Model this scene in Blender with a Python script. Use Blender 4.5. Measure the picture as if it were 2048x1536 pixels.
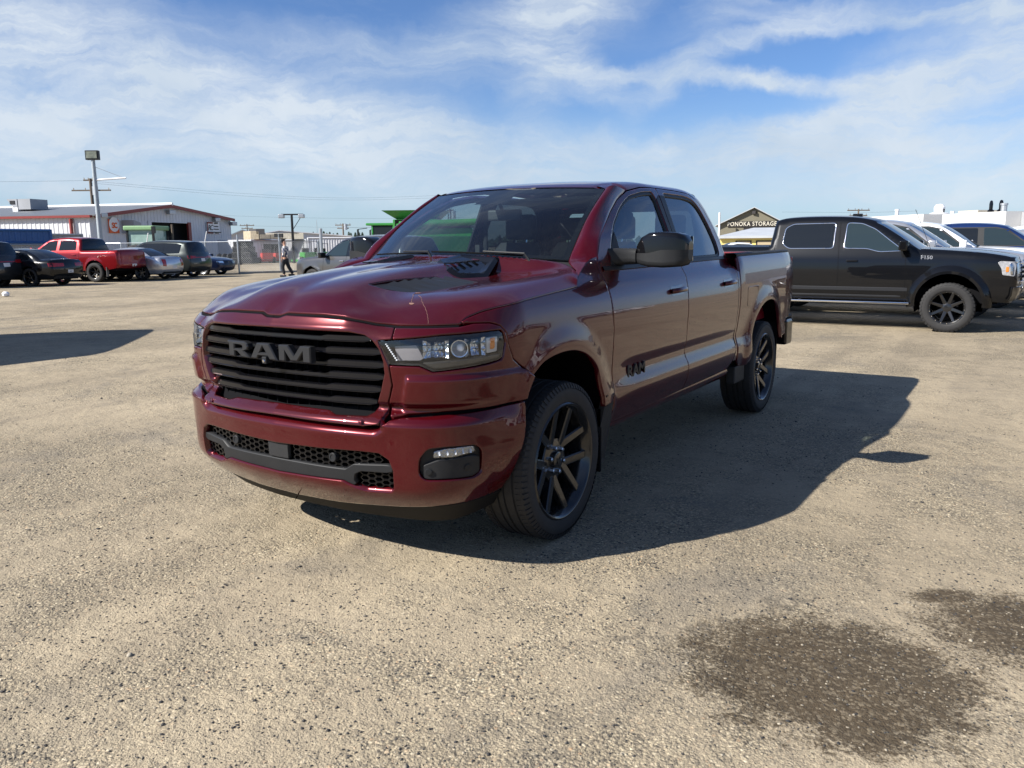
import bpy, bmesh, math, random
import numpy as np
from mathutils import Vector, Matrix
from mathutils.geometry import delaunay_2d_cdt
random.seed(7); rng = np.random.default_rng(7)
SC = bpy.context.scene; COL = SC.collection
for o in list(bpy.data.objects): bpy.data.objects.remove(o)

# ------------------------------------------------------------------ camera
CAM = np.array([2.9257, -3.5108, 1.5040]); YAW, PITCH, ROLL = -0.568060, -0.172168, -0.008272
FPX = 1610.0                                    # focal length in pixels of a 2048 px wide frame
def cam_axes():
    cy, sy, cp, sp = math.cos(YAW), math.sin(YAW), math.cos(PITCH), math.sin(PITCH)
    f = np.array([sy*cp, cy*cp, sp]); r = np.array([cy, -sy, 0.0]); u = np.cross(r, f)
    c, s = math.cos(ROLL), math.sin(ROLL)
    return c*r + s*u, -s*r + c*u, f
CR, CU, CF = cam_axes()
cd = bpy.data.cameras.new('camera'); co = bpy.data.objects.new('camera', cd); COL.objects.link(co)
cd.sensor_fit = 'HORIZONTAL'; cd.sensor_width = 36; cd.lens = 36*FPX/2048; cd.clip_start = .05; cd.clip_end = 6000
M4 = Matrix.Identity(4)
for i, v in enumerate((CR, CU, -CF)):
    for j in range(3): M4[j][i] = v[j]
M4.translation = Vector(CAM); co.matrix_world = M4; SC.camera = co
def ray(u, v): return CR*((u-1024)/FPX) - CU*((v-768)/FPX) + CF
def gnd(u, v, z=0.0):                            # where the line of sight through a pixel meets height z
    d = ray(u, v); return CAM + d*((z - CAM[2])/d[2])
def far(u, v, dist):                             # point at a horizontal distance
    d = ray(u, v); return CAM + d*(dist/math.hypot(d[0], d[1]))

# ------------------------------------------------------------------ node helper
def N(nt, kind, **kw):
    n = nt.nodes.new(kind)
    for k, v in kw.items():
        if k.startswith('i_'):
            key = k[2:]; key = int(key) if key.isdigit() else key.replace('_', ' ')
            if isinstance(v, bpy.types.NodeSocket): nt.links.new(v, n.inputs[key])
            else: n.inputs[key].default_value = v
        else: setattr(n, k, v)
    return n
def ma(nt, op, a, b=0.0, c=0.0, clamp=False):
    n = nt.nodes.new('ShaderNodeMath'); n.operation = op; n.use_clamp = clamp
    for i, v in enumerate((a, b, c)):
        if isinstance(v, bpy.types.NodeSocket): nt.links.new(v, n.inputs[i])
        else: n.inputs[i].default_value = v
    return n.outputs[0]
def ramp(nt, fac, stops, interp='LINEAR'):
    n = nt.nodes.new('ShaderNodeValToRGB'); nt.links.new(fac, n.inputs[0]); e = n.color_ramp.elements
    n.color_ramp.interpolation = interp
    while len(e) < len(stops): e.new(.5)
    for k, (p, c) in enumerate(stops):
        e[k].position = p; e[k].color = (c, c, c, 1) if isinstance(c, (int, float)) else (*c, 1)
    return n.outputs[0]
def mixc(nt, fac, a, b, mode='MIX'):
    n = nt.nodes.new('ShaderNodeMix'); n.data_type = 'RGBA'; n.blend_type = mode
    for i, v in ((0, fac), (6, a), (7, b)):
        if isinstance(v, bpy.types.NodeSocket): nt.links.new(v, n.inputs[i])
        else: n.inputs[i].default_value = v if isinstance(v, (int, float)) else (*v[:3], 1)
    return n.outputs[2]
def noise(nt, vec, scale, detail=4, rough=.55, dist=0.0, out=0, **kw):
    n = N(nt, 'ShaderNodeTexNoise', i_Scale=scale, i_Detail=detail, i_Roughness=rough, i_Distortion=dist)
    if vec is not None: nt.links.new(vec, n.inputs['Vector'])
    return n.outputs[out]

# ------------------------------------------------------------------ light
SUN = np.array([-.76, -1.14, 1.0]); SUN /= np.linalg.norm(SUN)
sun_el = math.asin(SUN[2]); sun_az = math.atan2(SUN[0], SUN[1])
W = bpy.data.worlds.new('World'); SC.world = W; W.use_nodes = True
nt = W.node_tree; nt.nodes.clear()
tc = N(nt, 'ShaderNodeTexCoord'); dirv = tc.outputs['Generated']
sky = N(nt, 'ShaderNodeTexSky', sky_type='NISHITA', sun_disc=False, sun_elevation=sun_el,
        sun_rotation=sun_az % (2*math.pi), altitude=800, air_density=1.0, dust_density=.6, ozone_density=1.6)
# cirrus: streaky noise on a high cloud layer, gathered into the drifts seen this afternoon
sep = N(nt, 'ShaderNodeSeparateXYZ', i_Vector=dirv)
zz = ma(nt, 'MAXIMUM', sep.outputs[2], 0.0)
den = ma(nt, 'ADD', zz, .10)
lay = N(nt, 'ShaderNodeCombineXYZ', i_X=ma(nt, 'DIVIDE', sep.outputs[0], den), i_Y=ma(nt, 'DIVIDE', sep.outputs[1], den))
az = ma(nt, 'ARCTAN2', ma(nt, 'ADD', ma(nt, 'MULTIPLY', sep.outputs[0], math.cos(YAW)), ma(nt, 'MULTIPLY', sep.outputs[1], -math.sin(YAW))),
        ma(nt, 'ADD', ma(nt, 'MULTIPLY', sep.outputs[0], math.sin(YAW)), ma(nt, 'MULTIPLY', sep.outputs[1], math.cos(YAW))))
el = ma(nt, 'ARCSINE', sep.outputs[2])
ae = N(nt, 'ShaderNodeCombineXYZ', i_X=az, i_Y=el).outputs[0]
wob = N(nt, 'ShaderNodeVectorMath', operation='SUBTRACT'); nt.links.new(noise(nt, ae, 5.5, 6, .6, out=1), wob.inputs[0]); wob.inputs[1].default_value = (.5, .5, .5)
wsc = N(nt, 'ShaderNodeVectorMath', operation='MULTIPLY', i_1=(.16, .10, 0)); nt.links.new(wob.outputs[0], wsc.inputs[0])
wv = N(nt, 'ShaderNodeVectorMath', operation='ADD'); nt.links.new(ae, wv.inputs[0]); nt.links.new(wsc.outputs[0], wv.inputs[1]); wv = wv.outputs[0]
def azel(u, v):
    d = ray(u, v); d = d/np.linalg.norm(d)
    x = d[0]*math.cos(YAW) - d[1]*math.sin(YAW); y = d[0]*math.sin(YAW) + d[1]*math.cos(YAW)
    return math.atan2(x, y), math.asin(d[2])
DRIFTS = [(150,150,400,95,17,.95), (430,215,560,95,12,1.0), (900,300,620,62,7,1.0), (1450,310,560,42,-3,.9), (150,290,420,60,2,.55), (1900,300,420,50,-6,.8),
          (1115,70,75,120,25,1.0), (1160,140,120,34,35,.75), (900,125,300,48,-6,.62), (1080,20,180,45,-8,.7), (640,100,300,30,8,.32),
          (1470,90,230,17,-14,.8), (1400,60,90,50,-30,.35), (1560,165,330,15,3,.95), (1360,160,90,30,-35,.6), (1640,245,330,30,-11,.85), (1850,205,260,42,-14,.85),
          (1880,40,330,14,6,.85), (1760,20,260,22,8,.6), (1950,110,240,50,-12,.75), (2150,80,260,60,0,.7), (-250,200,380,110,8,.9), (2500,200,500,120,-8,.8),
          (600,385,1100,26,1,.35), (1700,380,700,26,-2,.45), (92,348,30,13,-8,.9)]
acc = None
for (u, v, ru, rv, ang, s_) in DRIFTS:
    a_, e_ = azel(u, v)
    mp = N(nt, 'ShaderNodeMapping', vector_type='TEXTURE'); nt.links.new(wv, mp.inputs[0])
    mp.inputs['Location'].default_value = (a_, e_, 0); mp.inputs['Rotation'].default_value = (0, 0, -math.radians(ang))
    mp.inputs['Scale'].default_value = (ru*1.25/FPX, rv*1.35/FPX, 1)
    ln = N(nt, 'ShaderNodeVectorMath', operation='LENGTH'); nt.links.new(mp.outputs[0], ln.inputs[0])
    mr = N(nt, 'ShaderNodeMapRange', interpolation_type='SMOOTHSTEP'); nt.links.new(ln.outputs['Value'], mr.inputs[0])
    for k_, v_ in ((1, 1.25), (2, .0), (3, 0.0), (4, s_)): mr.inputs[k_].default_value = v_
    o_ = mr.outputs[0]; acc = o_ if acc is None else ma(nt, 'ADD', acc, ma(nt, 'MULTIPLY', o_, ma(nt, 'SUBTRACT', 1.0, ma(nt, 'MINIMUM', acc, 1.0))))
# beyond the picture the same sort of drifts go on
mpn = N(nt, 'ShaderNodeMapping'); nt.links.new(lay.outputs[0], mpn.inputs[0]); mpn.inputs['Rotation'].default_value = (0, 0, .5); mpn.inputs['Scale'].default_value = (.35, 1.1, 1)
bg_ = ramp(nt, noise(nt, mpn.outputs[0], .55, 6, .6, .8), [(.42, 0.0), (.66, .45)])
front = N(nt, 'ShaderNodeMapRange', interpolation_type='SMOOTHSTEP'); nt.links.new(ma(nt, 'ABSOLUTE', az), front.inputs[0])
front.inputs[1].default_value = .62; front.inputs[2].default_value = .95
hi_ = N(nt, 'ShaderNodeMapRange', interpolation_type='SMOOTHSTEP'); nt.links.new(el, hi_.inputs[0]); hi_.inputs[1].default_value = .30; hi_.inputs[2].default_value = .5
sel = ma(nt, 'MAXIMUM', front.outputs[0], hi_.outputs[0])
acc = ma(nt, 'ADD', ma(nt, 'MULTIPLY', acc, ma(nt, 'SUBTRACT', 1.0, sel)), ma(nt, 'MULTIPLY', bg_, sel))
# fine streaks (wind drawn) in two directions
m1 = N(nt, 'ShaderNodeMapping'); nt.links.new(wv, m1.inputs[0]); m1.inputs['Rotation'].default_value = (0, 0, .12); m1.inputs['Scale'].default_value = (3.0, 15, 1)
st = noise(nt, m1.outputs[0], 1.6, 10, .68, .35)
m2 = N(nt, 'ShaderNodeMapping'); nt.links.new(wv, m2.inputs[0]); m2.inputs['Rotation'].default_value = (0, 0, -.28); m2.inputs['Scale'].default_value = (2.2, 9, 1)
st2 = noise(nt, m2.outputs[0], 2.2, 8, .6, .8)
tex = ma(nt, 'ADD', ma(nt, 'MULTIPLY', st, .6), ma(nt, 'MULTIPLY', st2, .4))
dens = ma(nt, 'MULTIPLY', acc, ma(nt, 'MULTIPLY_ADD', tex, 3.9, -1.06), clamp=True)
thin = ramp(nt, tex, [(.50, 0.0), (.74, .14)])
dens = ma(nt, 'ADD', ma(nt, 'MULTIPLY', dens, .86), thin, clamp=True)
# brighter blue and a pale band of far haze near the horizon
hz = N(nt, 'ShaderNodeMapRange', interpolation_type='SMOOTHSTEP'); nt.links.new(el, hz.inputs[0])
for k_, v_ in ((1, 0.0), (2, .20), (3, 1.0), (4, 0.0)): hz.inputs[k_].default_value = v_
skyc = mixc(nt, 1.0, sky.outputs[0], (.41, .53, .72), 'MULTIPLY')
skyc = mixc(nt, ma(nt, 'MULTIPLY', hz.outputs[0], .60), skyc, (2.75, 3.55, 4.25))
shade = ramp(nt, noise(nt, wv, 3.2, 5, .6), [(.32, 0.0), (.68, 1.0)])
cl = mixc(nt, shade, (2.8, 3.4, 4.1), (4.2, 4.55, 4.9))
skyc = mixc(nt, dens, skyc, cl)
bgn = N(nt, 'ShaderNodeBackground', i_Color=skyc, i_Strength=.10)
wo = N(nt, 'ShaderNodeOutputWorld', i_Surface=bgn.outputs[0])

sl = bpy.data.lights.new('sun', 'SUN'); sl.energy = 5.0; sl.angle = math.radians(.53); sl.color = (1, .955, .88)
so = bpy.data.objects.new('sun', sl); COL.objects.link(so)
so.rotation_euler = Vector(-SUN).to_track_quat('-Z', 'Y').to_euler(); so.location = (0, 0, 30)
SC.view_settings.view_transform = 'Standard'; SC.view_settings.look = 'None'
SC.view_settings.exposure = 0.92; SC.view_settings.gamma = 1; SC.view_settings.use_curve_mapping = False
SC.render.engine = 'CYCLES'

# ------------------------------------------------------------------ materials
MATS = {}
def pm(name, col, rough=.5, metal=0.0, coat=0.0, crough=.03, spec=.5, var=0.0, vscale=6, bump=0.0, bscale=40,
       dust=0.0, alpha=1, emis=None, trans=0, ior=1.45, grime=0.0):
    """procedural Principled material: base colour with noise variation, dust, bump"""
    if name in MATS: return MATS[name]
    m = bpy.data.materials.new(name); MATS[name] = m; m.use_nodes = True; nt = m.node_tree
    b = nt.nodes['Principled BSDF']; b.inputs['Base Color'].default_value = (*col, 1)
    b.inputs['Roughness'].default_value = rough; b.inputs['Metallic'].default_value = metal
    b.inputs['Coat Weight'].default_value = coat; b.inputs['Coat Roughness'].default_value = crough
    b.inputs['Specular IOR Level'].default_value = spec; b.inputs['IOR'].default_value = ior
    b.inputs['Alpha'].default_value = alpha; b.inputs['Transmission Weight'].default_value = trans
    if emis: b.inputs['Emission Color'].default_value = (*emis[:3], 1); b.inputs['Emission Strength'].default_value = emis[3]
    g = N(nt, 'ShaderNodeNewGeometry').outputs['Position']
    c = None
    if var or dust:
        n1 = noise(nt, g, vscale, 5, .6)
        f = ramp(nt, n1, [(.3, 0.0), (.7, 1.0)])
        c = mixc(nt, f, tuple(x*(1-var) for x in col), tuple(min(1, x*(1+var)) for x in col))
        if dust:
            sp = noise(nt, g, 240, 3, .7); lg = noise(nt, g, 2.2, 4, .6)
            df = ma(nt, 'MULTIPLY', ramp(nt, sp, [(.42, .25), (.72, 1.0)]), ramp(nt, lg, [(.3, .35), (.7, 1.0)]))
            df = ma(nt, 'MULTIPLY', df, dust)
            c = mixc(nt, df, c, (.34, .29, .235))
            r = ma(nt, 'MULTIPLY_ADD', df, .45, rough); nt.links.new(r, b.inputs['Roughness'])
            if coat:
                nt.links.new(ma(nt, 'MULTIPLY_ADD', df, .15, crough), b.inputs['Coat Roughness'])
        nt.links.new(c, b.inputs['Base Color'])
    if bump:
        bn = N(nt, 'ShaderNodeBump', i_Strength=bump, i_Distance=.01); nt.links.new(noise(nt, g, bscale, 4), bn.inputs['Height'])
        nt.links.new(bn.outputs[0], b.inputs['Normal'])
    return m
def glassm(name, tint=(.6, .68, .68), refl=1.0, alpha=.35, dust=.0):
    """thin automotive glass: tinted see-through plus a sharp reflection"""
    if name in MATS: return MATS[name]
    m = bpy.data.materials.new(name); MATS[name] = m; m.use_nodes = True; nt = m.node_tree; nt.nodes.clear()
    out = N(nt, 'ShaderNodeOutputMaterial')
    tr = N(nt, 'ShaderNodeBsdfTransparent', i_Color=(*tint, 1))
    gl = N(nt, 'ShaderNodeBsdfGlossy', i_Color=(refl, refl, refl, 1), i_Roughness=.015)
    bf_ = N(nt, 'ShaderNodeNewGeometry').outputs['Backfacing']
    fr = N(nt, 'ShaderNodeFresnel', i_IOR=ma(nt, 'MULTIPLY_ADD', bf_, -.862, 1.52))
    f2 = ma(nt, 'MULTIPLY_ADD', fr.outputs[0], 1.3, .0, clamp=True)
    mx = N(nt, 'ShaderNodeMixShader'); nt.links.new(f2, mx.inputs[0]); nt.links.new(tr.outputs[0], mx.inputs[1]); nt.links.new(gl.outputs[0], mx.inputs[2])
    sh = mx.outputs[0]
    if dust:
        g = N(nt, 'ShaderNodeNewGeometry').outputs['Position']
        d = N(nt, 'ShaderNodeBsdfDiffuse', i_Color=(.34, .33, .31, 1))
        df = ma(nt, 'MULTIPLY', ramp(nt, noise(nt, g, 130, 4, .7), [(.45, .3), (.75, 1.0)]), dust)
        m2 = N(nt, 'ShaderNodeMixShader'); nt.links.new(df, m2.inputs[0]); nt.links.new(sh, m2.inputs[1]); nt.links.new(d.outputs[0], m2.inputs[2]); sh = m2.outputs[0]
    nt.links.new(sh, out.inputs[0]); return m

# ------------------------------------------------------------------ objects
def link(name, me, parent=None, loc=None):
    o = bpy.data.objects.new(name, me); COL.objects.link(o)
    if loc is not None: o.location = tuple(float(c) for c in loc)
    if parent is not None: o.parent = parent
    return o
def mesh(name, V, Fs, mat, parent=None, smooth=False, mi=None, loc=None, sharp=None):
    me = bpy.data.meshes.new(name)
    V = np.asarray(V, float).reshape(-1, 3)
    me.from_pydata(V.tolist(), [], [list(map(int, f)) for f in Fs])
    for m in (mat if isinstance(mat, (list, tuple)) else [mat]): me.materials.append(m)
    if mi is not None: me.polygons.foreach_set('material_index', np.asarray(mi, np.int32))
    if smooth: me.polygons.foreach_set('use_smooth', np.ones(len(me.polygons), bool))
    me.update()
    if smooth and sharp: me.set_sharp_from_angle(angle=math.radians(sharp))
    return link(name, me, parent, loc)
class MB:
    """collects shapes, then links them as ONE mesh"""
    def __init__(s): s.v = []; s.f = []; s.m = []; s.n = 0
    def add(s, V, Fs, mi=0):
        V = np.asarray(V, float).reshape(-1, 3); s.v.append(V)
        for f in Fs: s.f.append([int(i) + s.n for i in f]); s.m.append(mi)
        s.n += len(V); return s
    def box(s, a, b, mi=0, M=None):
        x0, y0, z0 = a; x1, y1, z1 = b
        V = np.array([(x0,y0,z0),(x1,y0,z0),(x1,y1,z0),(x0,y1,z0),(x0,y0,z1),(x1,y0,z1),(x1,y1,z1),(x0,y1,z1)], float)
        if M is not None: V = V @ np.asarray(M)[:3, :3].T + np.asarray(M)[:3, 3]
        return s.add(V, [(0,3,2,1),(4,5,6,7),(0,1,5,4),(1,2,6,5),(2,3,7,6),(3,0,4,7)], mi)
    def tube(s, P, r, n=8, mi=0, caps=True):
        P = np.asarray(P, float); r = np.broadcast_to(np.asarray(r, float), (len(P),))
        T = np.gradient(P, axis=0); T /= np.linalg.norm(T, axis=1)[:, None] + 1e-12
        up = np.array([0, 0, 1.0]) if abs(T[0][2]) < .9 else np.array([1.0, 0, 0])
        a = np.cross(T[0], up); a /= np.linalg.norm(a); V = []
        for i in range(len(P)):
            a = a - T[i]*(a @ T[i]); a /= np.linalg.norm(a) + 1e-12; b = np.cross(T[i], a)
            for k in range(n):
                t = 2*math.pi*k/n; V.append(P[i] + r[i]*(a*math.cos(t) + b*math.sin(t)))
        Fs = [(i*n+k, i*n+(k+1) % n, (i+1)*n+(k+1) % n, (i+1)*n+k) for i in range(len(P)-1) for k in range(n)]
        if caps: Fs += [tuple(range(n))[::-1], tuple((len(P)-1)*n+k for k in range(n))]
        return s.add(V, Fs, mi)
    def lathe(s, prof, c, axis=(1, 0, 0), n=32, mi=0, ref=None, close=False):
        """profile (offset along axis, radius) turned about axis through c"""
        ax = np.asarray(axis, float); ax /= np.linalg.norm(ax)
        up = np.array([0, 0, 1.0]) if abs(ax[2]) < .9 else np.array([1.0, 0, 0])
        a = np.cross(up, ax); a /= np.linalg.norm(a); b = np.cross(ax, a); V = []
        for (h, r) in prof:
            for k in range(n):
                t = 2*math.pi*k/n; V.append(np.asarray(c) + ax*h + r*(a*math.cos(t) + b*math.sin(t)))
        m = len(prof)
        Fs = [(i*n+k, i*n+(k+1) % n, (i+1)*n+(k+1) % n, (i+1)*n+k) for i in range(m-1) for k in range(n)]
        if close: Fs += [tuple(range(n))[::-1], tuple((m-1)*n+k for k in range(n))]
        return s.add(V, Fs, mi)
    def grid(s, P, mi=0, flip=False):
        P = np.asarray(P, float); a, b = P.shape[:2]
        Fs = [(i*b+j, (i+1)*b+j, (i+1)*b+j+1, i*b+j+1) for i in range(a-1) for j in range(b-1)]
        if flip: Fs = [f[::-1] for f in Fs]
        return s.add(P.reshape(-1, 3), Fs, mi)
    def prism(s, poly, h0, h1, ax=(0, 1, 2), mi=0):
        """2D polygon in axes ax[0], ax[1], extruded along ax[2] from h0 to h1"""
        n = len(poly); V = np.zeros((2*n, 3))
        for k, (p, q) in enumerate(poly):
            for j, h in enumerate((h0, h1)):
                V[k + j*n, ax[0]] = p; V[k + j*n, ax[1]] = q; V[k + j*n, ax[2]] = h
        Fs = [tuple(range(n))[::-1], tuple(range(n, 2*n))] + [(k, (k+1) % n, (k+1) % n + n, k + n) for k in range(n)]
        return s.add(V, Fs, mi)
    def build(s, name, mat, parent=None, smooth=False, sharp=35, loc=None, xf=None, bevel=0):
        V = np.vstack(s.v) if s.v else np.zeros((0, 3))
        if xf is not None: V = V @ np.asarray(xf)[:3, :3].T + np.asarray(xf)[:3, 3]
        o = mesh(name, V, s.f, mat, parent, smooth, s.m, loc, sharp)
        if bevel:
            bm = bmesh.new(); bm.from_mesh(o.data)
            bmesh.ops.bevel(bm, geom=[e for e in bm.edges if len(e.link_faces) == 2 and e.calc_face_angle(0) > .5],
                            offset=bevel, segments=2, affect='EDGES', profile=.6)
            bm.to_mesh(o.data); bm.free()
        return o
def tag(o, label=None, cat=None, group=None, kind=None):
    if label: o['label'] = label
    if cat: o['category'] = cat
    if group: o['group'] = group
    if kind: o['kind'] = kind
    return o
def empty(name, loc=(0, 0, 0), rz=0.0, label=None, cat=None, group=None):
    o = bpy.data.objects.new(name, None); COL.objects.link(o); o.location = tuple(float(c) for c in loc)
    o.rotation_euler = (0, 0, rz); o.empty_display_size = .1
    return tag(o, label, cat, group)
def copy_tree(o, parent=None):
    c = o.copy(); COL.objects.link(c); c.parent = parent
    for ch in [x for x in bpy.data.objects if x.parent == o and x != c]:
        copy_tree(ch, c)
    return c

# ---- 2D helpers
def resamp(poly, step, closed=True):
    P = [np.asarray(p, float) for p in poly]; out = []; n = len(P)
    for i in range(n if closed else n-1):
        a, b = P[i], P[(i+1) % n]; k = max(1, int(math.ceil(np.linalg.norm(b-a)/step)))
        for j in range(k): out.append(a + (b-a)*j/k)
    if not closed: out.append(P[-1])
    return np.array(out)
def area2(P): x, y = P[:, 0], P[:, 1]; return .5*np.sum(x*np.roll(y, -1) - y*np.roll(x, -1))
def inset(P, d):
    a = np.roll(P, 1, 0); b = np.roll(P, -1, 0)
    e1 = P - a; e2 = b - P; e1 /= np.linalg.norm(e1, axis=1)[:, None] + 1e-12; e2 /= np.linalg.norm(e2, axis=1)[:, None] + 1e-12
    n1 = np.stack([-e1[:, 1], e1[:, 0]], 1); n2 = np.stack([-e2[:, 1], e2[:, 0]], 1)
    n = n1 + n2; L = np.linalg.norm(n, axis=1)[:, None]; n = n/(L + 1e-12); cosh = np.clip((n*n1).sum(1), .45, 1)[:, None]
    return P + n*d/cosh
def inpoly(P, Q):
    x, y = Q[:, 0], Q[:, 1]; r = np.zeros(len(Q), bool); n = len(P)
    for i in range(n):
        x1, y1 = P[i]; x2, y2 = P[(i+1) % n]
        if y1 == y2: continue
        c = ((y1 > y) != (y2 > y)) & (x < (x2-x1)*(y-y1)/(y2-y1) + x1); r ^= c
    return r
def rpoly(pts, r=.01, n=4):
    """round the corners of a polygon"""
    P = [np.asarray(p, float) for p in pts]; out = []; N_ = len(P)
    rr = r if isinstance(r, (list, tuple)) else [r]*N_
    for i in range(N_):
        a, p, b = P[i-1], P[i], P[(i+1) % N_]
        la, lb = np.linalg.norm(a-p), np.linalg.norm(b-p); q = min(rr[i], la*.45, lb*.45)
        p0 = p + (a-p)/la*q; p1 = p + (b-p)/lb*q
        for k in range(n+1):
            t = k/n; out.append((1-t)**2*p0 + 2*t*(1-t)*p + t*t*p1)
    return np.array(out)
def cdt(rings, pts):
    V = []; E = []
    for R in rings:
        b = len(V); V += [Vector((float(p[0]), float(p[1]))) for p in R]; E += [(b+i, b+(i+1) % len(R)) for i in range(len(R))]
    V += [Vector((float(p[0]), float(p[1]))) for p in pts]
    r = delaunay_2d_cdt(V, E, [], 0, 1e-7)
    v = np.array([tuple(q) for q in r[0]]); T = np.array([tuple(f) for f in r[2]]); c = v[T].mean(1)
    ok = inpoly(np.asarray(rings[0]), c)
    for R in rings[1:]: ok &= ~inpoly(np.asarray(R), c)
    T = T[ok]; a = v[T]; ar = (a[:, 1, 0]-a[:, 0, 0])*(a[:, 2, 1]-a[:, 0, 1]) - (a[:, 1, 1]-a[:, 0, 1])*(a[:, 2, 0]-a[:, 0, 0])
    T[ar < 0] = T[ar < 0][:, ::-1]; T = T[np.abs(ar) > 1e-10]
    return v, [tuple(f) for f in T.tolist()], r[3]
def panel(name, outline, f, mat, parent=None, holes=(), step=.03, ins=.004, flange=.02, mirror=False, cstep=None, off=0.0, hole_flange=None, post=None):
    """curved sheet panel: 2D outline (with holes) mapped through f, edges folded inwards"""
    cstep = cstep or step*.8
    rings = []
    for k, R in enumerate([outline] + list(holes)):
        R = resamp(R, cstep)
        if (area2(R) < 0) != (k > 0): R = R[::-1]
        rings.append(R)
    iring = [inset(R, ins) for R in rings] if ins else []
    lo = rings[0].min(0); hi = rings[0].max(0)
    gx = np.arange(lo[0]+step*.5, hi[0], step); gy = np.arange(lo[1]+step*.5, hi[1], step)
    G = np.stack(np.meshgrid(gx, gy, indexing='ij'), -1).reshape(-1, 2)
    G[:, 1] += 0
    ok = inpoly(rings[0], G)
    for R in rings[1:]: ok &= ~inpoly(R, G)
    G = G[ok]
    B = np.vstack(rings)
    if len(G):
        keep = np.ones(len(G), bool)
        for i in range(0, len(G), 2000):
            d = ((G[i:i+2000, None, :] - B[None])**2).sum(-1).min(1); keep[i:i+2000] = d > (step*.55)**2
        G = G[keep]
    extra = [G] if len(G) else []
    if ins:
        I = np.vstack(iring); extra.append(I[inpoly(rings[0], I)])
    pts = np.vstack(extra) if extra else np.zeros((0, 2))
    V2, T, orig = cdt(rings, pts)
    P = f(V2[:, 0], V2[:, 1])
    if post is not None: P = post(P)
    e = 1e-3
    du = f(V2[:, 0]+e, V2[:, 1]) - f(V2[:, 0]-e, V2[:, 1]); dv = f(V2[:, 0], V2[:, 1]+e) - f(V2[:, 0], V2[:, 1]-e)
    nn = np.cross(du, dv); nn /= np.linalg.norm(nn, axis=1)[:, None] + 1e-12
    P = P + nn*off
    V = P; Fs = list(T)
    if flange:
        # map input ring vertices to output
        inv = {}
        for oi, src in enumerate(orig):
            for q in src: inv[q] = oi
        base = 0; Vx = [P]; n = len(P)
        for k, R in enumerate(rings):
            fl = flange if k == 0 or hole_flange is None else hole_flange
            idx = [inv[base+i] for i in range(len(R))]; base += len(R)
            if not fl: continue
            Vx.append(P[idx] - nn[idx]*fl)
            L = len(idx)
            for i in range(L):
                j = (i+1) % L; Fs.append((idx[j], idx[i], n+i, n+j))
            n += L
        V = np.vstack(Vx)
    if mirror:
        V = V*[-1, 1, 1]; Fs = [t[::-1] for t in Fs]
    return mesh(name, V, Fs, mat, parent, smooth=True)
def text_mesh(name, body_, size, depth, mat, parent=None, bevel=0.0, xf=None, shear=0.0, sx=1.0, space=1.0):
    cu = bpy.data.curves.new(name, 'FONT'); cu.body = body_; cu.size = size; cu.extrude = depth/2; cu.bevel_depth = bevel
    cu.align_x = 'CENTER'; cu.align_y = 'CENTER'; cu.shear = shear; cu.resolution_u = 3; cu.space_character = space; cu.offset = size*.012
    o = bpy.data.objects.new(name, cu); COL.objects.link(o)
    dg = bpy.context.evaluated_depsgraph_get(); dg.update()
    me = bpy.data.meshes.new_from_object(o.evaluated_get(dg)); bpy.data.objects.remove(o)
    for v in me.vertices:
        p = Vector((v.co.x*sx, v.co.y, v.co.z)); v.co = (xf @ p) if xf is not None else p
    me.materials.clear(); me.materials.append(mat)
    return link(name, me, parent)
def frame(o, x, y, z):
    """matrix with the given origin and axes"""
    m = Matrix.Identity(4)
    for i, v in enumerate((x, y, z)):
        v = Vector(v).normalized()
        for j in range(3): m[j][i] = v[j]
    m.translation = Vector(o); return m
# ---- hero pickup surfaces -------------------------------------------------
def cr_interp(xs, ys, x):
    """monotone cubic (pchip-like) interpolation, clamped slopes outside"""
    xs = np.asarray(xs, float); ys = np.asarray(ys, float); x = np.asarray(x, float)
    h = np.diff(xs); d = np.diff(ys) / h
    m = np.zeros_like(ys)
    for i in range(1, len(xs) - 1):
        if d[i-1] * d[i] > 0:
            w1 = 2*h[i] + h[i-1]; w2 = h[i] + 2*h[i-1]
            m[i] = (w1 + w2) / (w1/d[i-1] + w2/d[i])
    m[0] = d[0]; m[-1] = d[-1]
    i = np.clip(np.searchsorted(xs, x) - 1, 0, len(xs) - 2)
    t = (x - xs[i]) / h[i]
    r = ((2*t**3 - 3*t**2 + 1)*ys[i] + (t**3 - 2*t**2 + t)*h[i]*m[i]
         + (-2*t**3 + 3*t**2)*ys[i+1] + (t**3 - t**2)*h[i]*m[i+1])
    r = np.where(t < 0, ys[0] + (x - xs[0])*m[0], r)
    return np.where(t > 1, ys[-1] + (x - xs[-1])*m[-1], r)

def sstep(a, b, x):
    t = np.clip((np.asarray(x, float) - a) / (b - a), 0, 1)
    return t*t*(3 - 2*t)

def catmull(pts, n=12, closed=False):
    P = np.asarray(pts, float); N = len(P); out = []
    rng = N if closed else N - 1
    for i in range(rng):
        p0 = P[(i-1) % N] if closed or i > 0 else 2*P[0] - P[1]
        p1 = P[i]; p2 = P[(i+1) % N]
        p3 = P[(i+2) % N] if closed or i < N-2 else 2*P[-1] - P[-2]
        for k in range(n):
            t = k / n
            out.append(.5*((2*p1) + (-p0+p2)*t + (2*p0-5*p1+4*p2-p3)*t*t + (-p0+3*p1-3*p2+p3)*t**3))
    if not closed: out.append(P[-1])
    return np.array(out)

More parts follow.
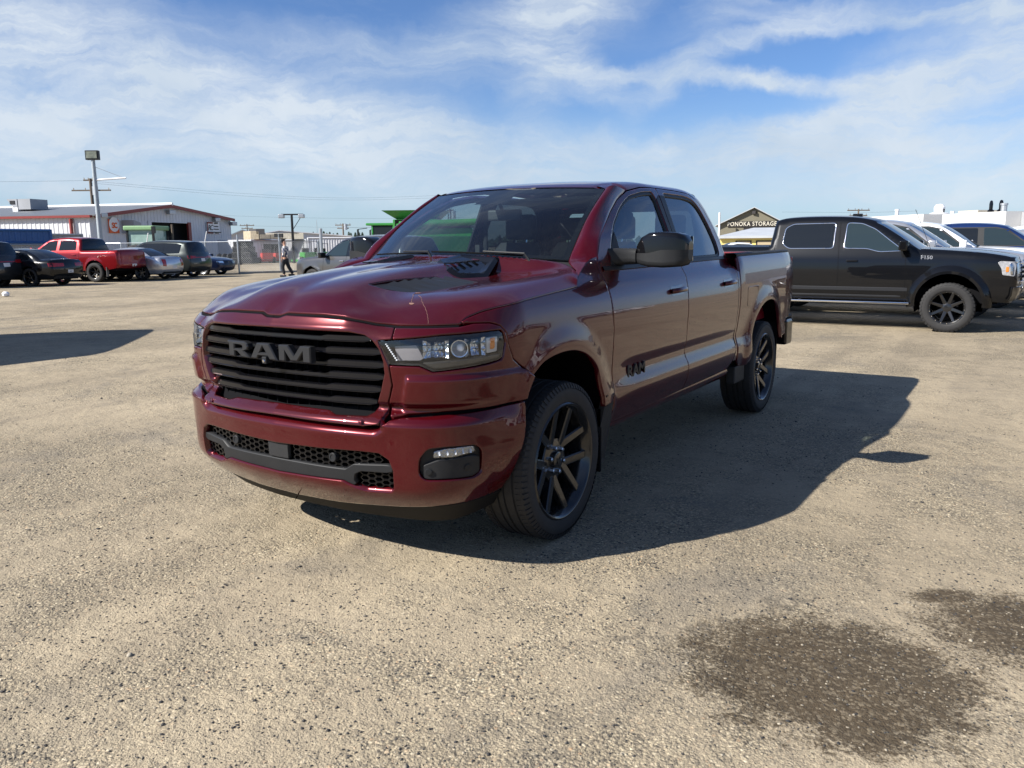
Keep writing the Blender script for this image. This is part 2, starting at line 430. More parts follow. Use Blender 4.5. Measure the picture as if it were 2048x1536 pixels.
_pl = catmull([(0, -1.0), (.3, -.985), (.62, -.925), (.8, -.85), (.915, -.73), (.98, -.57), (1.005, -.39), (1.005, -.2)], 30)
_pl[_pl[:, 0] > 1.005, 0] = 1.005
_pl = np.vstack([_pl, [(1.005, y) for y in np.arange(-.18, 4.3, .05)],
                 catmull([(1.005, 4.32), (.998, 4.5), (.98, 4.65), (.955, 4.78)], 6)])
_sl = np.r_[0, np.cumsum(np.hypot(*np.diff(_pl, axis=0).T))]
_tan = np.gradient(_pl, _sl, axis=0)
_tan[0] = (1, 0)
_k = np.ones(9)/9
_tan = np.stack([np.convolve(np.r_[[_tan[0, c]]*4, _tan[:, c], [_tan[-1, c]]*4], _k, 'valid') for c in (0, 1)], 1)
_tan /= np.hypot(*_tan.T)[:, None]
def s_of_y(y):      # side only
    j = np.searchsorted(_pl[60:, 1], y) + 60
    return float(np.interp(y, _pl[60:, 1], _sl[60:]))
S_Y0 = s_of_y(0.0)  # s = y + S_Y0 along the straight side

DF = ([.28, .34, .40, .44, .52, .70, .728, .738, .771, .800, .83, 1.05, 1.10, 1.14, 1.18, 1.24],
      [-.15, -.085, -.03, -.008, 0, .006, .009, .005, -.034, -.062, -.03, -.018, -.022, -.05, -.095, -.15])
DC = ([.28, .34, .40, .44, .52, .70, .730, .740, .770, .800, .83, 1.05, 1.10, 1.148, 1.156, 1.21, 1.25],
      [-.15, -.085, -.03, -.008, 0, .006, .009, .005, -.032, -.06, -.03, -.015, -.008, -.002, -.010, -.042, -.09])
DS = ([.38, .44, .48, .52, .57, .62, .67, .73, .79, .85, .95, 1.05, 1.12, 1.18, 1.24, 1.29, 1.34, 1.42],
      [-.10, -.070, -.052, -.036, -.016, -.005, -.005, -.014, -.018, -.015, -.007, 0, -.002, -.011, -.028, -.05, -.078, -.125])
DB = ([.38, .48, .55, .62, .68, .75, .85, .95, 1.05, 1.15, 1.25, 1.32, 1.37, 1.40, 1.43],
      [-.07, -.04, -.016, -.008, -.012, -.018, -.016, -.006, 0, 0, -.008, -.02, -.036, -.052, -.09])
ZF, ZR, WB = .50, .53, 3.672
def body(s, z, flare=True):
    s = np.asarray(s, float); z = np.asarray(z, float)
    px = np.interp(s, _sl, _pl[:, 0]); py = np.interp(s, _sl, _pl[:, 1])
    tx = np.interp(s, _sl, _tan[:, 0]); ty = np.interp(s, _sl, _tan[:, 1])
    nl = np.hypot(tx, ty); nx, ny = ty/nl, -tx/nl
    y = s - S_Y0
    w = sstep(-.95, -.35, y)
    wb = sstep(2.7, 3.0, y)
    side = (cr_interp(*DS, z-.014) + 2*cr_interp(*DS, z) + cr_interp(*DS, z+.014))/4
    side = side*(1 - wb) + cr_interp(*DB, z)*wb
    # lower door scallop only between the wheels
    scal = sstep(.5, .95, y)*(1 - sstep(2.95, 3.25, y))
    side = side - .014*np.exp(-((z - .765)/.055)**2)*scal + .004*scal*np.exp(-((z-.66)/.03)**2)
    wc = 1 - sstep(.42, .66, s)
    z_ = z + .05*(1 - sstep(.56, .66, s))*sstep(.60, .66, z)*(z < .7215)*(1 - sstep(-.9, -.5, y))
    d = (cr_interp(*DF, z_)*(1 - wc) + cr_interp(*DC, z_)*wc)*(1 - w) + side*w
    if flare:
        for yc, zc in ((0, ZF), (WB, ZR)):
            r = np.hypot(y - yc, (z - zc)*1.0)
            d = d + .025*(1 - sstep(.495, .635, r))*sstep(.30, .5, z)*sstep(-.60, -.38, y)
    return np.stack([px + nx*d, py + ny*d, z], -1)

# cab section, v = arc length from belt upward
_sec = catmull([(.945, 1.26), (.905, 1.36), (.835, 1.54), (.765, 1.71), (.712, 1.83), (.672, 1.885), (.59, 1.915), (.4, 1.93), (.2, 1.938), (0, 1.94)], 16)
_sv = np.r_[0, np.cumsum(np.hypot(*np.diff(_sec, axis=0).T))]
V_TOP = _sv[-1]
def v_of_z(z): return np.interp(z, _sec[:, 1], _sv)
DROP = ([.3, .7, 1.05, 1.2, 1.45, 1.8, 2.4, 2.75, 2.92, 3.0], [.30, .16, .066, .045, .018, 0, .0, .018, .04, .075])
def cab(y, v):
    y = np.asarray(y, float); v = np.asarray(v, float)
    x = np.interp(v, _sv, _sec[:, 0]); z = np.interp(v, _sv, _sec[:, 1])
    wt = sstep(1.5, 1.84, z)
    z = z - cr_interp(*DROP, y)*wt
    x = x - .02*sstep(2.4, 3.0, y) - .03*(1-sstep(.4, 1.0, y))*0
    return np.stack([x, y, z], -1)

# bonnet height field (x, y)
_HX = [0, .09, .22, .29, .37, .45, .62, .78, .89, .955, 1.0]
_HY = [-1.02, -.95, -.88, -.75, -.6, -.35, 0, .3, .55]
_HZ = np.array([
 [1.165,1.168,1.160,1.150,1.130,1.110,1.020,.950,.880,.840,.800],
 [1.205,1.214,1.212,1.202,1.184,1.165,1.090,1.020,.960,.920,.880],
 [1.262,1.268,1.262,1.250,1.228,1.202,1.138,1.085,1.030,.990,.950],
 [1.312,1.318,1.316,1.306,1.277,1.252,1.220,1.176,1.138,1.100,1.070],
 [1.343,1.349,1.348,1.338,1.300,1.279,1.274,1.262,1.238,1.203,1.175],
 [1.374,1.380,1.379,1.371,1.328,1.302,1.301,1.306,1.290,1.263,1.245],
 [1.402,1.408,1.406,1.399,1.352,1.326,1.325,1.336,1.320,1.286,1.265],
 [1.422,1.427,1.425,1.418,1.380,1.350,1.345,1.356,1.340,1.302,1.280],
 [1.440,1.444,1.441,1.433,1.405,1.382,1.373,1.378,1.357,1.315,1.290]])
def hoodz(x, y):
    x = np.asarray(x, float); y = np.asarray(y, float); r = 0
    for dx in (-.018, 0, .018):
        for dy in (-.05, -.025, 0, .025, .05): r = r + hoodz_(x+dx, y+dy)
    return r/15
def hoodz_(x, y):
    x = np.abs(np.asarray(x, float)); y = np.asarray(y, float)
    cols = np.stack([cr_interp(_HY, _HZ[:, j], y) for j in range(len(_HX))], -1)
    # bicubic along x (per point)
    xs = np.array(_HX); h = np.diff(xs); d = np.diff(cols, axis=-1)/h
    m = np.zeros_like(cols)
    m[..., 1:-1] = (d[..., :-1]*h[1:] + d[..., 1:]*h[:-1])/(h[1:] + h[:-1])
    m[..., -1] = d[..., -1]
    i = np.clip(np.searchsorted(xs, x) - 1, 0, len(xs) - 2)
    t = (x - xs[i])/h[i]
    g = lambda A, k: np.take_along_axis(A, k[..., None], -1)[..., 0]
    return ((2*t**3-3*t**2+1)*g(cols, i) + (t**3-2*t**2+t)*h[i]*g(m, i)
            + (-2*t**3+3*t**2)*g(cols, i+1) + (t**3-t**2)*h[i]*g(m, i+1))
def hood(x, y):
    return np.stack([np.asarray(x, float), np.asarray(y, float), hoodz(x, y)], -1)

def side(y, z):
    """whole cab flank: body below the belt, tumblehome above it"""
    y = np.asarray(y, float); z = np.asarray(z, float)
    a = body(y + S_Y0, np.minimum(z, 1.36)); b = cab(y, v_of_z(z))
    w = sstep(1.27, 1.365, z)[..., None]
    r = a*(1 - w) + b*w
    r[..., 2] = np.where(z < 1.27, z, r[..., 2]); r[..., 1] = y
    return r
# ------------------------------------------------------------------ shared materials
RED = pm('red_pearl_paint', (.064, .0009, .0036), rough=.24, metal=.34, coat=.85, crough=.0, spec=.15, var=.04, vscale=3, dust=.006)
REDH = pm('dusty_red_paint', (.060, .0010, .0038), rough=.24, metal=.36, coat=.95, crough=.01, spec=.15, var=.04, vscale=3, dust=.045)
BLK = pm('gloss_black', (.005, .005, .006), rough=.07, spec=.45)
SAT = pm('satin_black', (.016, .017, .019), rough=.42, spec=.3, var=.1, dust=.01)
PLA = pm('black_plastic', (.020, .021, .023), spec=.25, rough=.55, var=.15, bump=.12, bscale=900, dust=.04)
GRY = pm('grey_plastic', (.014, .015, .017), spec=.3, rough=.5, metal=.1, var=.1, dust=.03)
VOID = pm('dark_cavity', (.006, .006, .007), rough=.95, spec=.1)
RUB = pm('tyre_rubber', (.014, .014, .015), rough=.72, var=.2, vscale=30, dust=.035)
RIMB = pm('black_rim_paint', (.012, .012, .013), rough=.22, metal=.15, coat=.6, crough=.06)
CHR = pm('chrome', (.75, .76, .78), rough=.08, metal=1.0)
ALU = pm('lamp_reflector', (.55, .57, .60), rough=.16, metal=1.0, bump=.25, bscale=60)
AMB = pm('amber_lens', (.62, .19, .02), rough=.2, coat=.5)
LAMPW = pm('led_white', (.75, .77, .80), rough=.25, coat=.4)
SEAT = pm('black_seat_cloth', (.022, .023, .026), rough=.75, var=.25)
TRIM = pm('dark_interior_trim', (.030, .031, .034), rough=.6, var=.15)
WSG = glassm('windscreen_glass', (.62, .72, .72), dust=.02)
SDG = glassm('side_glass', (.55, .62, .62), dust=.01)
TNG = glassm('tinted_glass', (.10, .11, .115), dust=.02)
LNS = glassm('lamp_lens', (.93, .95, .97), dust=.02)
TAIL = pm('tail_lamp_red', (.30, .006, .008), rough=.12, coat=.6)

def bodyx(s, z):
    P = np.array(body(np.abs(s), z)); P[..., 0] *= np.where(np.asarray(s) < 0, -1, 1); return P
def nrm(f, u, v, e=1e-3):
    n = np.cross(f(u+e, v) - f(u-e, v), f(u, v+e) - f(u, v-e)); return n/np.linalg.norm(n)
def S_(y): return y + S_Y0
HB = [(0, 1.191), (.045, 1.191), (.08, 1.204), (.3, 1.203), (.42, 1.197), (.5, 1.184), (.57, 1.171), (.66, 1.163), (.8, 1.163), (.985, 1.164), (1.03, 1.19),
      (1.12, 1.215), (1.2, 1.228), (1.4, 1.251), (1.675, 1.269), (1.86, 1.280), (1.94, 1.286)]
hbS = np.array([h[0] for h in HB]); hbZ = np.array([h[1] for h in HB])
def hb(s): return np.interp(s, hbS, hbZ)

HERO = empty('pickup_truck', (0, 0, 0), 0, 'dark red crew cab pickup with black grille and black wheels, parked alone in front', 'pickup truck')

def both(fn):
    for m in (False, True): fn(m)

# ---- bonnet
def build_hood():
    ss = np.r_[np.linspace(0, .985, 60), np.linspace(1.0, 1.94, 45)]
    zs = hb(ss); B3 = body(ss, zs)
    B3c = B3 + np.array([0, .004, .003])
    rear = catmull([(.947, .235, 1.318), (.905, .31, 1.345), (.86, .36, 1.363), (.79, .415, 1.385), (.70, .43, 1.405), (.55, .375, 1.425), (.3, .32, 1.44), (0, .30, 1.445)], 8)
    half = np.vstack([B3c, rear]); out = np.vstack([half, half[::-1][1:-1]*[-1, 1, 1]])
    allb = np.vstack([half, half*[-1, 1, 1]]); res = allb[:, 2] - hoodz(allb[:, 0], allb[:, 1])
    def f(x, y):
        P = hood(x, y); sh = P.shape[:-1]; Q = P.reshape(-1, 3)
        d2 = ((Q[:, None, :2] - allb[None, :, :2])**2).sum(-1)
        k = 1/(d2 + 1e-7)**2; r = (k*res).sum(1)/k.sum(1); dm = np.sqrt(d2.min(1))
        Q = Q.copy(); Q[:, 2] += r*np.exp(-(dm/.06)**2); return Q.reshape(sh + (3,))
    vent = rpoly([(.300, -.66), (.345, -.36), (.365, -.20), (.575, -.135), (.535, -.45), (.47, -.54)], .02)
    h2 = [vent, vent[::-1]*[-1, 1]]
    hd = panel('hood', out[:, :2], f, REDH, HERO, holes=h2, step=.02, flange=.014, cstep=.016)
    for sx in (1, -1):
        v = MB()
        e = [(.300, -.66), (.345, -.36), (.365, -.20), (.575, -.135), (.535, -.45), (.47, -.54)]
        P = np.array([[sx*p[0], p[1], float(hoodz(p[0], p[1])) - .007] for p in e]); v.add(P, [tuple(range(6)) if sx > 0 else tuple(range(6))[::-1]])
        vt = v.build('hood_vent', SAT, HERO)
        for k in range(6):            # louvre blades
            y = -.55 + k*.07; x0 = .315 + (y+.66)*.12; x1 = min(.56, .455 + (y+.55)*.33)
            a = np.array([sx*x0, y, float(hoodz(x0, y)) - .008]); b = np.array([sx*x1, y+.03, float(hoodz(x1, y+.03)) - .008])
            MB().add([a, b, b + (0, .052, .012), a + (0, .052, .012), a - (0, 0, .004), b - (0, 0, .004), b + (0, .052, .008), a + (0, .052, .008)],
                     [(0,1,2,3),(7,6,5,4),(0,4,5,1),(2,6,7,3),(1,5,6,2),(3,7,4,0)]).build('louvre', SAT, vt)
        # raised rear extractor beside the power bulge
        e = np.array([(.185, .02), (.155, .27), (.40, .33), (.47, .10), (.42, -.075), (.33, -.085)])
        top = np.array([[sx*x, y, float(f(x, y)[2]) + .015 + .002*(y > .15)] for x, y in inset(e[::-1], .022)[::-1]])
        low = np.array([[sx*x, y, float(f(x, y)[2]) - .004] for x, y in e])
        inn = np.array([[sx*x, y, float(f(x, y)[2]) + .009] for x, y in inset(e[::-1], .048)[::-1]])
        fl = np.array([[sx*x, y, float(f(x, y)[2]) + .009] for x, y in inset(e[::-1], .060)[::-1]])
        n = 6; Fs = []
        for a in range(3):
            for i in range(n):
                q = (a*n+i, a*n+(i+1) % n, (a+1)*n+(i+1) % n, (a+1)*n+i); Fs.append(q if sx < 0 else q[::-1])
        Fs.append(tuple(range(3*n, 4*n)) if sx < 0 else tuple(range(3*n, 4*n))[::-1])
        sc = MB().add(np.vstack([low, top, inn, fl]), Fs).build('hood_scoop', BLK, HERO, smooth=True, sharp=30)
        for k in range(5):
            y = -.01 + k*.05; x = .30 + k*.004
            MB().box((-.030, -.003, -.002), (.030, .012, .006), M=frame((sx*(x), y, float(f(x, y)[2]) + .011), (1, .25*sx, 0), (-.25*sx, 1, .15), (0, -.15, 1))).build('slat', BLK, sc)
    for sg in (1, -1):
        sp_ = [(lambda P, n: (P - n*.009 + np.array([0, 0, -.005]))*[sg, 1, 1])(body(s, hb(s)), nrm(body, s, hb(s))) for s in np.linspace(.002, .985, 50)]
        MB().tube(sp_, .0075, 6).build('hood_gap_shade', VOID, HERO, smooth=True)  # black tube laid in as painted shade for the bonnet gap
    return f
hoodf = build_hood()
def droppings():
    g = MB(); T = [(.518, -.536), (.512, -.574), (.545, -.62), (.575, -.665), (.600, -.700)]; U_ = [(.560, -.60), (.60, -.63), (.64, -.672), (.70, -.720), (.735, -.755), (.758, -.780)]
    for L, r in ((T, .0009), (U_, .0007)):
        P = catmull(L, 6); P[:, 0] += .002*np.sin(np.arange(len(P))*2.1); g.tube([hoodf(x, y) + (0, 0, .0008) for x, y in P], r, 5)
    for (x, y, rx, ry) in ((.515, -.545, .018, .004), (.602, -.702, .013, .004)):
        c = hoodf(x, y); pts = [hoodf(x + rx*math.cos(a)*(.7+.5*abs(math.sin(a*1.7))), y + ry*math.sin(a)*2) + (0, 0, .0014) for a in np.linspace(0, 6.28, 15)[:-1]]; g.add(pts, [tuple(range(14))])
    o = g.build('bird_dropping', pm('dried_white_streak', (.20, .11, .085), rough=.8, var=.2, vscale=60)); tag(o, 'dried pale bird dropping streaks on the dark red bonnet', 'bird dropping')
droppings()

# ---- grille surround (header + frame), one symmetric sheet
GR = [(0, 1.137), (.46, 1.133), (.53, 1.122), (.566, 1.102), (.600, 1.062), (.618, 1.01), (.622, .955), (.600, .88), (.572, .81), (.553, .777), (.525, .762), (.365, .758), (.315, .772), (0, .776)]
def mir(poly): return np.array(list(poly) + [(-a, b) for a, b in poly[::-1] if abs(a) > 1e-6])
hs = np.r_[np.linspace(0, .655, 40)]
top = [(s, hb(s) - .012) for s in hs]
outer = top + [(.657, 1.12), (.655, 1.107), (.592, 1.100), (.640, .994), (.651, .903), (.620, .804), (.592, .735), (.52, .722), (0, .730)]
panel('grille_surround', mir(outer), bodyx, REDH, HERO, holes=[mir(GR)], step=.013, flange=.03, hole_flange=.055, cstep=.012)
def fascia(m):
    o = [(.662, hb(.662) - .012)] + [(s, hb(s) - .012) for s in (.7, .8, .9, .98)] + [(1.06, 1.163), (1.14, 1.160), (1.19, 1.145), (1.216, 1.115), (1.232, 1.05), (1.262, .990), (1.395, .897)]
    o += [(1.368, .86), (1.345, .825), (1.338, .800), (1.24, .797), (1.149, .790), (.88, .786), (.72, .780), (.64, .766), (.632, .79), (.628, .804), (.660, .903), (.648, .990)]
    o += [(.785, .988), (.845, .962), (1.0, .973), (1.12, .984), (1.187, .995), (1.200, 1.01), (1.214, 1.075), (1.207, 1.12), (1.195, 1.133), (.889, 1.127), (.664, 1.107)]
    def f(s, z):
        P = body(s, z); e = 1e-3
        r = .015*sstep(.688, .700, s - .22*(z-.8))*(1 - sstep(.932, .945, z))*sstep(.775, .80, z)
        tx = np.interp(s, _sl, _tan[:, 0]); ty = np.interp(s, _sl, _tan[:, 1])
        return P + np.stack([ty*r, -tx*r, 0*r], -1)
    panel('headlight_surround', o, f, RED, HERO, step=.011, flange=.03, cstep=.011, mirror=m)
both(fascia)

# ---- front wing
ARC1 = catmull([(.42, .50), (.42, .60), (.405, .70), (.352, .836), (.233, .922), (.088, .968), (-.071, .977), (-.232, .955), (-.335, .900)], 5)
def wing(m):
    o = [(1.001, 1.172), (1.03, 1.185)] + [(s, hb(s) - .006) for s in np.linspace(1.08, 1.93, 30)]
    o += [(S_(.232), 1.308), (S_(.30), 1.338), (S_(.40), 1.385), (S_(.50), 1.418), (S_(.585), 1.43), (S_(.56), 1.34), (S_(.545), 1.26), (S_(.545), 1.12), (S_(.558), 1.0), (S_(.570), .85), (S_(.578), .70), (S_(.575), .64), (S_(.43), .62)]
    o = o + [(S_(y), z) for y, z in ARC1[6:]] + [(1.402, .902), (1.268, .996), (1.238, 1.052), (1.222, 1.118), (1.195, 1.151), (1.145, 1.167), (1.06, 1.170)]
    f = lambda s, z: side(np.asarray(s) - S_Y0, z) if np.ndim(s) and False else np.where((np.asarray(z) > 1.27)[..., None], side(np.asarray(s) - S_Y0, z), body(s, z))
    panel('fender', o, f, RED, HERO, step=.02, flange=.03, cstep=.02, mirror=m)
both(wing)

# ---- bumper
FOG = rpoly([(.775, .585), (.815, .634), (.90, .640), (1.03, .638), (1.072, .604), (1.083, .50), (1.04, .478), (.80, .488), (.772, .515)], .02)
INT = [(0, .594), (.50, .606), (.590, .604), (.637, .577), (.656, .527), (.655, .443), (.640, .422), (.505, .414), (.447, .430), (.39, .455), (0, .446)]
def bumper():
    o = [(0, .720), (.45, .712), (.56, .712), (.605, .724), (.645, .752), (.70, .763), (.88, .772), (1.149, .778), (1.333, .787), (1.338, .755), (1.312, .60), (1.297, .42), (1.287, .362), (1.10, .352), (.872, .350), (.629, .335), (.3, .312), (.02, .305)]
    FG = FOG
    panel('front_bumper', mir(o), bodyx, RED, HERO, holes=[mir(INT), FG, FG[::-1]*[-1, 1]], step=.014, flange=.05, cstep=.012, hole_flange=.035)
    # valance under it
    v = [(.02, .30), (.3, .306), (.629, .329), (.872, .344), (1.10, .346), (1.285, .355), (1.28, .28), (1.0, .235), (.5, .235), (.02, .235)]
    def f(s, z):
        P = bodyx(s, z); P[..., 1] += .012; return P
    panel('air_dam', mir(v), f, pm('matt_black_dam', (.007, .007, .008), rough=.6, spec=.15), HERO, step=.05, flange=.03)
    # seam filler behind the gaps
    bk = [(0, .79), (.60, .80), (1.33, .83), (1.33, .74), (.65, .70), (0, .69)]
    panel('bumper_gap', mir(bk), lambda s, z: bodyx(s, z) - 0, VOID, HERO, step=.06, off=-.035, flange=0)
bumper()
def fogs(m):
    sg = -1 if m else 1
    def fi(s, z): return body(s, z)
    ins = panel('fog_light_bezel', inset(FOG[::-1], -.004)[::-1] if False else FOG, fi, SAT, HERO, step=.03, off=-.028, flange=.02, mirror=m)
    low = rpoly([(.79, .50), (.79, .555), (.86, .578), (1.02, .585), (1.06, .575), (1.07, .50), (1.03, .484), (.81, .492)], .014)
    panel('lower_trim', low, fi, PLA, ins, step=.03, off=-.010, flange=.02, mirror=m)
    lp = rpoly([(.838, .590), (.842, .618), (.90, .628), (1.025, .630), (1.035, .605), (1.02, .598), (.93, .588)], .008)
    fl = panel('fog_light', lp, fi, pm('fog_reflector', (.35, .36, .38), rough=.2, metal=1, bump=.6, bscale=90), HERO, step=.02, off=-.012, flange=.02, mirror=m)
    panel('lens', lp, fi, LNS, fl, step=.03, off=-.004, flange=0, mirror=m)
    for (s, z) in ((.815, .527), (1.0, .532)):
        c = body(s, z); n = nrm(body, s, z); c = c - n*.008
        MB().lathe([(0, .016), (.003, .016), (.004, .012), (.004, 0)], (c[0]*sg, c[1], c[2]), (n[0]*sg, n[1], n[2]), 16).build('parking_sensor', SAT, ins)
    for k in range(5):
        s = .865 + k*.036; c = body(s, .610); n = nrm(body, s, .61); c = c - n*.009
        MB().box((-.004, -.010, -.002), (.004, .010, .003), M=frame((c[0]*sg, c[1], c[2]), (1, .3*sg, .3), (-.3*sg, .2, 1), (n[0]*sg, n[1], 0))).build('led_strip', pm('led_pale', (.5, .52, .56), rough=.2), fl)
both(fogs)

# ---- lower intake: honeycomb, grey bar, plate holder
def intake():
    back = panel('lower_grille', mir([(0, .60), (.60, .61), (.66, .56), (.66, .42), (.45, .41), (0, .43)]), bodyx, VOID, HERO, step=.06, off=-.075, flange=0)
    hexs = MB()
    def hexring(s, z, w, h, off0=-.030, off1=-.045):
        a = [(math.cos(math.pi/3*k)*w, math.sin(math.pi/3*k)*h) for k in range(6)]
        def ring(k, off):
            out = []
            for (p, q) in a:
                u, v = s + p*k, z + q*k; P = bodyx(u, v); out.append(P - np.array([0, 1, 0])*off if False else P + np.array([0, -off, 0]))
            return out
        V = ring(1.08, off0) + ring(.80, off0) + ring(.76, off1-.02)
        hx_ = MB(); hx_.add(V, [(i, (i+1) % 6, 6+(i+1) % 6, 6+i) for i in range(6)] + [(6+i, 6+(i+1) % 6, 12+(i+1) % 6, 12+i) for i in range(6)]); hx_.build('mesh_cell', BLK, back)
    w, h = .0235, .0135
    for r in range(8):
        z = .592 - r*h*.98
        for c in range(-22, 23):
            s = c*w*3 + (w*1.5 if r % 2 else 0)
            if abs(s) < .072 or abs(s) > .60 + (z-.6)*.2: continue
            if z < .510 + .035*max(0, abs(s)-.42)/.2: continue
            hexring(s, z, w, h*.98)
    for r in range(5):
        z = .500 - r*h*.98
        for sg in (1, -1):
            for c in range(14):
                s = .49 + c*w*3 + (w*1.5 if r % 2 else 0)
                if s > .645 or s < .475 + max(0, .46-z): continue
                hexring(sg*s, z, w, h*.98)
    bar = [(0, .512), (.405, .510), (.45, .538), (.60, .548), (.645, .548), (.650, .520), (.62, .512), (.49, .509), (.455, .492), (.447, .462), (.46, .448), (.445, .436), (.39, .457), (0, .448)]
    panel('bumper_bar', mir(bar), bodyx, GRY, HERO, step=.03, off=-.010, flange=.03)
    panel('surround_strip', mir([(.642, .552), (.654, .527), (.654, .443), (.640, .424), (.505, .416), (.49, .428), (.63, .436), (.636, .50), (.632, .549)]), bodyx, GRY, HERO, step=.03, off=-.012, flange=.02) if False else None
    panel('plate_holder', mir([(0, .600), (.066, .600), (.066, .518), (0, .518)]), bodyx, PLA, HERO, step=.04, off=-.012, flange=.02)
    for sg in (1, -1):
        c = bodyx(sg*.332, .557); MB().lathe([(-.03, .022), (.0, .022), (.003, .019), (.003, .013), (.0, .011), (.0, 0)], c + (0, .018, 0), (0, -1, 0), 20).build('parking_sensor', SAT, HERO)
intake()

# ---- main grille
def grille():
    bk = panel('grille_back', mir([(0, 1.17), (.60, 1.15), (.66, .95), (.60, .74), (0, .74)]), bodyx, VOID, HERO, step=.08, off=-.13, flange=0)
    fr = [(a*1.0, b) for a, b in GR]
    inn = inset(mir(GR), .014)
    panel('grille_frame', mir(GR), bodyx, BLK, HERO, holes=[inn], step=.02, off=-.03, flange=.08, cstep=.02)
    for i in range(-8, 9):                                  # upright vanes
        s = i*.071; P = bodyx(s, .95)
        zt = 1.13 - max(0, abs(s)-.50)*.6; zb = .765 + max(0, abs(s)-.5)*1.5
        MB().box((P[0]-.0022, P[1]+.065, zb), (P[0]+.0022, P[1]+.11, zt)).build('vane', VOID, HERO)
    for k, z in enumerate((1.100, 1.043, .986, .932, .876, .816)):      # horizontal blades, thicker at the ends
        hw = (.555, .602, .613, .606, .588, .556)[k]
        T = []
        for s in np.r_[np.linspace(-hw, hw, 61)]:
            a = abs(s); thick = .0122 + .0065*sstep(.295, .33, a); thick *= .55 + .45*sstep(0, .035, hw - a)
            if k in (1,) and a < .31: thick = .010
            base = bodyx(s, z); yb = base[1]
            zz = z + .004*sstep(.295, .33, a)
            up = [(.045, thick*.95), (.006, thick*.80), (.001, thick*.60), (.0, -thick*.45), (-.004, -thick*.62), (-.003, -thick*.80), (.004, -thick*.92), (.045, -thick*.9)]
            T.append([(base[0], yb + .012 + dy, zz + dz) for dy, dz in up])
        g = MB().grid(np.array(T), flip=True)
        A = np.array(T)
        g.add(A[0], [tuple(range(8))[::-1]]); g.add(A[-1], [tuple(range(8))])
        g.build('grille_blade', pm('grille_black', (.006, .006, .0075), rough=.10, spec=.42), HERO, smooth=True, sharp=22)
    # badge
    def slab(poly, name, holes=()):
        V2, T, _ = cdt([resamp(poly, 1)] + [resamp(h, 1) for h in holes], np.zeros((0, 2)))
        b = MB(); yf = -1.030
        rings = [np.array(poly)] + [np.array(h) for h in holes]
        # bevelled face
        ins_ = [inset(R if (area2(R) > 0) == (k == 0) else R[::-1], .0045) for k, R in enumerate(rings)]
        outr = [R if (area2(R) > 0) == (k == 0) else R[::-1] for k, R in enumerate(rings)]
        V2, T, _ = cdt(ins_, np.zeros((0, 2)))
        def to(P, dy): return [(p[0], yf + dy + .16*p[0]**2, p[1]) for p in P]
        b.add(to(V2, 0), T)
        for I, O in zip(ins_, outr):
            n = len(I); b.add(to(I, 0) + to(O, .006) + to(O, .034), [(i+n, (i+1) % n+n, (i+1) % n, i) for i in range(n)] + [(i+2*n, (i+1) % n+2*n, (i+1) % n+n, i+n) for i in range(n)])
        return b.build(name, pm('badge_grey', (.03, .031, .034), rough=.34, metal=.4, dust=.01), HERO)
    z0, z1, H = .990, 1.064, .074
    X = lambda x0, pts: [((x0 + a)*.93, z0 + b*H) for a, b in pts]
    slab(X(-.300, [(0, 1), (0, .86), (.012, .80), (.012, .0), (.058, .0), (.058, .33), (.078, .33), (.118, 0), (.178, 0), (.134, .38), (.162, .50), (.168, .68), (.160, .88), (.142, 1)]), 'badge_letter',
         [X(-.300, [(.058, .52), (.058, .76), (.112, .76), (.122, .70), (.122, .58), (.112, .52)])])
    slab(X(-.116, [(.052, 1), (0, 0), (.050, 0), (.060, .20), (.132, .20), (.142, 0), (.196, 0), (.142, 1)]), 'badge_letter', [X(-.116, [(.074, .42), (.096, .80), (.118, .42)])])
    slab(X(.092, [(0, 1), (0, 0), (.044, 0), (.044, .62), (.078, .06), (.122, .06), (.158, .62), (.158, 0), (.206, 0), (.206, 1), (.140, 1), (.102, .42), (.064, 1)]), 'badge_letter')
    c = MB(); c.box((-.014, -1.040, .972), (.014, -1.0, 1.004)); cm = c.build('front_camera', SAT, HERO, bevel=.003)
    MB().lathe([(0, .008), (.003, .007), (.003, 0)], (0, -1.041, .985), (0, -1, -.2), 12).build('lens', CHR, cm)
grille()

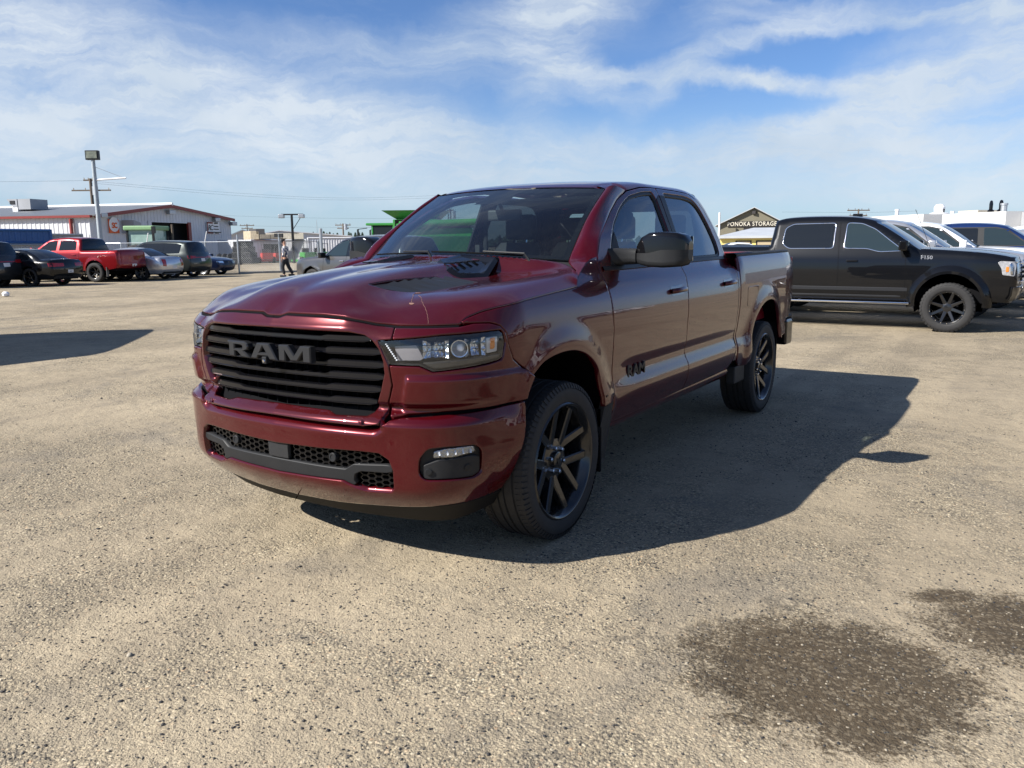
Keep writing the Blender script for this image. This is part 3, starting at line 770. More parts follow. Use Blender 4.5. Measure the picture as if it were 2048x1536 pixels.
# ---- headlights
LAMP = [(.592, 1.094), (.889, 1.121), (1.182, 1.127), (1.196, 1.115), (1.204, 1.075), (1.192, 1.012), (1.180, 1.001), (1.12, .991), (1.0, .980), (.845, .968), (.785, .994), (.638, .997)]
def headlight(m):
    sg = -1 if m else 1
    bo = panel('headlight_housing', LAMP, body, SAT, HERO, step=.03, off=-.075, flange=-.07, mirror=m)
    def pod(name, poly, off, mat, parent, fl=.05, step=.012, bulge=0.0, par=1):
        return panel(name, rpoly(poly, .006, 2), body, mat, parent, step=step, off=off, flange=fl, mirror=m, ins=.002)
    pod('parking_light', [(.655, 1.074), (.765, 1.082), (.80, 1.02), (.785, 1.010), (.672, 1.008)], -.040, pm('frosted_lamp', (.20, .19, .20), rough=.3, coat=.5), bo)
    pod('turn_signal', [(1.118, 1.100), (1.182, 1.103), (1.176, 1.035), (1.118, 1.030)], -.022, pm('clear_side_lens', (.45, .44, .42), rough=.25, coat=.4), bo)
    pod('amber_reflector', [(1.138, 1.098), (1.164, 1.100), (1.160, 1.050), (1.136, 1.046)], -.018, AMB, bo)
    for (sc, zc, r0, nm) in ((.965, 1.060, .034, 'projector_lamp'),):
        c = body(sc, zc); n = nrm(body, sc, zc); n = np.array([n[0]*.45, n[1], 0]); n /= np.linalg.norm(n); c = c - n*.070
        prof = [(.045, r0*1.12), (.044, r0), (.022, r0*.82), (.004, r0*.5), (0, r0*.28)]
        q = MB().lathe(prof, (c[0]*sg, c[1], c[2]), (n[0]*sg, n[1], n[2]), 28)
        rl = q.build(nm, ALU, bo, smooth=True)
        MB().lathe([(.006, .018), (.022, .016), (.030, .009), (.032, 0)], (c[0]*sg, c[1], c[2]), (n[0]*sg, n[1], n[2]), 20).build('lens', LAMPW, rl, smooth=True)
    # two faceted reflector bowls either side of the projector
    for (s0, s1) in ((.80, .925), (1.0, 1.112)):
        for k in range(7):
            for j in range(3):
                u0, u1 = s0 + (s1-s0)*k/7, s0 + (s1-s0)*(k+.92)/7; w0, w1 = 1.022 + .030*j, 1.022 + .030*(j+.9)
                dep = lambda u, w: .020 + .040*math.sin(math.pi*min(1, max(0, (u-s0)/(s1-s0))))*(.6 + .4*math.sin(math.pi*(w-1.02)/.09)) + .008*((k*7+j*3) % 3)
                V = [np.array(body(u, w)) - nrm(body, u, w)*dep(u, w) for u, w in ((u0, w0), (u1, w0), (u1, w1), (u0, w1))]
                mid = np.mean(V, 0) + np.array([0, .006, 0]); V = np.array(V + [mid])*[sg, 1, 1]
                MB().add(V, [(0, 1, 4), (1, 2, 4), (2, 3, 4), (3, 0, 4)]).build('reflector_facet', ALU, bo)
    for k in range(9):
        s = .625 + .0062*k; z = 1.083 - .0085*k; c = body(s, z) - nrm(body, s, z)*.020
        MB().box((c[0]*sg-.0035, c[1]-.003, z-.0028), (c[0]*sg+.0035, c[1]+.003, z+.0028)).build('led_light', LAMPW, bo)
    panel('lower_strip', rpoly([(.80, 1.002), (1.19, 1.022), (1.185, 1.004), (.86, .975), (.82, .99)], .004, 2), body, pm('smoked_bezel', (.035, .033, .03), rough=.3, coat=.3), bo, step=.02, off=-.016, flange=.03, mirror=m)
    panel('lens', LAMP, body, LNS, bo, step=.03, off=-.003, flange=0, mirror=m)
both(headlight)

# ---- doors
def loopz(c): return np.array(c)
WIN1 = rpoly([(.725, 1.372), (.83, 1.505), (.99, 1.66), (1.18, 1.775), (1.36, 1.828), (1.60, 1.848), (1.765, 1.850), (1.79, 1.80), (1.79, 1.385), (1.45, 1.376)], [.01, .05, .05, .08, .05, .03, .02, .02, .012, .01])
WIN2 = rpoly([(1.915, 1.388), (1.95, 1.80), (1.965, 1.850), (2.35, 1.848), (2.54, 1.830), (2.645, 1.775), (2.71, 1.67), (2.755, 1.50), (2.742, 1.425), (2.70, 1.398)], [.012, .02, .02, .05, .06, .07, .08, .08, .03, .03])
D1 = [(.582, .482), (.586, .70), (.579, .85), (.567, 1.0), (.554, 1.12), (.553, 1.26), (.567, 1.34), (.60, 1.43), (.72, 1.545), (.88, 1.66), (1.02, 1.745), (1.18, 1.815), (1.36, 1.855), (1.60, 1.872), (1.862, 1.874), (1.858, 1.60), (1.836, 1.45), (1.80, 1.33), (1.745, 1.22), (1.725, 1.12), (1.722, 1.0), (1.740, .85), (1.762, .68), (1.766, .50), (1.4, .492)]
D2 = [(1.773, .500), (1.769, .68), (1.747, .85), (1.729, 1.0), (1.732, 1.12), (1.752, 1.22), (1.807, 1.33), (1.843, 1.45), (1.865, 1.60), (1.869, 1.874), (2.2, 1.874), (2.48, 1.866), (2.64, 1.835), (2.74, 1.77), (2.80, 1.66), (2.835, 1.50), (2.848, 1.35), (2.845, 1.15), (2.845, .80), (2.83, .66), (2.79, .57), (2.71, .512), (2.4, .505)]
def doors(m):
    sg = -1 if m else 1
    for nm, D, WN, hy in (('door', D1, WIN1, 1.545), ('door', D2, WIN2, 2.62)):
        d = panel(nm, D, side, RED, HERO, holes=[WN], step=.02, flange=.03, mirror=m, cstep=.022, hole_flange=.012)
        # black window frame, glass
        o = inset(WN if area2(WN) > 0 else WN[::-1], -.0) ; i_ = inset(WN if area2(WN) > 0 else WN[::-1], .020)
        panel('window_frame', o, side, SAT, d, holes=[i_], step=.03, off=-.006, flange=.015, mirror=m)
        panel('window', inset(WN if area2(WN) > 0 else WN[::-1], .014), side, SDG if D is D1 else TNG, d, step=.06, off=-.016, flange=0, mirror=m)
        # belt moulding
        ys = np.linspace(D[0][0]+.03 if D is D1 else 1.83, 1.79 if D is D1 else 2.80, 24)
        zz = 1.352 + .022*sstep(.6, 2.8, ys) if True else 0
        P0 = side(ys, zz); P1 = side(ys, zz+.024)
        T = np.stack([P0 + (.001, 0, 0), P0 + (.008, 0, .002), P1 + (.008, 0, -.002), P1 + (.001, 0, 0)], 1)*[sg, 1, 1]
        MB().grid(T, flip=(sg < 0) ).build('belt_moulding', SAT, d, smooth=True)
        # handle with its cup
        P = side(hy, 1.195); cup = rpoly([(hy-.115, 1.165), (hy-.115, 1.225), (hy+.105, 1.232), (hy+.118, 1.20), (hy+.105, 1.168)], .025)
        panel('handle_cup', cup, side, pm('dark_red_cup', (.035, .003, .006), rough=.25, metal=.5, coat=1), d, step=.03, off=.0012, flange=0, mirror=m)
        C_ = [side(hy-.10, 1.196) + (.004, 0, 0), side(hy-.07, 1.20) + (.036, 0, 0), side(hy, 1.203) + (.043, 0, 0), side(hy+.07, 1.202) + (.036, 0, 0), side(hy+.10, 1.20) + (.004, 0, 0)]
        C_ = catmull([c*[sg, 1, 1] for c in C_], 5)
        hb_ = MB().tube(C_, .0135, 10).build('handle', RED, d, smooth=True)
        for v in hb_.data.vertices:
            v.co.z = 1.20 + (v.co.z - 1.20)*1.25
        if D is D2: continue
        # side badge
        cy = .925; zc = .752
        P = side(cy, zc); xf = frame((sg*(P[0]+.004), cy, zc), (0, sg, 0), (0, 0, 1), (sg, 0, 0))
        P0 = side(np.array([.78, 1.08]), np.array([zc, zc]))
        text_mesh('badge', 'RAM', .098, .010, SAT, d, bevel=.0015, xf=xf, sx=1.32, shear=.0)
both(doors)
def bpost(m):       # black pillar trim between the windows
    panel('pillar_trim', [(1.800, 1.385), (1.795, 1.80), (1.855, 1.828), (1.852, 1.60), (1.83, 1.45), (1.81, 1.385)], side, SAT, HERO, step=.05, off=.002, flange=.006, mirror=m)
    panel('pillar_trim', [(1.84, 1.388), (1.862, 1.60), (1.873, 1.828), (1.955, 1.828), (1.95, 1.78), (1.912, 1.388)], side, SAT, HERO, step=.05, off=.002, flange=.006, mirror=m)
both(bpost)

# ---- cab shell: pillars, roof rails, roof, rear wall
def wsp(t, k):
    """windscreen surface"""
    t = np.asarray(t, float); k = np.asarray(k, float); q = 1 - t*t
    x = t*(.742 + (.655-.742)*k); y = (.505 - .215*q)*(1-k) + (1.140 - .115*q)*k
    z = (1.413 + .028*q)*(1-k) + (1.838 + .016*q)*k
    b = np.sin(math.pi*np.clip(k, 0, 1))*.028
    return np.stack([x, y - b*.55, z + b*.83], -1)
def apillar(m):
    sg = -1 if m else 1
    kk = np.linspace(0, 1, 22)
    ins_ = [np.array([.925, .265, 1.325]), np.array([.868, .362, 1.362]), np.array([.80, .428, 1.386]), np.array([.765, .472, 1.400])] + [wsp(1.0, k) + (.006, 0, .002) for k in kk]
    fr_y = [(.252, 1.318), (.34, 1.357), (.43, 1.398), (.52, 1.425)] + [(float(np.interp(k, [0, .12, .3, .5, .7, .85, 1], [.585, .66, .79, .945, 1.11, 1.235, 1.36])), 0) for k in kk]
    dz = np.array(D1)[6:13]
    out = []
    for i, (y, z) in enumerate(fr_y):
        if i >= 4: z = float(np.interp(y, [.567, .60, .72, .88, 1.02, 1.18, 1.36], [1.34, 1.43, 1.545, 1.66, 1.745, 1.815, 1.855])) + .008
        out.append(side(y, z))
    G = []
    for ii, (a, b) in enumerate(zip(ins_, out)):
        b = np.asarray(b); mid = (a + b)/2; w = np.linalg.norm(b - a)*(.15 + .85*min(1, ii/7))
        ridge = a*.45 + b*.55 + np.array([.32, -.42, .30])*w*.42
        G.append(catmull([a + (0, .012, -.010), a, a*.7 + b*.3 + np.array([.15, -.5, .35])*w*.26, ridge*.5 + mid*.5 + np.array([.2, -.2, .15])*w*.10, b + (.0, 0, .0), b - (.012, 0, 0)], 3))
    G = np.array(G)*[sg, 1, 1]
    MB().grid(G, flip=(sg > 0)).build('front_pillar', RED, HERO, smooth=True, sharp=60)
    # roof rail and rear pillar
    ztop = lambda y: np.interp(y, [1.36, 1.60, 2.2, 2.48, 2.64, 2.74, 2.80, 2.835, 2.86], [1.863, 1.880, 1.882, 1.873, 1.843, 1.778, 1.668, 1.508, 1.36])
    R_ = []
    for y in np.r_[np.linspace(1.15, 1.34, 6), np.linspace(1.36, 2.50, 24)]:
        v0 = float(v_of_z(ztop(y) if y >= 1.36 else float(np.interp(y, [1.02, 1.18, 1.36], [1.75, 1.82, 1.863])))); v1 = float(np.interp(.60, _sec[::-1, 0], _sv[::-1]))
        vs_ = np.linspace(v0, v1, 9); yy = np.full(9, y) ; P = cab(yy, vs_)
        if y < 1.35: P = P - np.array([.004, 0, .005])
        R_.append(np.vstack([P[0] - (.012, 0, 0), P, P[-1] - (0, 0, .012)]))
    MB().grid(np.array(R_)*[sg, 1, 1], flip=(sg > 0)).build('roof_rail', RED, HERO, smooth=True, sharp=50)
    yr = lambda z: np.interp(z, [.56, .80, 1.25, 1.36, 1.45, 1.60, 1.72, 1.80, 1.86, 1.90, 1.93], [2.87, 2.885, 2.888, 2.915, 2.93, 2.94, 2.925, 2.90, 2.86, 2.82, 2.78])
    yf = lambda z: np.interp(z, [.56, .66, 1.15, 1.35, 1.50, 1.665, 1.775, 1.843, 1.873], [2.80, 2.853, 2.853, 2.856, 2.843, 2.808, 2.748, 2.64, 2.50])
    R_ = []
    for z in np.r_[np.linspace(.57, 1.27, 12), np.linspace(1.31, 1.873, 26)]:
        a, b = float(yf(z)), float(yr(z)); P = side(np.linspace(a, b, 7), np.full(7, z)); k = np.linspace(0, 1, 7)[:, None]**3*sstep(1.28, 1.40, z)
        P = P - k*np.array([.035, 0, 0]); R_.append(np.vstack([P[0] - (.015, 0, 0), P, P[-1] - (.05, -.004, 0)]))
    v1 = float(np.interp(.60, _sec[::-1, 0], _sv[::-1]))
    for v in np.linspace(float(v_of_z(1.873)), v1, 8)[1:]:
        zz = float(np.interp(v, _sv, _sec[:, 1])); q = np.linspace(2.50, float(yr(zz)), 7); P = cab(q, np.full(7, v)); k = np.linspace(0, 1, 7)[:, None]**3; P = P - k*np.array([.03, 0, .012])
        R_.append(np.vstack([P[0] - (.004, 0, .01), P, P[-1] - (.05, -.004, .02)]))
    MB().grid(np.array(R_)*[sg, 1, 1], flip=(sg < 0)).build('rear_pillar', RED, HERO, smooth=True, sharp=60)
both(apillar)
def roof():
    ys = np.linspace(0, 1, 40); xs = np.linspace(-.615, .615, 41); G = []
    for a in ys:
        row = []
        for x in xs:
            t = x/.655; y0 = wsp(np.clip(t, -1, 1), 1.0)[1]; y = y0 + (2.90 - y0)*a
            v = float(np.interp(abs(x), _sec[::-1, 0], _sv[::-1])); P = cab(y, v); P[0] = x
            if a == 0:
                P = wsp(np.clip(t, -1, 1), 1.0) + (0, .004, .004)
            w = max(0, 1 - (y - y0)/.25)
            tgt = wsp(np.clip(t, -1, 1), 1.0)[2] + .006 + (y-y0)*.20
            P[2] = P[2]*(1-w**1.5) + min(P[2]+.02, tgt)*w**1.5
            rr = max(0, (abs(x)-.585)/.03); P[2] -= .007*min(1, rr)
            P[2] -= .05*sstep(2.80, 2.95, y)**2
            row.append(P)
        G.append(row)
    G = np.array(G); MB().grid(G, flip=True).build('roof', REDH, HERO, smooth=True)
    # centre stamping ribs are shallow; shark fin aerial
    # rear wall of the cab with its window
    sec = [(x*.93, z - .01) for x, z in [(.86, 1.30), (.845, 1.42), (.80, 1.60), (.74, 1.74), (.68, 1.83), (.60, 1.865), (.3, 1.885), (0, 1.89)]]
    f = lambda x, z: np.stack([np.asarray(x, float), 2.935 - .03*np.asarray(x, float)**2 - .22*np.maximum(0, np.asarray(z, float) - 1.55)**1.5, np.asarray(z, float)], -1)
    wn = rpoly([(-.62, 1.42), (.62, 1.42), (.56, 1.76), (-.56, 1.76)], .05)
    o = [(a, b) for a, b in sec] + [(-a, b) for a, b in sec[::-1][1:]]
    panel('cab_rear_wall', np.array(o), lambda x, z: f(x, z), RED, HERO, holes=[wn], step=.08, flange=.02)
    panel('rear_window', wn, f, glassm('rear_glass', (.45, .5, .5)), HERO, step=.1, off=-.01, flange=0)
roof()
def glass():
    t = np.linspace(-1, 1, 33); k = np.linspace(0, 1, 17); T, K = np.meshgrid(t, k, indexing='ij')
    G = wsp(T, K); MB().grid(G).build('windshield', WSG, HERO, smooth=True)
    # ceramic border + sensor pod
    b = MB(); rim = []
    for (ta, tb, ka, kb) in ((-1, 1, .935, 1.0), (-1, 1, 0, .045), (-1, -.955, 0, 1), (.955, 1, 0, 1)):
        T, K = np.meshgrid(np.linspace(ta, tb, 25), np.linspace(ka, kb, 9), indexing='ij'); b.grid(wsp(T, K) + (0, .006, -.006))
    T, K = np.meshgrid(np.linspace(-.16, .16, 5), np.linspace(.74, .95, 4), indexing='ij'); T = T*(1.9 - K); b.grid(wsp(T, K) + (0, .008, -.008))
    b.build('windshield_border', VOID, HERO, smooth=True)
    mr = MB(); mr.box((-.125, .985, 1.655), (.125, 1.02, 1.725)); mo = mr.build('rear_view_mirror', TRIM, HERO, bevel=.012)
    MB().box((-.112, 1.021, 1.665), (.112, 1.024, 1.715)).build('mirror_glass', CHR, mo)
    MB().tube([(0, .985, 1.70), (0, .93, 1.78)], .012, 8).build('stalk', TRIM, mo)
    # cowl and wipers
    c = []
    for tt in np.linspace(-1, 1, 31):
        q = 1 - tt*tt; w0 = wsp(tt, 0.0)
        fx = np.interp(abs(tt), [0, .4, .74, 1.0], [0, .3, .55, .76]); fy = np.interp(abs(tt), [0, .4, .74, 1.0], [.312, .332, .387, .452]); fz = float(np.interp(abs(tt), [0, .4, .74, 1.0], [1.437, 1.432, 1.417, 1.385]))
        a = np.array([math.copysign(fx, tt), fy, fz]); a[1] = min(a[1], w0[1] + .02); 
        c.append([a + (0, -.03, -.03), a + (0, -.01, -.022), (a + w0)/2 + (0, 0, -.022), w0 + (0, .03, -.004)])
    MB().grid(np.array(c), flip=True).build('cowl_panel', PLA, HERO, smooth=True)
    for (x0, x1) in ((.52, -.06), (-.08, -.62)):
        T0 = np.linspace(0, 1, 14); pts = [wsp((x0 + (x1-x0)*q)/.742, .008 + .022*q) + np.array([0, -.014, .008]) for q in T0]
        MB().tube(pts, .0055, 6).build('wiper_blade', VOID, HERO)
        a = np.array(pts[5]); MB().tube([np.array([x0+.06, pts[0][1]-.02, 1.40]), pts[0] + np.array([.02, -.02, .012]), a + (0, -.006, .012)], [.009, .007, .005], 6).build('wiper_arm', SAT, HERO)
glass()

# ---- mirrors
def mirror_(m):
    sg = -1 if m else 1
    o = empty('side_mirror', (0, 0, 0)); o.parent = HERO
    sec = lambda x, y0, y1, z0, z1, r: rpoly([(y0, z0), (y1, z0), (y1, z1), (y0, z1)], r, 4)
    def loft(S, name, mat):
        G = [[(x*sg, y, z) for (y, z) in s_] for x, s_ in S]; G = np.array(G); G = np.concatenate([G, G[:, :1]], 1)
        mb = MB().grid(G, flip=(sg < 0)); mb.add(G[0, :-1], [tuple(range(G.shape[1]-1))[::-1] if sg > 0 else tuple(range(G.shape[1]-1))]); mb.add(G[-1, :-1], [tuple(range(G.shape[1]-1)) if sg > 0 else tuple(range(G.shape[1]-1))[::-1]])
        return mb.build(name, mat, o, smooth=True, sharp=50)
    # arm
    loft([(.855, sec(0, .74, .92, 1.375, 1.475, .03)), (.90, sec(0, .79, .93, 1.378, 1.475, .035)), (.96, sec(0, .83, .94, 1.382, 1.474, .035)), (1.0, sec(0, .84, .95, 1.384, 1.472, .03))], 'arm', PLA)
    H = [(.985, .875, .965, 1.398, 1.478), (1.0, .858, .972, 1.390, 1.500), (1.03, .842, .985, 1.382, 1.537), (1.08, .834, .995, 1.372, 1.562), (1.16, .836, 1.0, 1.368, 1.566), (1.235, .852, 1.003, 1.372, 1.560), (1.272, .885, 1.005, 1.382, 1.545), (1.288, .93, 1.002, 1.41, 1.512)]
    mid = 1.442
    loft([(x, [(y, max(z, mid - .0)) for y, z in sec(0, a, b, c, d, .030)]) for x, a, b, c, d in H[1:]], 'housing', BLK)
    loft([(x*1.0 + (.001 if x > 1 else 0), [(y - .004 + .0*0, min(z, mid + .004 + .018*sstep(1.08, 1.12, x))) for y, z in sec(0, a-.004, b, c-.004, d, .030)]) for x, a, b, c, d in H], 'lower_cover', GRY)
    MB().box((min(1.01*sg, 1.285*sg), 1.004, 1.40), (max(1.01*sg, 1.285*sg), 1.009, 1.54)).build('mirror_glass', CHR, o)
    panel('sail', [(.70, 1.368), (.735, 1.372), (.86, 1.49), (.985, 1.60), (.91, 1.50), (.90, 1.375)] if False else [(.725, 1.378), (.775, 1.43), (.86, 1.515), (.95, 1.585), (.93, 1.48), (.935, 1.382)], side, PLA, o, step=.05, off=-.004, flange=.012, mirror=m)
both(mirror_)

# ---- bed
ARC2 = catmull([(3.235, .52), (3.222, .60), (3.232, .73), (3.300, .85), (3.420, .950), (3.590, 1.003), (3.780, 1.003), (3.960, .955), (4.085, .86), (4.15, .74), (4.165, .62)], 5)
def bed(m):
    sg = -1 if m else 1
    o = [(2.915, .56), (3.0, .50), (3.16, .492)] + [tuple(p) for p in ARC2] + [(4.50, .66), (4.52, .80), (4.742, .80), (4.74, 1.0), (4.735, 1.20), (4.728, 1.34), (4.70, 1.395), (4.66, 1.41), (3.8, 1.402), (2.93, 1.392), (2.908, 1.25), (2.905, .9)]
    o = [(2.915, .56), (3.0, .50), (3.16, .492)] + [tuple(p) for p in ARC2] + [(4.40, .64), (4.44, .78), (4.752, .79), (4.75, 1.0), (4.745, 1.20), (4.735, 1.34), (4.71, 1.395), (4.67, 1.41), (3.8, 1.402), (2.93, 1.392), (2.908, 1.25), (2.905, .9)]
    f = lambda y, z: body(np.asarray(y) + S_Y0, z)
    b = panel('bed_side', o, f, RED, HERO, step=.028, flange=.03, mirror=m, cstep=.022)
    fl = rpoly([(3.095, .985), (3.09, 1.145), (3.40, 1.145), (3.40, 1.09), (3.30, .975)], .03)
    if not m: panel('fuel_door', fl, f, RED, b, step=.03, off=.0015, flange=.004, ins=.003)
    # cap rail
    ys = np.linspace(2.925, 4.70, 30); T = []
    for y in ys:
        P = body(y + S_Y0, 1.398 + .006*(y-2.9)); T.append([P + (.004, 0, -.012), P + (.002, 0, .012), P + (-.02, 0, .020), P + (-.085, 0, .020), P + (-.09, 0, -.02)])
    MB().grid(np.array(T)*[sg, 1, 1], flip=(sg > 0)).build('bed_rail', PLA, b, smooth=True, sharp=50)
    ip = MB(); ip.box((min(sg*.83, sg*.86), 2.95, .80), (max(sg*.83, sg*.86), 4.70, 1.40)); ip.build('inner_panel', pm('satin_red_paint', (.16, .004, .014), rough=.45, metal=.3), b)
    # tail lamp
    MB().box((min(.88*sg, .944*sg), 4.74, 1.0), (max(.88*sg, .944*sg), 4.77, 1.36)).build('tail_light', TAIL, HERO, bevel=.012)
both(bed)
bd = MB(); bd.box((-.84, 2.945, .82), (.84, 4.70, .86)); bd.build('bed_floor', PLA, HERO)
MB().box((-.84, 2.95, .84), (.84, 2.98, 1.39)).build('bed_front_wall', RED, HERO)
MB().box((-.895, 4.705, .80), (.895, 4.765, 1.41)).build('tailgate', RED, HERO, bevel=.015)
rb = MB(); rp = [(-1.0, 4.44), (-1.005, 4.62), (-.97, 4.80), (-.90, 4.86), (.90, 4.86), (.97, 4.80), (1.005, 4.62), (1.0, 4.44), (.88, 4.44), (.88, 4.70), (-.88, 4.70), (-.88, 4.44)]
rb.prism(rp, .52, .76, (0, 1, 2)); rb.build('rear_bumper', BLK, HERO, bevel=.02)
MB().prism([(-.93, 4.55), (-.96, 4.80), (-.86, 4.90), (.86, 4.90), (.96, 4.80), (.93, 4.55)], .762, .79, (0, 1, 2)).build('bumper_step', PLA, HERO, bevel=.006)

# ---- rocker, liners, chassis
def under(m):
    sg = -1 if m else 1
    yy = np.linspace(.575, 2.80, 20); T = []
    for y in yy:
        T.append([(.945, y, .50), (.950, y, .478), (.935, y, .445), (.90, y, .42), (.80, y, .42)])
    MB().grid(np.array(T)*[sg, 1, 1], flip=(sg < 0)).build('rocker_panel', RED, HERO, smooth=True, sharp=40)
    for arc, yc, zc in ((ARC1[6:][::-1], 0, ZF), (ARC2[6:-4], WB, ZR)):
        a = np.array(arc); L = []
        for (y, z) in a:
            P = body(y + S_Y0, z); q = np.array([P[0], y, z]); d = np.array([0, y-yc, z-zc+.02]); d /= np.linalg.norm(d)
            L.append([q - (.012, 0, 0), q - (.03, 0, 0) + d*.02, q*[0, 1, 1] + np.array([.62, 0, 0]) + d*.02])
        L = np.array(L)*[sg, 1, 1]; mb = MB().grid(L).grid(L, flip=True)
        n = len(L); mb.add(np.vstack([L[:, 2]]), [tuple(range(n)), tuple(range(n))[::-1]])
        mb.build('wheel_arch_liner', VOID, HERO, smooth=False)
    # mud flap strip and splash guard
    fl = MB(); V = np.array([side(.432, .69), side(.573, .672), side(.575, .49) - (.01, 0, 0), (.925, .545, .27), (.925, .43, .27), (.985, .43, .5)])
    V[:, 0] = np.clip(V[:, 0], .9, 1.03)
    poly = [(.43, .68), (.572, .668), (.572, .49), (.55, .30), (.525, .275), (.425, .275), (.43, .5)]
    g = [[(side(y, max(z, .5))[0]*sg + .004*sg - (0.02*sg if z < .4 else 0), y, z) for y, z in poly], [((side(y, max(z, .5))[0]-.03)*sg - (0.02*sg if z < .4 else 0), y, z) for y, z in poly]]
    n = len(poly); fl.add(g[0] + g[1], [tuple(range(n)) if sg > 0 else tuple(range(n))[::-1], tuple(range(n, 2*n))[::-1] if sg > 0 else tuple(range(n, 2*n))] + [((i+n), (i+1) % n+n, (i+1) % n, i) if sg > 0 else (i, (i+1) % n, (i+1) % n+n, (i+n)) for i in range(n)])
    fl.build('splash_guard', PLA, HERO)
    MB().box((min(.74*sg, .99*sg), .43, .24), (max(.74*sg, .99*sg), .445, .60)).build('mud_flap', VOID, HERO)
    MB().box((min(.72*sg, .98*sg), 4.16, .33), (max(.72*sg, .98*sg), 4.175, .80)).build('mud_flap', VOID, HERO)
    MB().box((min(.90*sg, .97*sg), 2.93, .36), (max(.90*sg, .97*sg), 3.20, .50)).build('skid_bracket', PLA, HERO, bevel=.01)
    MB().box((min(.42*sg, .55*sg), -.8, .42), (max(.42*sg, .55*sg), 4.6, .56)).build('frame_rail', VOID, HERO)
both(under)
MB().box((-.90, .45, .52), (.90, 2.90, .60)).build('underbody', VOID, HERO)
for sg in (1, -1): MB().box((min(.55*sg, .82*sg), -.60, .44), (max(.55*sg, .82*sg), -.47, .95)).build('wing_sun_block', VOID, HERO)  # added unseen block, keeps sun from leaking onto the front tyre
for sg in (1, -1): MB().box((min(.82*sg, .955*sg), -.455, .50), (max(.82*sg, .955*sg), -.43, .92)).build('wing_sun_block', VOID, HERO)  # second added block, closes the sunlit slit between bumper and wing
MB().box((-.60, -.75, .55), (.60, .45, .95)).build('engine_bay', VOID, HERO)
MB().prism([(-.56, -.82), (.56, -.82), (.72, -.72), (.80, -.60), (.80, -.47), (-.80, -.47), (-.80, -.60), (-.72, -.72)], .40, .42).build('sun_block_sheet', VOID, HERO)  # added unseen sheet, stops sun falling through the intake below the nose
MB().tube([(-.75, 0, .405), (.75, 0, .405)], .05, 10).build('front_axle', VOID, HERO)
ax = MB().tube([(-.75, WB, .405), (.75, WB, .405)], .05, 10); ax.lathe([(-.15, .05), (-.08, .15), (.08, .15), (.15, .05)], (0, WB, .405), (1, 0, 0), 16); ax.build('rear_axle', VOID, HERO)

# ---- wheels
def tyre_mesh(R, r, w, tread=True, lugs=60, mat=None, nseg=72, chunky=False):
    """axis x, outer face at +w/2"""
    h = w/2; prof = [(-h*.82, r), (-h*.98, r+(R-r)*.30), (-h*1.0, r+(R-r)*.62), (-h*.93, R-.022), (-h*.86, R-.008)]
    top = [(-h*.84, R-.003), (-h*.56, R), (-h*.54, R-.008), (-h*.48, R-.008), (-h*.46, R), (-h*.18, R+.001), (-h*.16, R-.008), (-h*.10, R-.008), (-h*.08, R+.001),
           (h*.08, R+.001), (h*.10, R-.008), (h*.16, R-.008), (h*.18, R+.001), (h*.46, R), (h*.48, R-.008), (h*.54, R-.008), (h*.56, R), (h*.84, R-.003)]
    prof += top + [(h*.86, R-.008), (h*.93, R-.022), (h*1.0, r+(R-r)*.62), (h*.985, r+(R-r)*.45), (h*.985, r+(R-r)*.30), (h*.95, r+(R-r)*.12), (h*.82, r)]
    m = MB().lathe(prof, (0, 0, 0), (1, 0, 0), nseg)
    return m
def add_tread(m, R, w, n=64, chunky=False):
    h = w/2
    for k in range(n):                      # shoulder blocks
        a = 2*math.pi*k/n; da = 2*math.pi/n*(.34 if not chunky else .30)
        for sgn in (1, -1):
            V = []
            r1 = R + (.004 if not chunky else .010)
            for (x, rr) in ((h*.60, R-.004), (h*.60, r1), (h*.90, r1-.008), (h*1.0, R-.03), (h*.9, R-.04)):
                for aa in (a - da, a + da*.9):
                    sh = (x/h)*.02*sgn; V.append((x*sgn, math.sin(aa+sh)*rr, math.cos(aa+sh)*rr))
            Fs = [(0, 1, 3, 2), (2, 3, 5, 4), (4, 5, 7, 6), (0, 2, 4, 6, 8), (1, 9, 7, 5, 3)]
            if sgn > 0: Fs = [f[::-1] for f in Fs]
            m.add(V, Fs)
        for x0, x1 in (((-.44, -.2), (-.06, .06), (.2, .44)) if chunky else ()):
            V = []
            for rr in (R-.006, R+.010):
                for (x, aa) in ((x0*h, a-da), (x1*h, a-da*.6), (x1*h, a+da), (x0*h, a+da*.7)): V.append((x, math.sin(aa)*rr, math.cos(aa)*rr))
            m.add(V, [(4, 5, 6, 7), (0, 1, 5, 4), (1, 2, 6, 5), (2, 3, 7, 6), (3, 0, 4, 7), (7, 6, 5, 4), (4, 5, 1, 0)])
    return m
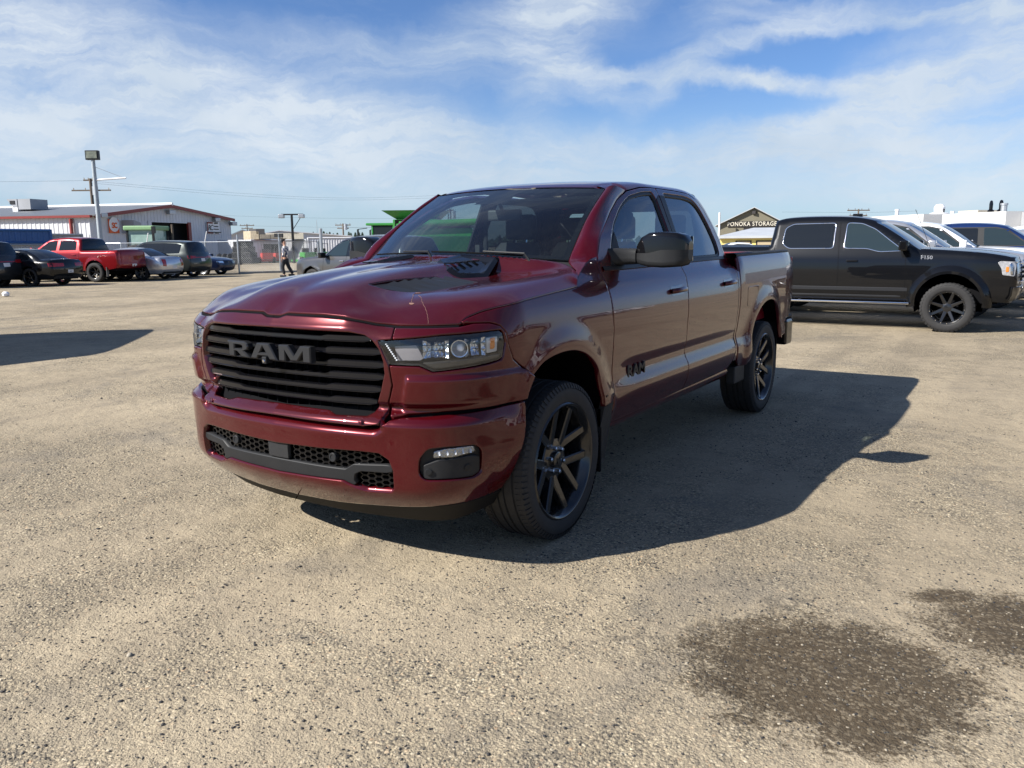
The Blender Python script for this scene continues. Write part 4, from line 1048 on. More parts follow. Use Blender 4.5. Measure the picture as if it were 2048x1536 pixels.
def wheel_proto():
    R, r, w = .407, .293, .285
    root = empty('wheel')
    t = tyre_mesh(R, r, w); add_tread(t, R-.001, w, 84); to = t.build('tyre', RUB, root, smooth=True, sharp=38)
    h = w/2
    rim = MB().lathe([(-h*.8, r+.004), (-h*.7, r-.006), (-h*.3, r-.03), (h*.55, r-.034), (h*.80, r-.020), (h*.90, r-.010), (h*.97, r-.004), (h*.985, r+.004), (h*.93, r+.012), (h*.84, r+.010)], (0, 0, 0), (1, 0, 0), 72)
    ro = rim.build('rim', RIMB, root, smooth=True, sharp=50)
    # six paired spokes: each a Y that fans from the hub to the rim
    def bar(mb, p0, p1, w0, w1, x0, x1, th0=.045, th1=.03):
        p0 = np.array(p0); p1 = np.array(p1); d = p1-p0; d /= np.linalg.norm(d); n = np.array([-d[1], d[0]])
        V = []
        for (p, w_, x, th) in ((p0, w0, x0, th0), (p1, w1, x1, th1)):
            for (a, b) in ((-1, -th), (-1, -.006), (-.72, 0), (.72, 0), (1, -.006), (1, -th)):
                q = p + n*w_*a; V.append((x + b, q[0], q[1]))
        mb.add(V, [(i, i+6, i+7, i+1) for i in range(5)] + [(5, 11, 6, 0), tuple(range(6)), tuple(range(6, 12))[::-1]])
    for k in range(5):
        a = 2*math.pi/5*k + .14; sp = MB()
        P = lambda rr, lt: (rr*math.sin(a) + lt*math.cos(a), rr*math.cos(a) - lt*math.sin(a))
        bar(sp, P(.060, .050), P(.274, .074), .025, .0215, h*.52, h*.80)
        bar(sp, P(.060, -.050), P(.274, -.074), .025, .0215, h*.52, h*.80)
        bar(sp, P(.098, -.045), P(.098, .045), .014, .014, h*.50, h*.50)
        sp.build('spoke', RIMB, root)
    hub = MB().lathe([(h*.30, .112), (h*.50, .106), (h*.54, .082), (h*.54, .045), (h*.66, .042), (h*.68, .036), (h*.68, 0)], (0, 0, 0), (1, 0, 0), 32)
    hu = hub.build('hub', RIMB, root, smooth=True, sharp=35)
    cap = MB(); cap.prism([(-.014, .014), (-.018, .004), (-.006, -.020), (.006, -.020), (.018, .004), (.014, .014), (.006, .004), (-.006, .004)], h*.68, h*.70, (1, 2, 0)); cap.build('wheel_emblem', GRY, hu)
    for k in range(6):
        a = math.pi/3*k + .26 + .52
        MB().lathe([(h*.50, .012), (h*.68, .0115), (h*.71, .008), (h*.71, 0)], (0, .066*math.sin(a), .066*math.cos(a)), (1, 0, 0), 6).build('lug_nut', CHR, hu)
    MB().lathe([(-.05, .17), (-.02, .17), (-.02, .06), (-.05, .06)], (0, 0, 0), (1, 0, 0), 40).build('brake_disc', pm('brake_steel', (.30, .30, .31), rough=.35, metal=1), root, smooth=True, sharp=35)
    MB().lathe([(-.06, .26), (-.055, 0)], (0, 0, 0), (1, 0, 0), 32).build('brake_shield', VOID, root)
    return root
wh = wheel_proto(); wh.parent = HERO; wh.location = (.868, 0, .407); wh.rotation_euler = (.0, 0, 0)
for (x, y, rz, rx) in ((.868, WB, 0, .5), (-.868, 0, math.pi, .2), (-.868, WB, math.pi, .9)):
    c = copy_tree(wh, HERO); c.location = (x, y, .407); c.rotation_euler = (rx, 0, rz)

# ---- interior
def interior():
    d = MB(); yy = [(.55, 1.36), (.75, 1.40), (.98, 1.385), (1.06, 1.33), (1.08, 1.1), (1.0, .8), (.55, .8)]
    d.prism(yy, -.80, .80, (1, 2, 0)); d.build('dashboard', TRIM, HERO, bevel=.02)
    MB().box((-.80, 2.86, .8), (.80, 2.90, 1.40)).build('rear_trim', TRIM, HERO)
    MB().box((-.84, .6, .60), (.84, 2.9, .64)).build('cabin_floor', TRIM, HERO)
    # door cards
    for sg in (1, -1):
        for y0, y1 in ((.70, 1.76), (1.82, 2.78)):
            MB().box((min(.80*sg, .84*sg), y0, .7), (max(.80*sg, .84*sg), y1, 1.345)).build('door_card', TRIM, HERO)
    # headliner
    MB().box((-.52, 1.40, 1.80), (.52, 2.75, 1.815)).build('headliner', pm('headliner_cloth', (.25, .25, .25), rough=.9), HERO)
    def seat(x, y, w):
        s = empty('seat', (x, y, 0)); s.parent = HERO
        MB().box((-w/2, -.25, .82), (w/2, .27, .98)).build('cushion', SEAT, s, bevel=.05, smooth=True)
        b = MB(); prof = [(-.245, .95, .10), (-.25, 1.10, .13), (-.235, 1.32, .12), (-.19, 1.46, .10), (-.155, 1.515, .05)]
        for i in range(len(prof)-1): pass
        G = []
        for (q, z, t) in prof:
            yb = .24 + (z-.95)*.30; hw = abs(q)*w/.5
            G.append([(hw, yb-.02, z), (hw*.85, yb-t*.75, z), (0, yb-t*.65, z), (-hw*.85, yb-t*.75, z), (-hw, yb-.02, z), (-hw*.8, yb+.06, z), (hw*.8, yb+.06, z), (hw, yb-.02, z)])
        b.grid(np.array(G)); b.add(np.array(G[-1])[:-1], [tuple(range(7))]); b.build('backrest', SEAT, s, smooth=True, sharp=60)
        MB().box((-.125, .385, 1.535), (.125, .475, 1.725)).build('headrest', SEAT, s, bevel=.035, smooth=True)
        for sx in (-.05, .05): MB().tube([(sx, .42, 1.48), (sx, .43, 1.56)], .007, 6).build('headrest_post', CHR, s)
    for x in (.40, -.40): seat(x, 1.42, .52)
    for x in (.44, 0, -.44): seat(x, 2.36, .44)
    MB().box((-.16, 1.05, .8), (.16, 1.95, 1.12)).build('centre_console', TRIM, HERO, bevel=.02)
    # steering wheel on the left of the driver
    st = empty('steering_wheel', (.40, 1.09, 1.235)); st.parent = HERO; st.rotation_euler = (math.radians(-62), 0, 0)
    ring = [(math.cos(a)*.185, math.sin(a)*.185, 0) for a in np.linspace(0, 2*math.pi, 33)]
    MB().tube(ring, .0165, 8, caps=False).build('wheel_ring', pm('grey_leather', (.10, .10, .105), rough=.45), st, smooth=True)
    MB().box((-.06, -.05, -.03), (.06, .05, .015)).build('airbag_hub', TRIM, st, bevel=.01)
    MB().box((-.17, -.015, -.01), (.17, .015, .005)).build('spokes', TRIM, st)
    # grab handle and belts
    for sg in (1, -1): MB().tube([(.70*sg, 1.84, 1.78), (.74*sg, 1.86, 1.60), (.70*sg, 1.80, 1.1)], .018, 6).build('seat_belt', SEAT, HERO)
    for sg in (1, -1): MB().box((min(.76*sg, .80*sg) , 1.80, 1.3), (max(.76*sg, .80*sg), 1.90, 1.5)).build('pillar_cover', TRIM, HERO)
interior()
# ------------------------------------------------------------------ gravel yard
def ground_material():
    m = bpy.data.materials.new('gravel'); m.use_nodes = True; nt = m.node_tree; b = nt.nodes['Principled BSDF']
    P = N(nt, 'ShaderNodeNewGeometry').outputs['Position']
    def vor(scale, out='Distance', feat='F1', rnd=1.0):
        n = N(nt, 'ShaderNodeTexVoronoi', feature=feat, i_Scale=scale, i_Randomness=rnd); nt.links.new(P, n.inputs['Vector']); return n
    # distance fade: fine stones blur into an even tone far off
    v1 = vor(84); v2 = vor(170)
    hs = N(nt, 'ShaderNodeSeparateColor', i_Color=v1.outputs['Color'])
    st = ramp(nt, hs.outputs[0], [(0, (.035,.035,.036)), (.10, (.09,.085,.08)), (.22, (.20,.175,.135)), (.5, (.31,.265,.195)), (.78, (.43,.375,.27)), (.93, (.58,.52,.40)), (1, (.42,.28,.17))])
    hs2 = N(nt, 'ShaderNodeSeparateColor', i_Color=v2.outputs['Color'])
    st2 = ramp(nt, hs2.outputs[0], [(0, (.08,.075,.07)), (.2, (.20,.175,.135)), (.6, (.32,.275,.20)), (1, (.46,.40,.29))])
    stone = mixc(nt, ramp(nt, hs.outputs[1], [(.45, 0.0), (.55, 1.0)]), st, st2)
    gap = ramp(nt, v1.outputs['Distance'], [(.30, 0.0), (.62, 1.0)])
    stone = mixc(nt, ma(nt, 'MULTIPLY', gap, .55), stone, (.11, .095, .072))
    sand = mixc(nt, noise(nt, P, 220, 3, .7), (.26, .222, .165), (.385, .33, .245))
    big = noise(nt, P, .55, 6, .62, .3); mid = noise(nt, P, 3.2, 5, .65)
    sf = ramp(nt, ma(nt, 'ADD', ma(nt, 'MULTIPLY', big, .62), ma(nt, 'MULTIPLY', mid, .38)), [(.44, .12), (.56, .80)])
    c = mixc(nt, sf, stone, sand)
    tone = ramp(nt, noise(nt, P, .22, 5, .6), [(.3, .76), (.7, 1.12)])
    c = mixc(nt, 1.0, c, tone, 'MULTIPLY'); c = mixc(nt, 1.0, c, (1.17, 1.125, 1.05), 'MULTIPLY')
    # dark aged asphalt showing through in patches
    ap = ramp(nt, noise(nt, P, .8, 7, .7, .4), [(.53, 0.0), (.66, .55)])
    c = mixc(nt, ap, c, mixc(nt, ramp(nt, hs2.outputs[1], [(.3, 0.0), (.8, 1.0)]), (.085, .08, .074), (.24, .21, .165)))
    # tyre tracks: long faint bands
    mp = N(nt, 'ShaderNodeMapping'); nt.links.new(P, mp.inputs[0]); mp.inputs['Rotation'].default_value = (0, 0, -.55); mp.inputs['Scale'].default_value = (1.5, .09, 1)
    tr = ramp(nt, noise(nt, mp.outputs[0], 1.1, 5, .6, .4), [(.47, 0.0), (.66, .34)])
    c = mixc(nt, tr, c, (.17, .142, .105))
    # cracks
    cw = N(nt, 'ShaderNodeVectorMath', operation='ADD'); nt.links.new(P, cw.inputs[0]); nt.links.new(noise(nt, P, 1.3, 4, .6, out=1), cw.inputs[1])
    cv = N(nt, 'ShaderNodeTexVoronoi', feature='DISTANCE_TO_EDGE', i_Scale=.22); nt.links.new(cw.outputs[0], cv.inputs['Vector'])
    ck = ma(nt, 'MULTIPLY', ramp(nt, cv.outputs['Distance'], [(.0, 1.0), (.003, 0.0)]), ramp(nt, noise(nt, P, .7, 3), [(.56, 0.0), (.68, .5)]))
    c = mixc(nt, ck, c, (.05, .045, .04))
    # damp oil stains
    wet = None
    for (gx_, gy_, ru, rv, amt) in ((2.46, -.70, .54, .47, 1.0), (2.62, -.98, .28, .20, .85), (3.08, .06, .46, .36, .95), (2.74, .22, .26, .11, .75), (3.4, -.1, .5, .4, .9)):
        mp = N(nt, 'ShaderNodeMapping', vector_type='TEXTURE'); nt.links.new(P, mp.inputs[0])
        mp.inputs['Location'].default_value = (gx_, gy_, 0); mp.inputs['Rotation'].default_value = (0, 0, -YAW); mp.inputs['Scale'].default_value = (ru, rv, 1)
        ln = N(nt, 'ShaderNodeVectorMath', operation='LENGTH'); nt.links.new(mp.outputs[0], ln.inputs[0])
        e = ma(nt, 'SUBTRACT', amt, ma(nt, 'MULTIPLY', ln.outputs['Value'], .88))
        wet = e if wet is None else ma(nt, 'MAXIMUM', wet, e)
    wn = ma(nt, 'ADD', ma(nt, 'MULTIPLY', noise(nt, P, 6, 8, .78), 1.5), ma(nt, 'MULTIPLY', noise(nt, P, 60, 4, .75), 1.2))
    wf = ramp(nt, ma(nt, 'ADD', wet, ma(nt, 'SUBTRACT', wn, 1.40)), [(-.0, 0.0), (.26, .95)]); wf = ma(nt, 'MULTIPLY', wf, ramp(nt, hs.outputs[2], [(.0, .62), (.35, .95), (1, 1.0)]))
    c = mixc(nt, wf, c, mixc(nt, noise(nt, P, 3, 3), (.036, .027, .017), (.070, .048, .026)))
    nt.links.new(c, b.inputs['Base Color'])
    nt.links.new(ma(nt, 'MULTIPLY_ADD', wf, -.12, .93), b.inputs['Roughness']); b.inputs['Specular IOR Level'].default_value = .25
    # relief
    hgt = ma(nt, 'ADD', ma(nt, 'MULTIPLY', ma(nt, 'SUBTRACT', 1.0, v1.outputs['Distance']), ma(nt, 'SUBTRACT', 1.05, sf)), ma(nt, 'MULTIPLY', v2.outputs['Distance'], -.35))
    bn = N(nt, 'ShaderNodeBump', i_Strength=.62, i_Distance=.010, i_Height=hgt)
    b2 = N(nt, 'ShaderNodeBump', i_Strength=.55, i_Distance=.05, i_Height=noise(nt, P, 7, 7, .7)); nt.links.new(bn.outputs[0], b2.inputs['Normal'])
    nt.links.new(b2.outputs[0], b.inputs['Normal'])
    return m
GM = ground_material()
def graded(lo, hi, c, n):                                # grid lines that get sparser away from c
    t = np.linspace(-1, 1, n); q = np.sign(t)*np.abs(t)**3
    return c + np.where(q < 0, q*(c-lo), q*(hi-c))
gx = graded(-2500, 2500, 2.5, 61); gy = graded(-400, 3000, 0, 61)
PP = np.stack(np.meshgrid(gx, gy, indexing='ij'), -1); PP = np.concatenate([PP, np.zeros(PP.shape[:2] + (1,))], -1)
g = MB().grid(PP).build('ground', GM); tag(g, kind='structure')

# loose stones lying on the yard (nobody could count them)
def stones():
    ico = bmesh.new(); bmesh.ops.create_icosphere(ico, subdivisions=1, radius=1)
    v0 = np.array([v.co[:] for v in ico.verts]); f0 = np.array([[v.index for v in f.verts] for f in ico.faces]); ico.free()
    C_, S_ = [], []
    R_, U_, F_ = CR, CU, CF
    def scatter(n, dmax, r0, r1, pw=2.2):
        # even on the ground, inside the field of view
        k = 0
        while k < n:
            a = rng.uniform(-.66, .66, n); d = np.sqrt(rng.uniform(1.2**2, dmax**2, n))
            x = CAM[0] + np.sin(YAW + a)*d; y = CAM[1] + np.cos(YAW + a)*d
            h = np.array([math.sin(i*12.9898)*43758.5453 % 1 for i in range(1)])
            r = r0 + (r1-r0)*rng.random(n)**pw
            C_.append(np.stack([x, y], 1)); S_.append(r); k += n
    scatter(15000, 4.2, .0018, .0055); scatter(8000, 7.5, .0025, .007); scatter(1500, 13, .004, .010); scatter(120, 9, .008, .015, 3)
    P = np.vstack(C_); r = np.concatenate(S_); n = len(P)
    # bunch them a little
    keep = (np.sin(P[:, 0]*2.1 + 1.3*np.sin(P[:, 1]*1.7)) + np.sin(P[:, 1]*3.1 + P[:, 0]) + rng.normal(0, 1.0, n)) > -.9
    P, r = P[keep], r[keep]; n = len(P)
    V = v0[None]*rng.uniform(.7, 1.3, (n, len(v0), 1)); sc = np.stack([rng.uniform(.8, 1.5, n), rng.uniform(.7, 1.1, n), rng.uniform(.4, .75, n)], 1)
    V = V*sc[:, None]*r[:, None, None]; a = rng.uniform(0, 6.28, n); ca, sa = np.cos(a)[:, None], np.sin(a)[:, None]
    X = V[..., 0]*ca - V[..., 1]*sa; Y = V[..., 0]*sa + V[..., 1]*ca
    V = np.stack([X + P[:, :1], Y + P[:, 1:], V[..., 2] + (r*.18)[:, None]], -1).reshape(-1, 3)
    Fc = (f0[None] + (np.arange(n)*len(v0))[:, None, None]).reshape(-1, 3)
    me = bpy.data.meshes.new('loose_stones'); me.vertices.add(len(V)); me.vertices.foreach_set('co', V.ravel())
    me.loops.add(len(Fc)*3); me.loops.foreach_set('vertex_index', Fc.ravel().astype(np.int32)); me.polygons.add(len(Fc))
    me.polygons.foreach_set('loop_start', np.arange(0, len(Fc)*3, 3, dtype=np.int32)); me.polygons.foreach_set('loop_total', np.full(len(Fc), 3, np.int32))
    me.update(calc_edges=True); me.polygons.foreach_set('use_smooth', np.ones(len(Fc), bool))
    m = bpy.data.materials.new('stone'); m.use_nodes = True; nt = m.node_tree; b = nt.nodes['Principled BSDF']
    ri = N(nt, 'ShaderNodeNewGeometry').outputs['Random Per Island']
    nt.links.new(ramp(nt, ri, [(0, (.02,.02,.022)), (.50, (.05,.046,.042)), (.60, (.13,.115,.09)), (.75, (.21,.18,.135)), (.95, (.28,.24,.18)), (.99, (.34,.30,.23)), (1, (.35,.22,.13))]), b.inputs['Base Color'])
    b.inputs['Roughness'].default_value = .8
    me.materials.append(m); o = link('loose_stones', me)
    tag(o, 'loose pale and dark pebbles scattered over the gravel yard', 'gravel', kind='stuff')
stones()
# ------------------------------------------------------------------ other vehicles
DGL = pm('dark_car_glass', (.008, .010, .013), rough=.03, spec=.55)
LGL = pm('pale_car_glass', (.016, .026, .031), rough=.03, spec=.6)
PLT = pm('licence_plate_white', (.62, .62, .64), rough=.4, var=.1)
def paint(name, col, metal=.4, dust=.12): return pm(name, col, rough=.28, metal=metal, coat=.65, crough=.01, spec=.1, var=.04, dust=dust*.07)
P_BLACK = paint('black_paint', (.0045, .005, .0065), .2, .08); P_DKGREY = paint('dark_grey_paint', (.035, .038, .042), .5, .14)
P_GREY = paint('grey_metallic_paint', (.10, .098, .10), .6, .15); P_SILVER = paint('silver_paint', (.50, .51, .54), .7, .1)
P_WHITE = paint('white_paint', (.74, .75, .77), 0, .06); P_RED = paint('bright_red_paint', (.19, .008, .011), .35, .1)
P_NAVY = paint('navy_paint', (.010, .018, .055), .4, .1); P_BLUE = paint('deep_blue_paint', (.012, .03, .11), .4, .06)
SILR = pm('silver_rim', (.42, .43, .45), rough=.3, metal=.9, dust=.05)

def road_wheel(R, r, w, style=5, mat=RIMB, chunky=False, sw=.028, split=False, rivets=False, nseg=48, inset_=.0):
    root = empty('wheel'); t = tyre_mesh(R, r, w, nseg=nseg)
    add_tread(t, R-.001, w, 40 if chunky else 48, chunky); t.build('tyre', RUB, root, smooth=True, sharp=38)
    h = w/2; s = MB().lathe([(-h*.8, r+.004), (-h*.5, r-.025), (h*.50, r-.03), (h*.86, r-.012), (h*.92, r+.004), (h*.86, r+.008)], (0, 0, 0), (1, 0, 0), nseg)
    hx = h*(.55 - inset_)
    s.lathe([(hx*.4, .09), (hx, .085), (hx*1.15, .06), (hx*1.2, .035), (hx*1.2, 0)], (0, 0, 0), (1, 0, 0), 24)
    ro = s.build('rim', mat, root, smooth=True, sharp=40)
    for k in range(style):
        a = 2*math.pi*k/style + .3; sp = MB()
        for dv in ((-.13, .13) if split else (0,)):
            p0 = np.array([.055*math.sin(a), .055*math.cos(a)]); p1 = np.array([(r-.012)*math.sin(a+dv), (r-.012)*math.cos(a+dv)])
            d = p1-p0; d /= np.linalg.norm(d); n = np.array([-d[1], d[0]]); V = []
            for p, ww, x in ((p0, sw*1.1, hx*1.05), (p1, sw*.8, h*.78)):
                for q, b in ((-1, -.03), (-1, -.005), (-.7, 0), (.7, 0), (1, -.005), (1, -.03)): e = p + n*ww*q; V.append((x+b, e[0], e[1]))
            sp.add(V, [(i, i+6, i+7, i+1) for i in range(5)] + [(5, 11, 6, 0), tuple(range(6)), tuple(range(6, 12))[::-1]])
        sp.build('spoke', mat, root)
    if rivets:
        for k in range(18):
            a = 2*math.pi*k/18; MB().lathe([(h*.84, .009), (h*.93, .008), (h*.93, 0)], (0, (r-.004)*math.sin(a), (r-.004)*math.cos(a)), (1, 0, 0), 8).build('rivet', CHR, ro)
    MB().lathe([(-.02, r*.62), (-.01, r*.6), (-.01, 0)], (0, 0, 0), (1, 0, 0), 24).build('brake_disc', VOID, root)
    return root
WP = {}
def get_wheel(key, **kw):
    if key not in WP:
        WP[key] = [road_wheel(**kw), True]; return WP[key][0]
    return copy_tree(WP[key][0])

def car(name, label, cat, sp, pos, az, group=None):
    """sp: nose/tail [(z,y)] ends, hood/ws/roof/rw/deck [(y,z)] top line, widths [(z,x)], wheels, windows ..."""
    fwd = math.radians(az); rz = math.atan2(math.sin(fwd), -math.cos(fwd))
    root = empty(name, (pos[0], pos[1], 0), rz, label, cat, group)
    body_m = sp['paint']; glass_m = sp.get('glass', DGL); r = sp.get('r', .07)
    nose, tail = sp['nose'], sp['tail']
    segs = [('front_end', [(y, z) for z, y in nose], body_m)] + [(n_, p_, m_ or body_m) for n_, p_, m_ in sp['top']] + [('tail_end', [(y, z) for z, y in tail][::-1], body_m)]
    prof = []; bounds = []
    raw = []; idx = []
    for n_, p_, m_ in segs:
        a = len(raw); raw += [q for q in p_ if not raw or math.dist(q, raw[-1]) > 1e-4]; idx.append((max(0, a-1), len(raw)-1))
    K = 4; prof = catmull(raw, K); 
    # soften
    wz, wx = np.array([q[0] for q in sp['w']]), np.array([q[1] for q in sp['w']])
    y0, y1 = min(p[0] for p in raw), max(p[0] for p in raw); fp, tp = sp.get('plan', (.10, .07))
    def X(y, z):
        y = np.asarray(y, float); b = cr_interp(wz, wx, z)
        return b*(1 - fp*(1 - sstep(y0-.1, y0+.75, y))**1.5 - tp*sstep(y1-.6, y1+.1, y)**1.5)
    dense = resamp(prof, .03, closed=False)
    def f(y, z):
        y = np.asarray(y, float); z = np.asarray(z, float); Q = np.stack([y, z], -1).reshape(-1, 2)
        A, B = dense[:-1], dense[1:]; d = np.full(len(Q), 9.0)
        for i in range(0, len(Q), 1500):
            q = Q[i:i+1500, None]; ab = B-A; t = np.clip(((q-A)*ab).sum(-1)/(ab**2).sum(-1), 0, 1)
            d[i:i+1500] = np.sqrt(((q - A - ab*t[..., None])**2).sum(-1).min(1))
        d = d.reshape(y.shape); k = np.clip(1 - d/r, 0, 1)
        x = X(y, z) - r*(1 - np.sqrt(np.maximum(0, 1 - k*k)))
        for (yc, zc, ra) in arches:
            rr = np.hypot(y-yc, z-zc); x = x + sp.get('flare', .02)*(1 - sstep(ra, ra + .13, rr))
        return np.stack([x, y, z], -1)
    wb = sp['wb']; R = sp['R']; Ra = sp.get('Ra', R + .07); zs = sp['sill']; zh = sp.get('za', R + .02)
    arches = [(0, zh, Ra), (wb, zh, Ra)]
    # side outline: over the top, then back along the bottom with both arches
    def arc(yc):
        a0 = math.asin(np.clip((zs - zh)/Ra, -1, 1)); t = np.linspace(a0, math.pi - a0, 15); return [(yc + Ra*math.cos(q), zh + Ra*math.sin(q)) for q in t]
    bot = [(y1-.02, tail[0][0]), ] ; out = [tuple(p) for p in prof] + [(wb + Ra + .03, max(zs, .0) + .02)] + arc(wb) + arc(0) + [(-Ra - .03, zs + .02)]
    O = np.array(out)
    if area2(O) < 0: O = O[::-1]
    for m in (False, True):
        panel('body_side', O, f, body_m, root, step=sp.get('step', .06), flange=.03, mirror=m, ins=.004, cstep=.045)
    # top ribbon pieces
    T = np.gradient(prof, axis=0); T /= np.linalg.norm(T, axis=1)[:, None]; Nn = np.stack([-T[:, 1], T[:, 0]], 1)
    if Nn[len(Nn)//2][1] < 0: Nn = -Nn
    ch, cv = sp.get('crown', (.035, .09)); tt = np.linspace(-1, 1, 17)
    tt = np.sign(tt)*np.abs(tt)**.85
    for (n_, p_, m_), (i0, i1) in zip(segs, idx):
        seg = prof[i0*K:i1*K+1]; ns = Nn[i0*K:i1*K+1]; G = []
        for p, n in zip(seg, ns):
            w = float(f(p[0], p[1])[0]); c = cv*abs(n[0])**2 + ch*n[1]**2
            G.append([(w*t, p[0] + n[0]*c*(1-t*t), p[1] + n[1]*c*(1-t*t)) for t in tt])
        MB().grid(np.array(G)).build(n_, m_, root, smooth=True, sharp=60)
    # faces: lamps, plates, grilles on the ends
    def endf(which):
        L = nose if which == 'front' else tail; zz = np.array([q[0] for q in L]); yy = np.array([q[1] for q in L]); sg = -1 if which == 'front' else 1
        o = np.argsort(zz); zz, yy = zz[o], yy[o]
        def g(x, z):
            x = np.asarray(x, float)*(1); y = np.interp(z, zz, yy); w = np.maximum(.3, X(y, z))
            q = np.clip(np.abs(x)/w, 0, 1); P = np.stack([x*(-sg), y + sg*cv*(1-q*q) - sg*r*.9*np.maximum(0, (q-.86)/.14)**2, np.asarray(z, float)*np.ones_like(x)], -1)
            return P
        return g
    gf, gr = endf('front'), endf('rear')
    for it in sp.get('faces', []):
        n_, end, poly, mt, off = it[:5]; g = gf if end == 'front' else gr
        polys = [poly] + ([[(-a, b) for a, b in poly]] if len(it) > 5 and it[5] else [])
        for q in polys:
            q = rpoly(q, .012, 2)
            panel(n_, q, g, mt, root, step=.08, off=off, flange=.03, ins=.003)
    # side windows, seams, handles
    for it in sp.get('side', []):
        n_, poly, mt, off = it[:4]
        fl_ = it[4] if len(it) > 4 else .01
        for m in (False, True): panel(n_, rpoly(poly, it[5] if len(it) > 5 else .03, 3), f, mt, root, step=.08, off=off, flange=fl_, mirror=m, ins=.003)
    for L in sp.get('seams', []):
        P = resamp(L, .06, closed=False); P3 = f(P[:, 0], P[:, 1])
        for m in (1, -1):
            V = np.concatenate([P3 + (.0015, -.004, -.0), P3 + (.0015, .004, 0)]) if abs(L[0][0]-L[-1][0]) < abs(L[0][1]-L[-1][1]) else np.concatenate([P3 + (.0015, 0, -.004), P3 + (.0015, 0, .004)])
            n = len(P3); V = np.concatenate([V, V - (.01, 0, 0)])*[m, 1, 1]
            MB().add(V, [(i, i+1, n+i+1, n+i) if m*1 > 0 else (i, n+i, n+i+1, i+1) for i in range(n-1)] + [(2*n+i, 3*n+i, 3*n+i+1, 2*n+i+1) for i in range(n-1)]).build('seam', VOID, root)
    for (hy, hz) in sp.get('handles', []):
        for m in (1, -1):
            P = f(hy, hz); x = float(P[0])
            MB().box((min(m*x, m*(x+.035)), hy-.09, hz-.016), (max(m*x, m*(x+.035)), hy+.09, hz+.016)).build('handle', sp.get('hmat', body_m), root, bevel=.01)
    my, mz = sp['mirror']
    for m in (1, -1):
        x = float(f(my, mz-.04)[0]); rt_ = sp.get('mw', .22)
        mo = MB(); mo.box((min(m*(x+.05), m*(x+.05+rt_)), my-.09, mz-.02), (max(m*(x+.05), m*(x+.05+rt_)), my+.05, mz+.15)); mo.box((min(m*(x-.03), m*(x+.08)), my-.03, mz-.015), (max(m*(x-.03), m*(x+.08)), my+.04, mz+.045))
        mo.build('side_mirror', sp.get('mmat', body_m), root, bevel=.025, smooth=True, sharp=60)
    # underside, liners
    ub = MB().box((-.82*wx.max(), y0+.25, zs-.02), (.82*wx.max(), y1-.25, zs+.22)); ub.build('underbody', VOID, root)
    for yc in (0, wb):
        a = np.linspace(-.3, math.pi+.3, 16); Rr = Ra + .015
        L = np.array([[(xx, yc + Rr*math.cos(q), zh + Rr*math.sin(q)) for xx in (-wx.max()*.97, wx.max()*.97)] for q in a])
        lm = MB().grid(L); lm.grid(L, flip=True)
        for xx in (-.45, .45): lm.add([(xx, yc + Rr*math.cos(q), zh + Rr*math.sin(q)) for q in a], [tuple(range(16)), tuple(range(16))[::-1]])
        lm.build('wheel_arch_liner', VOID, root)
    wk = sp['wheel']; xc = sp['track']/2
    for (sx, yc) in ((1, 0), (1, wb), (-1, 0), (-1, wb)):
        c = get_wheel(wk[0], **wk[1]); c.parent = root; c.location = (sx*xc, yc, R); c.rotation_euler = (random.uniform(0, 1.2), 0, 0 if sx > 0 else math.pi)
    if 'extra' in sp: sp['extra'](root, f, gf, gr)
    return root

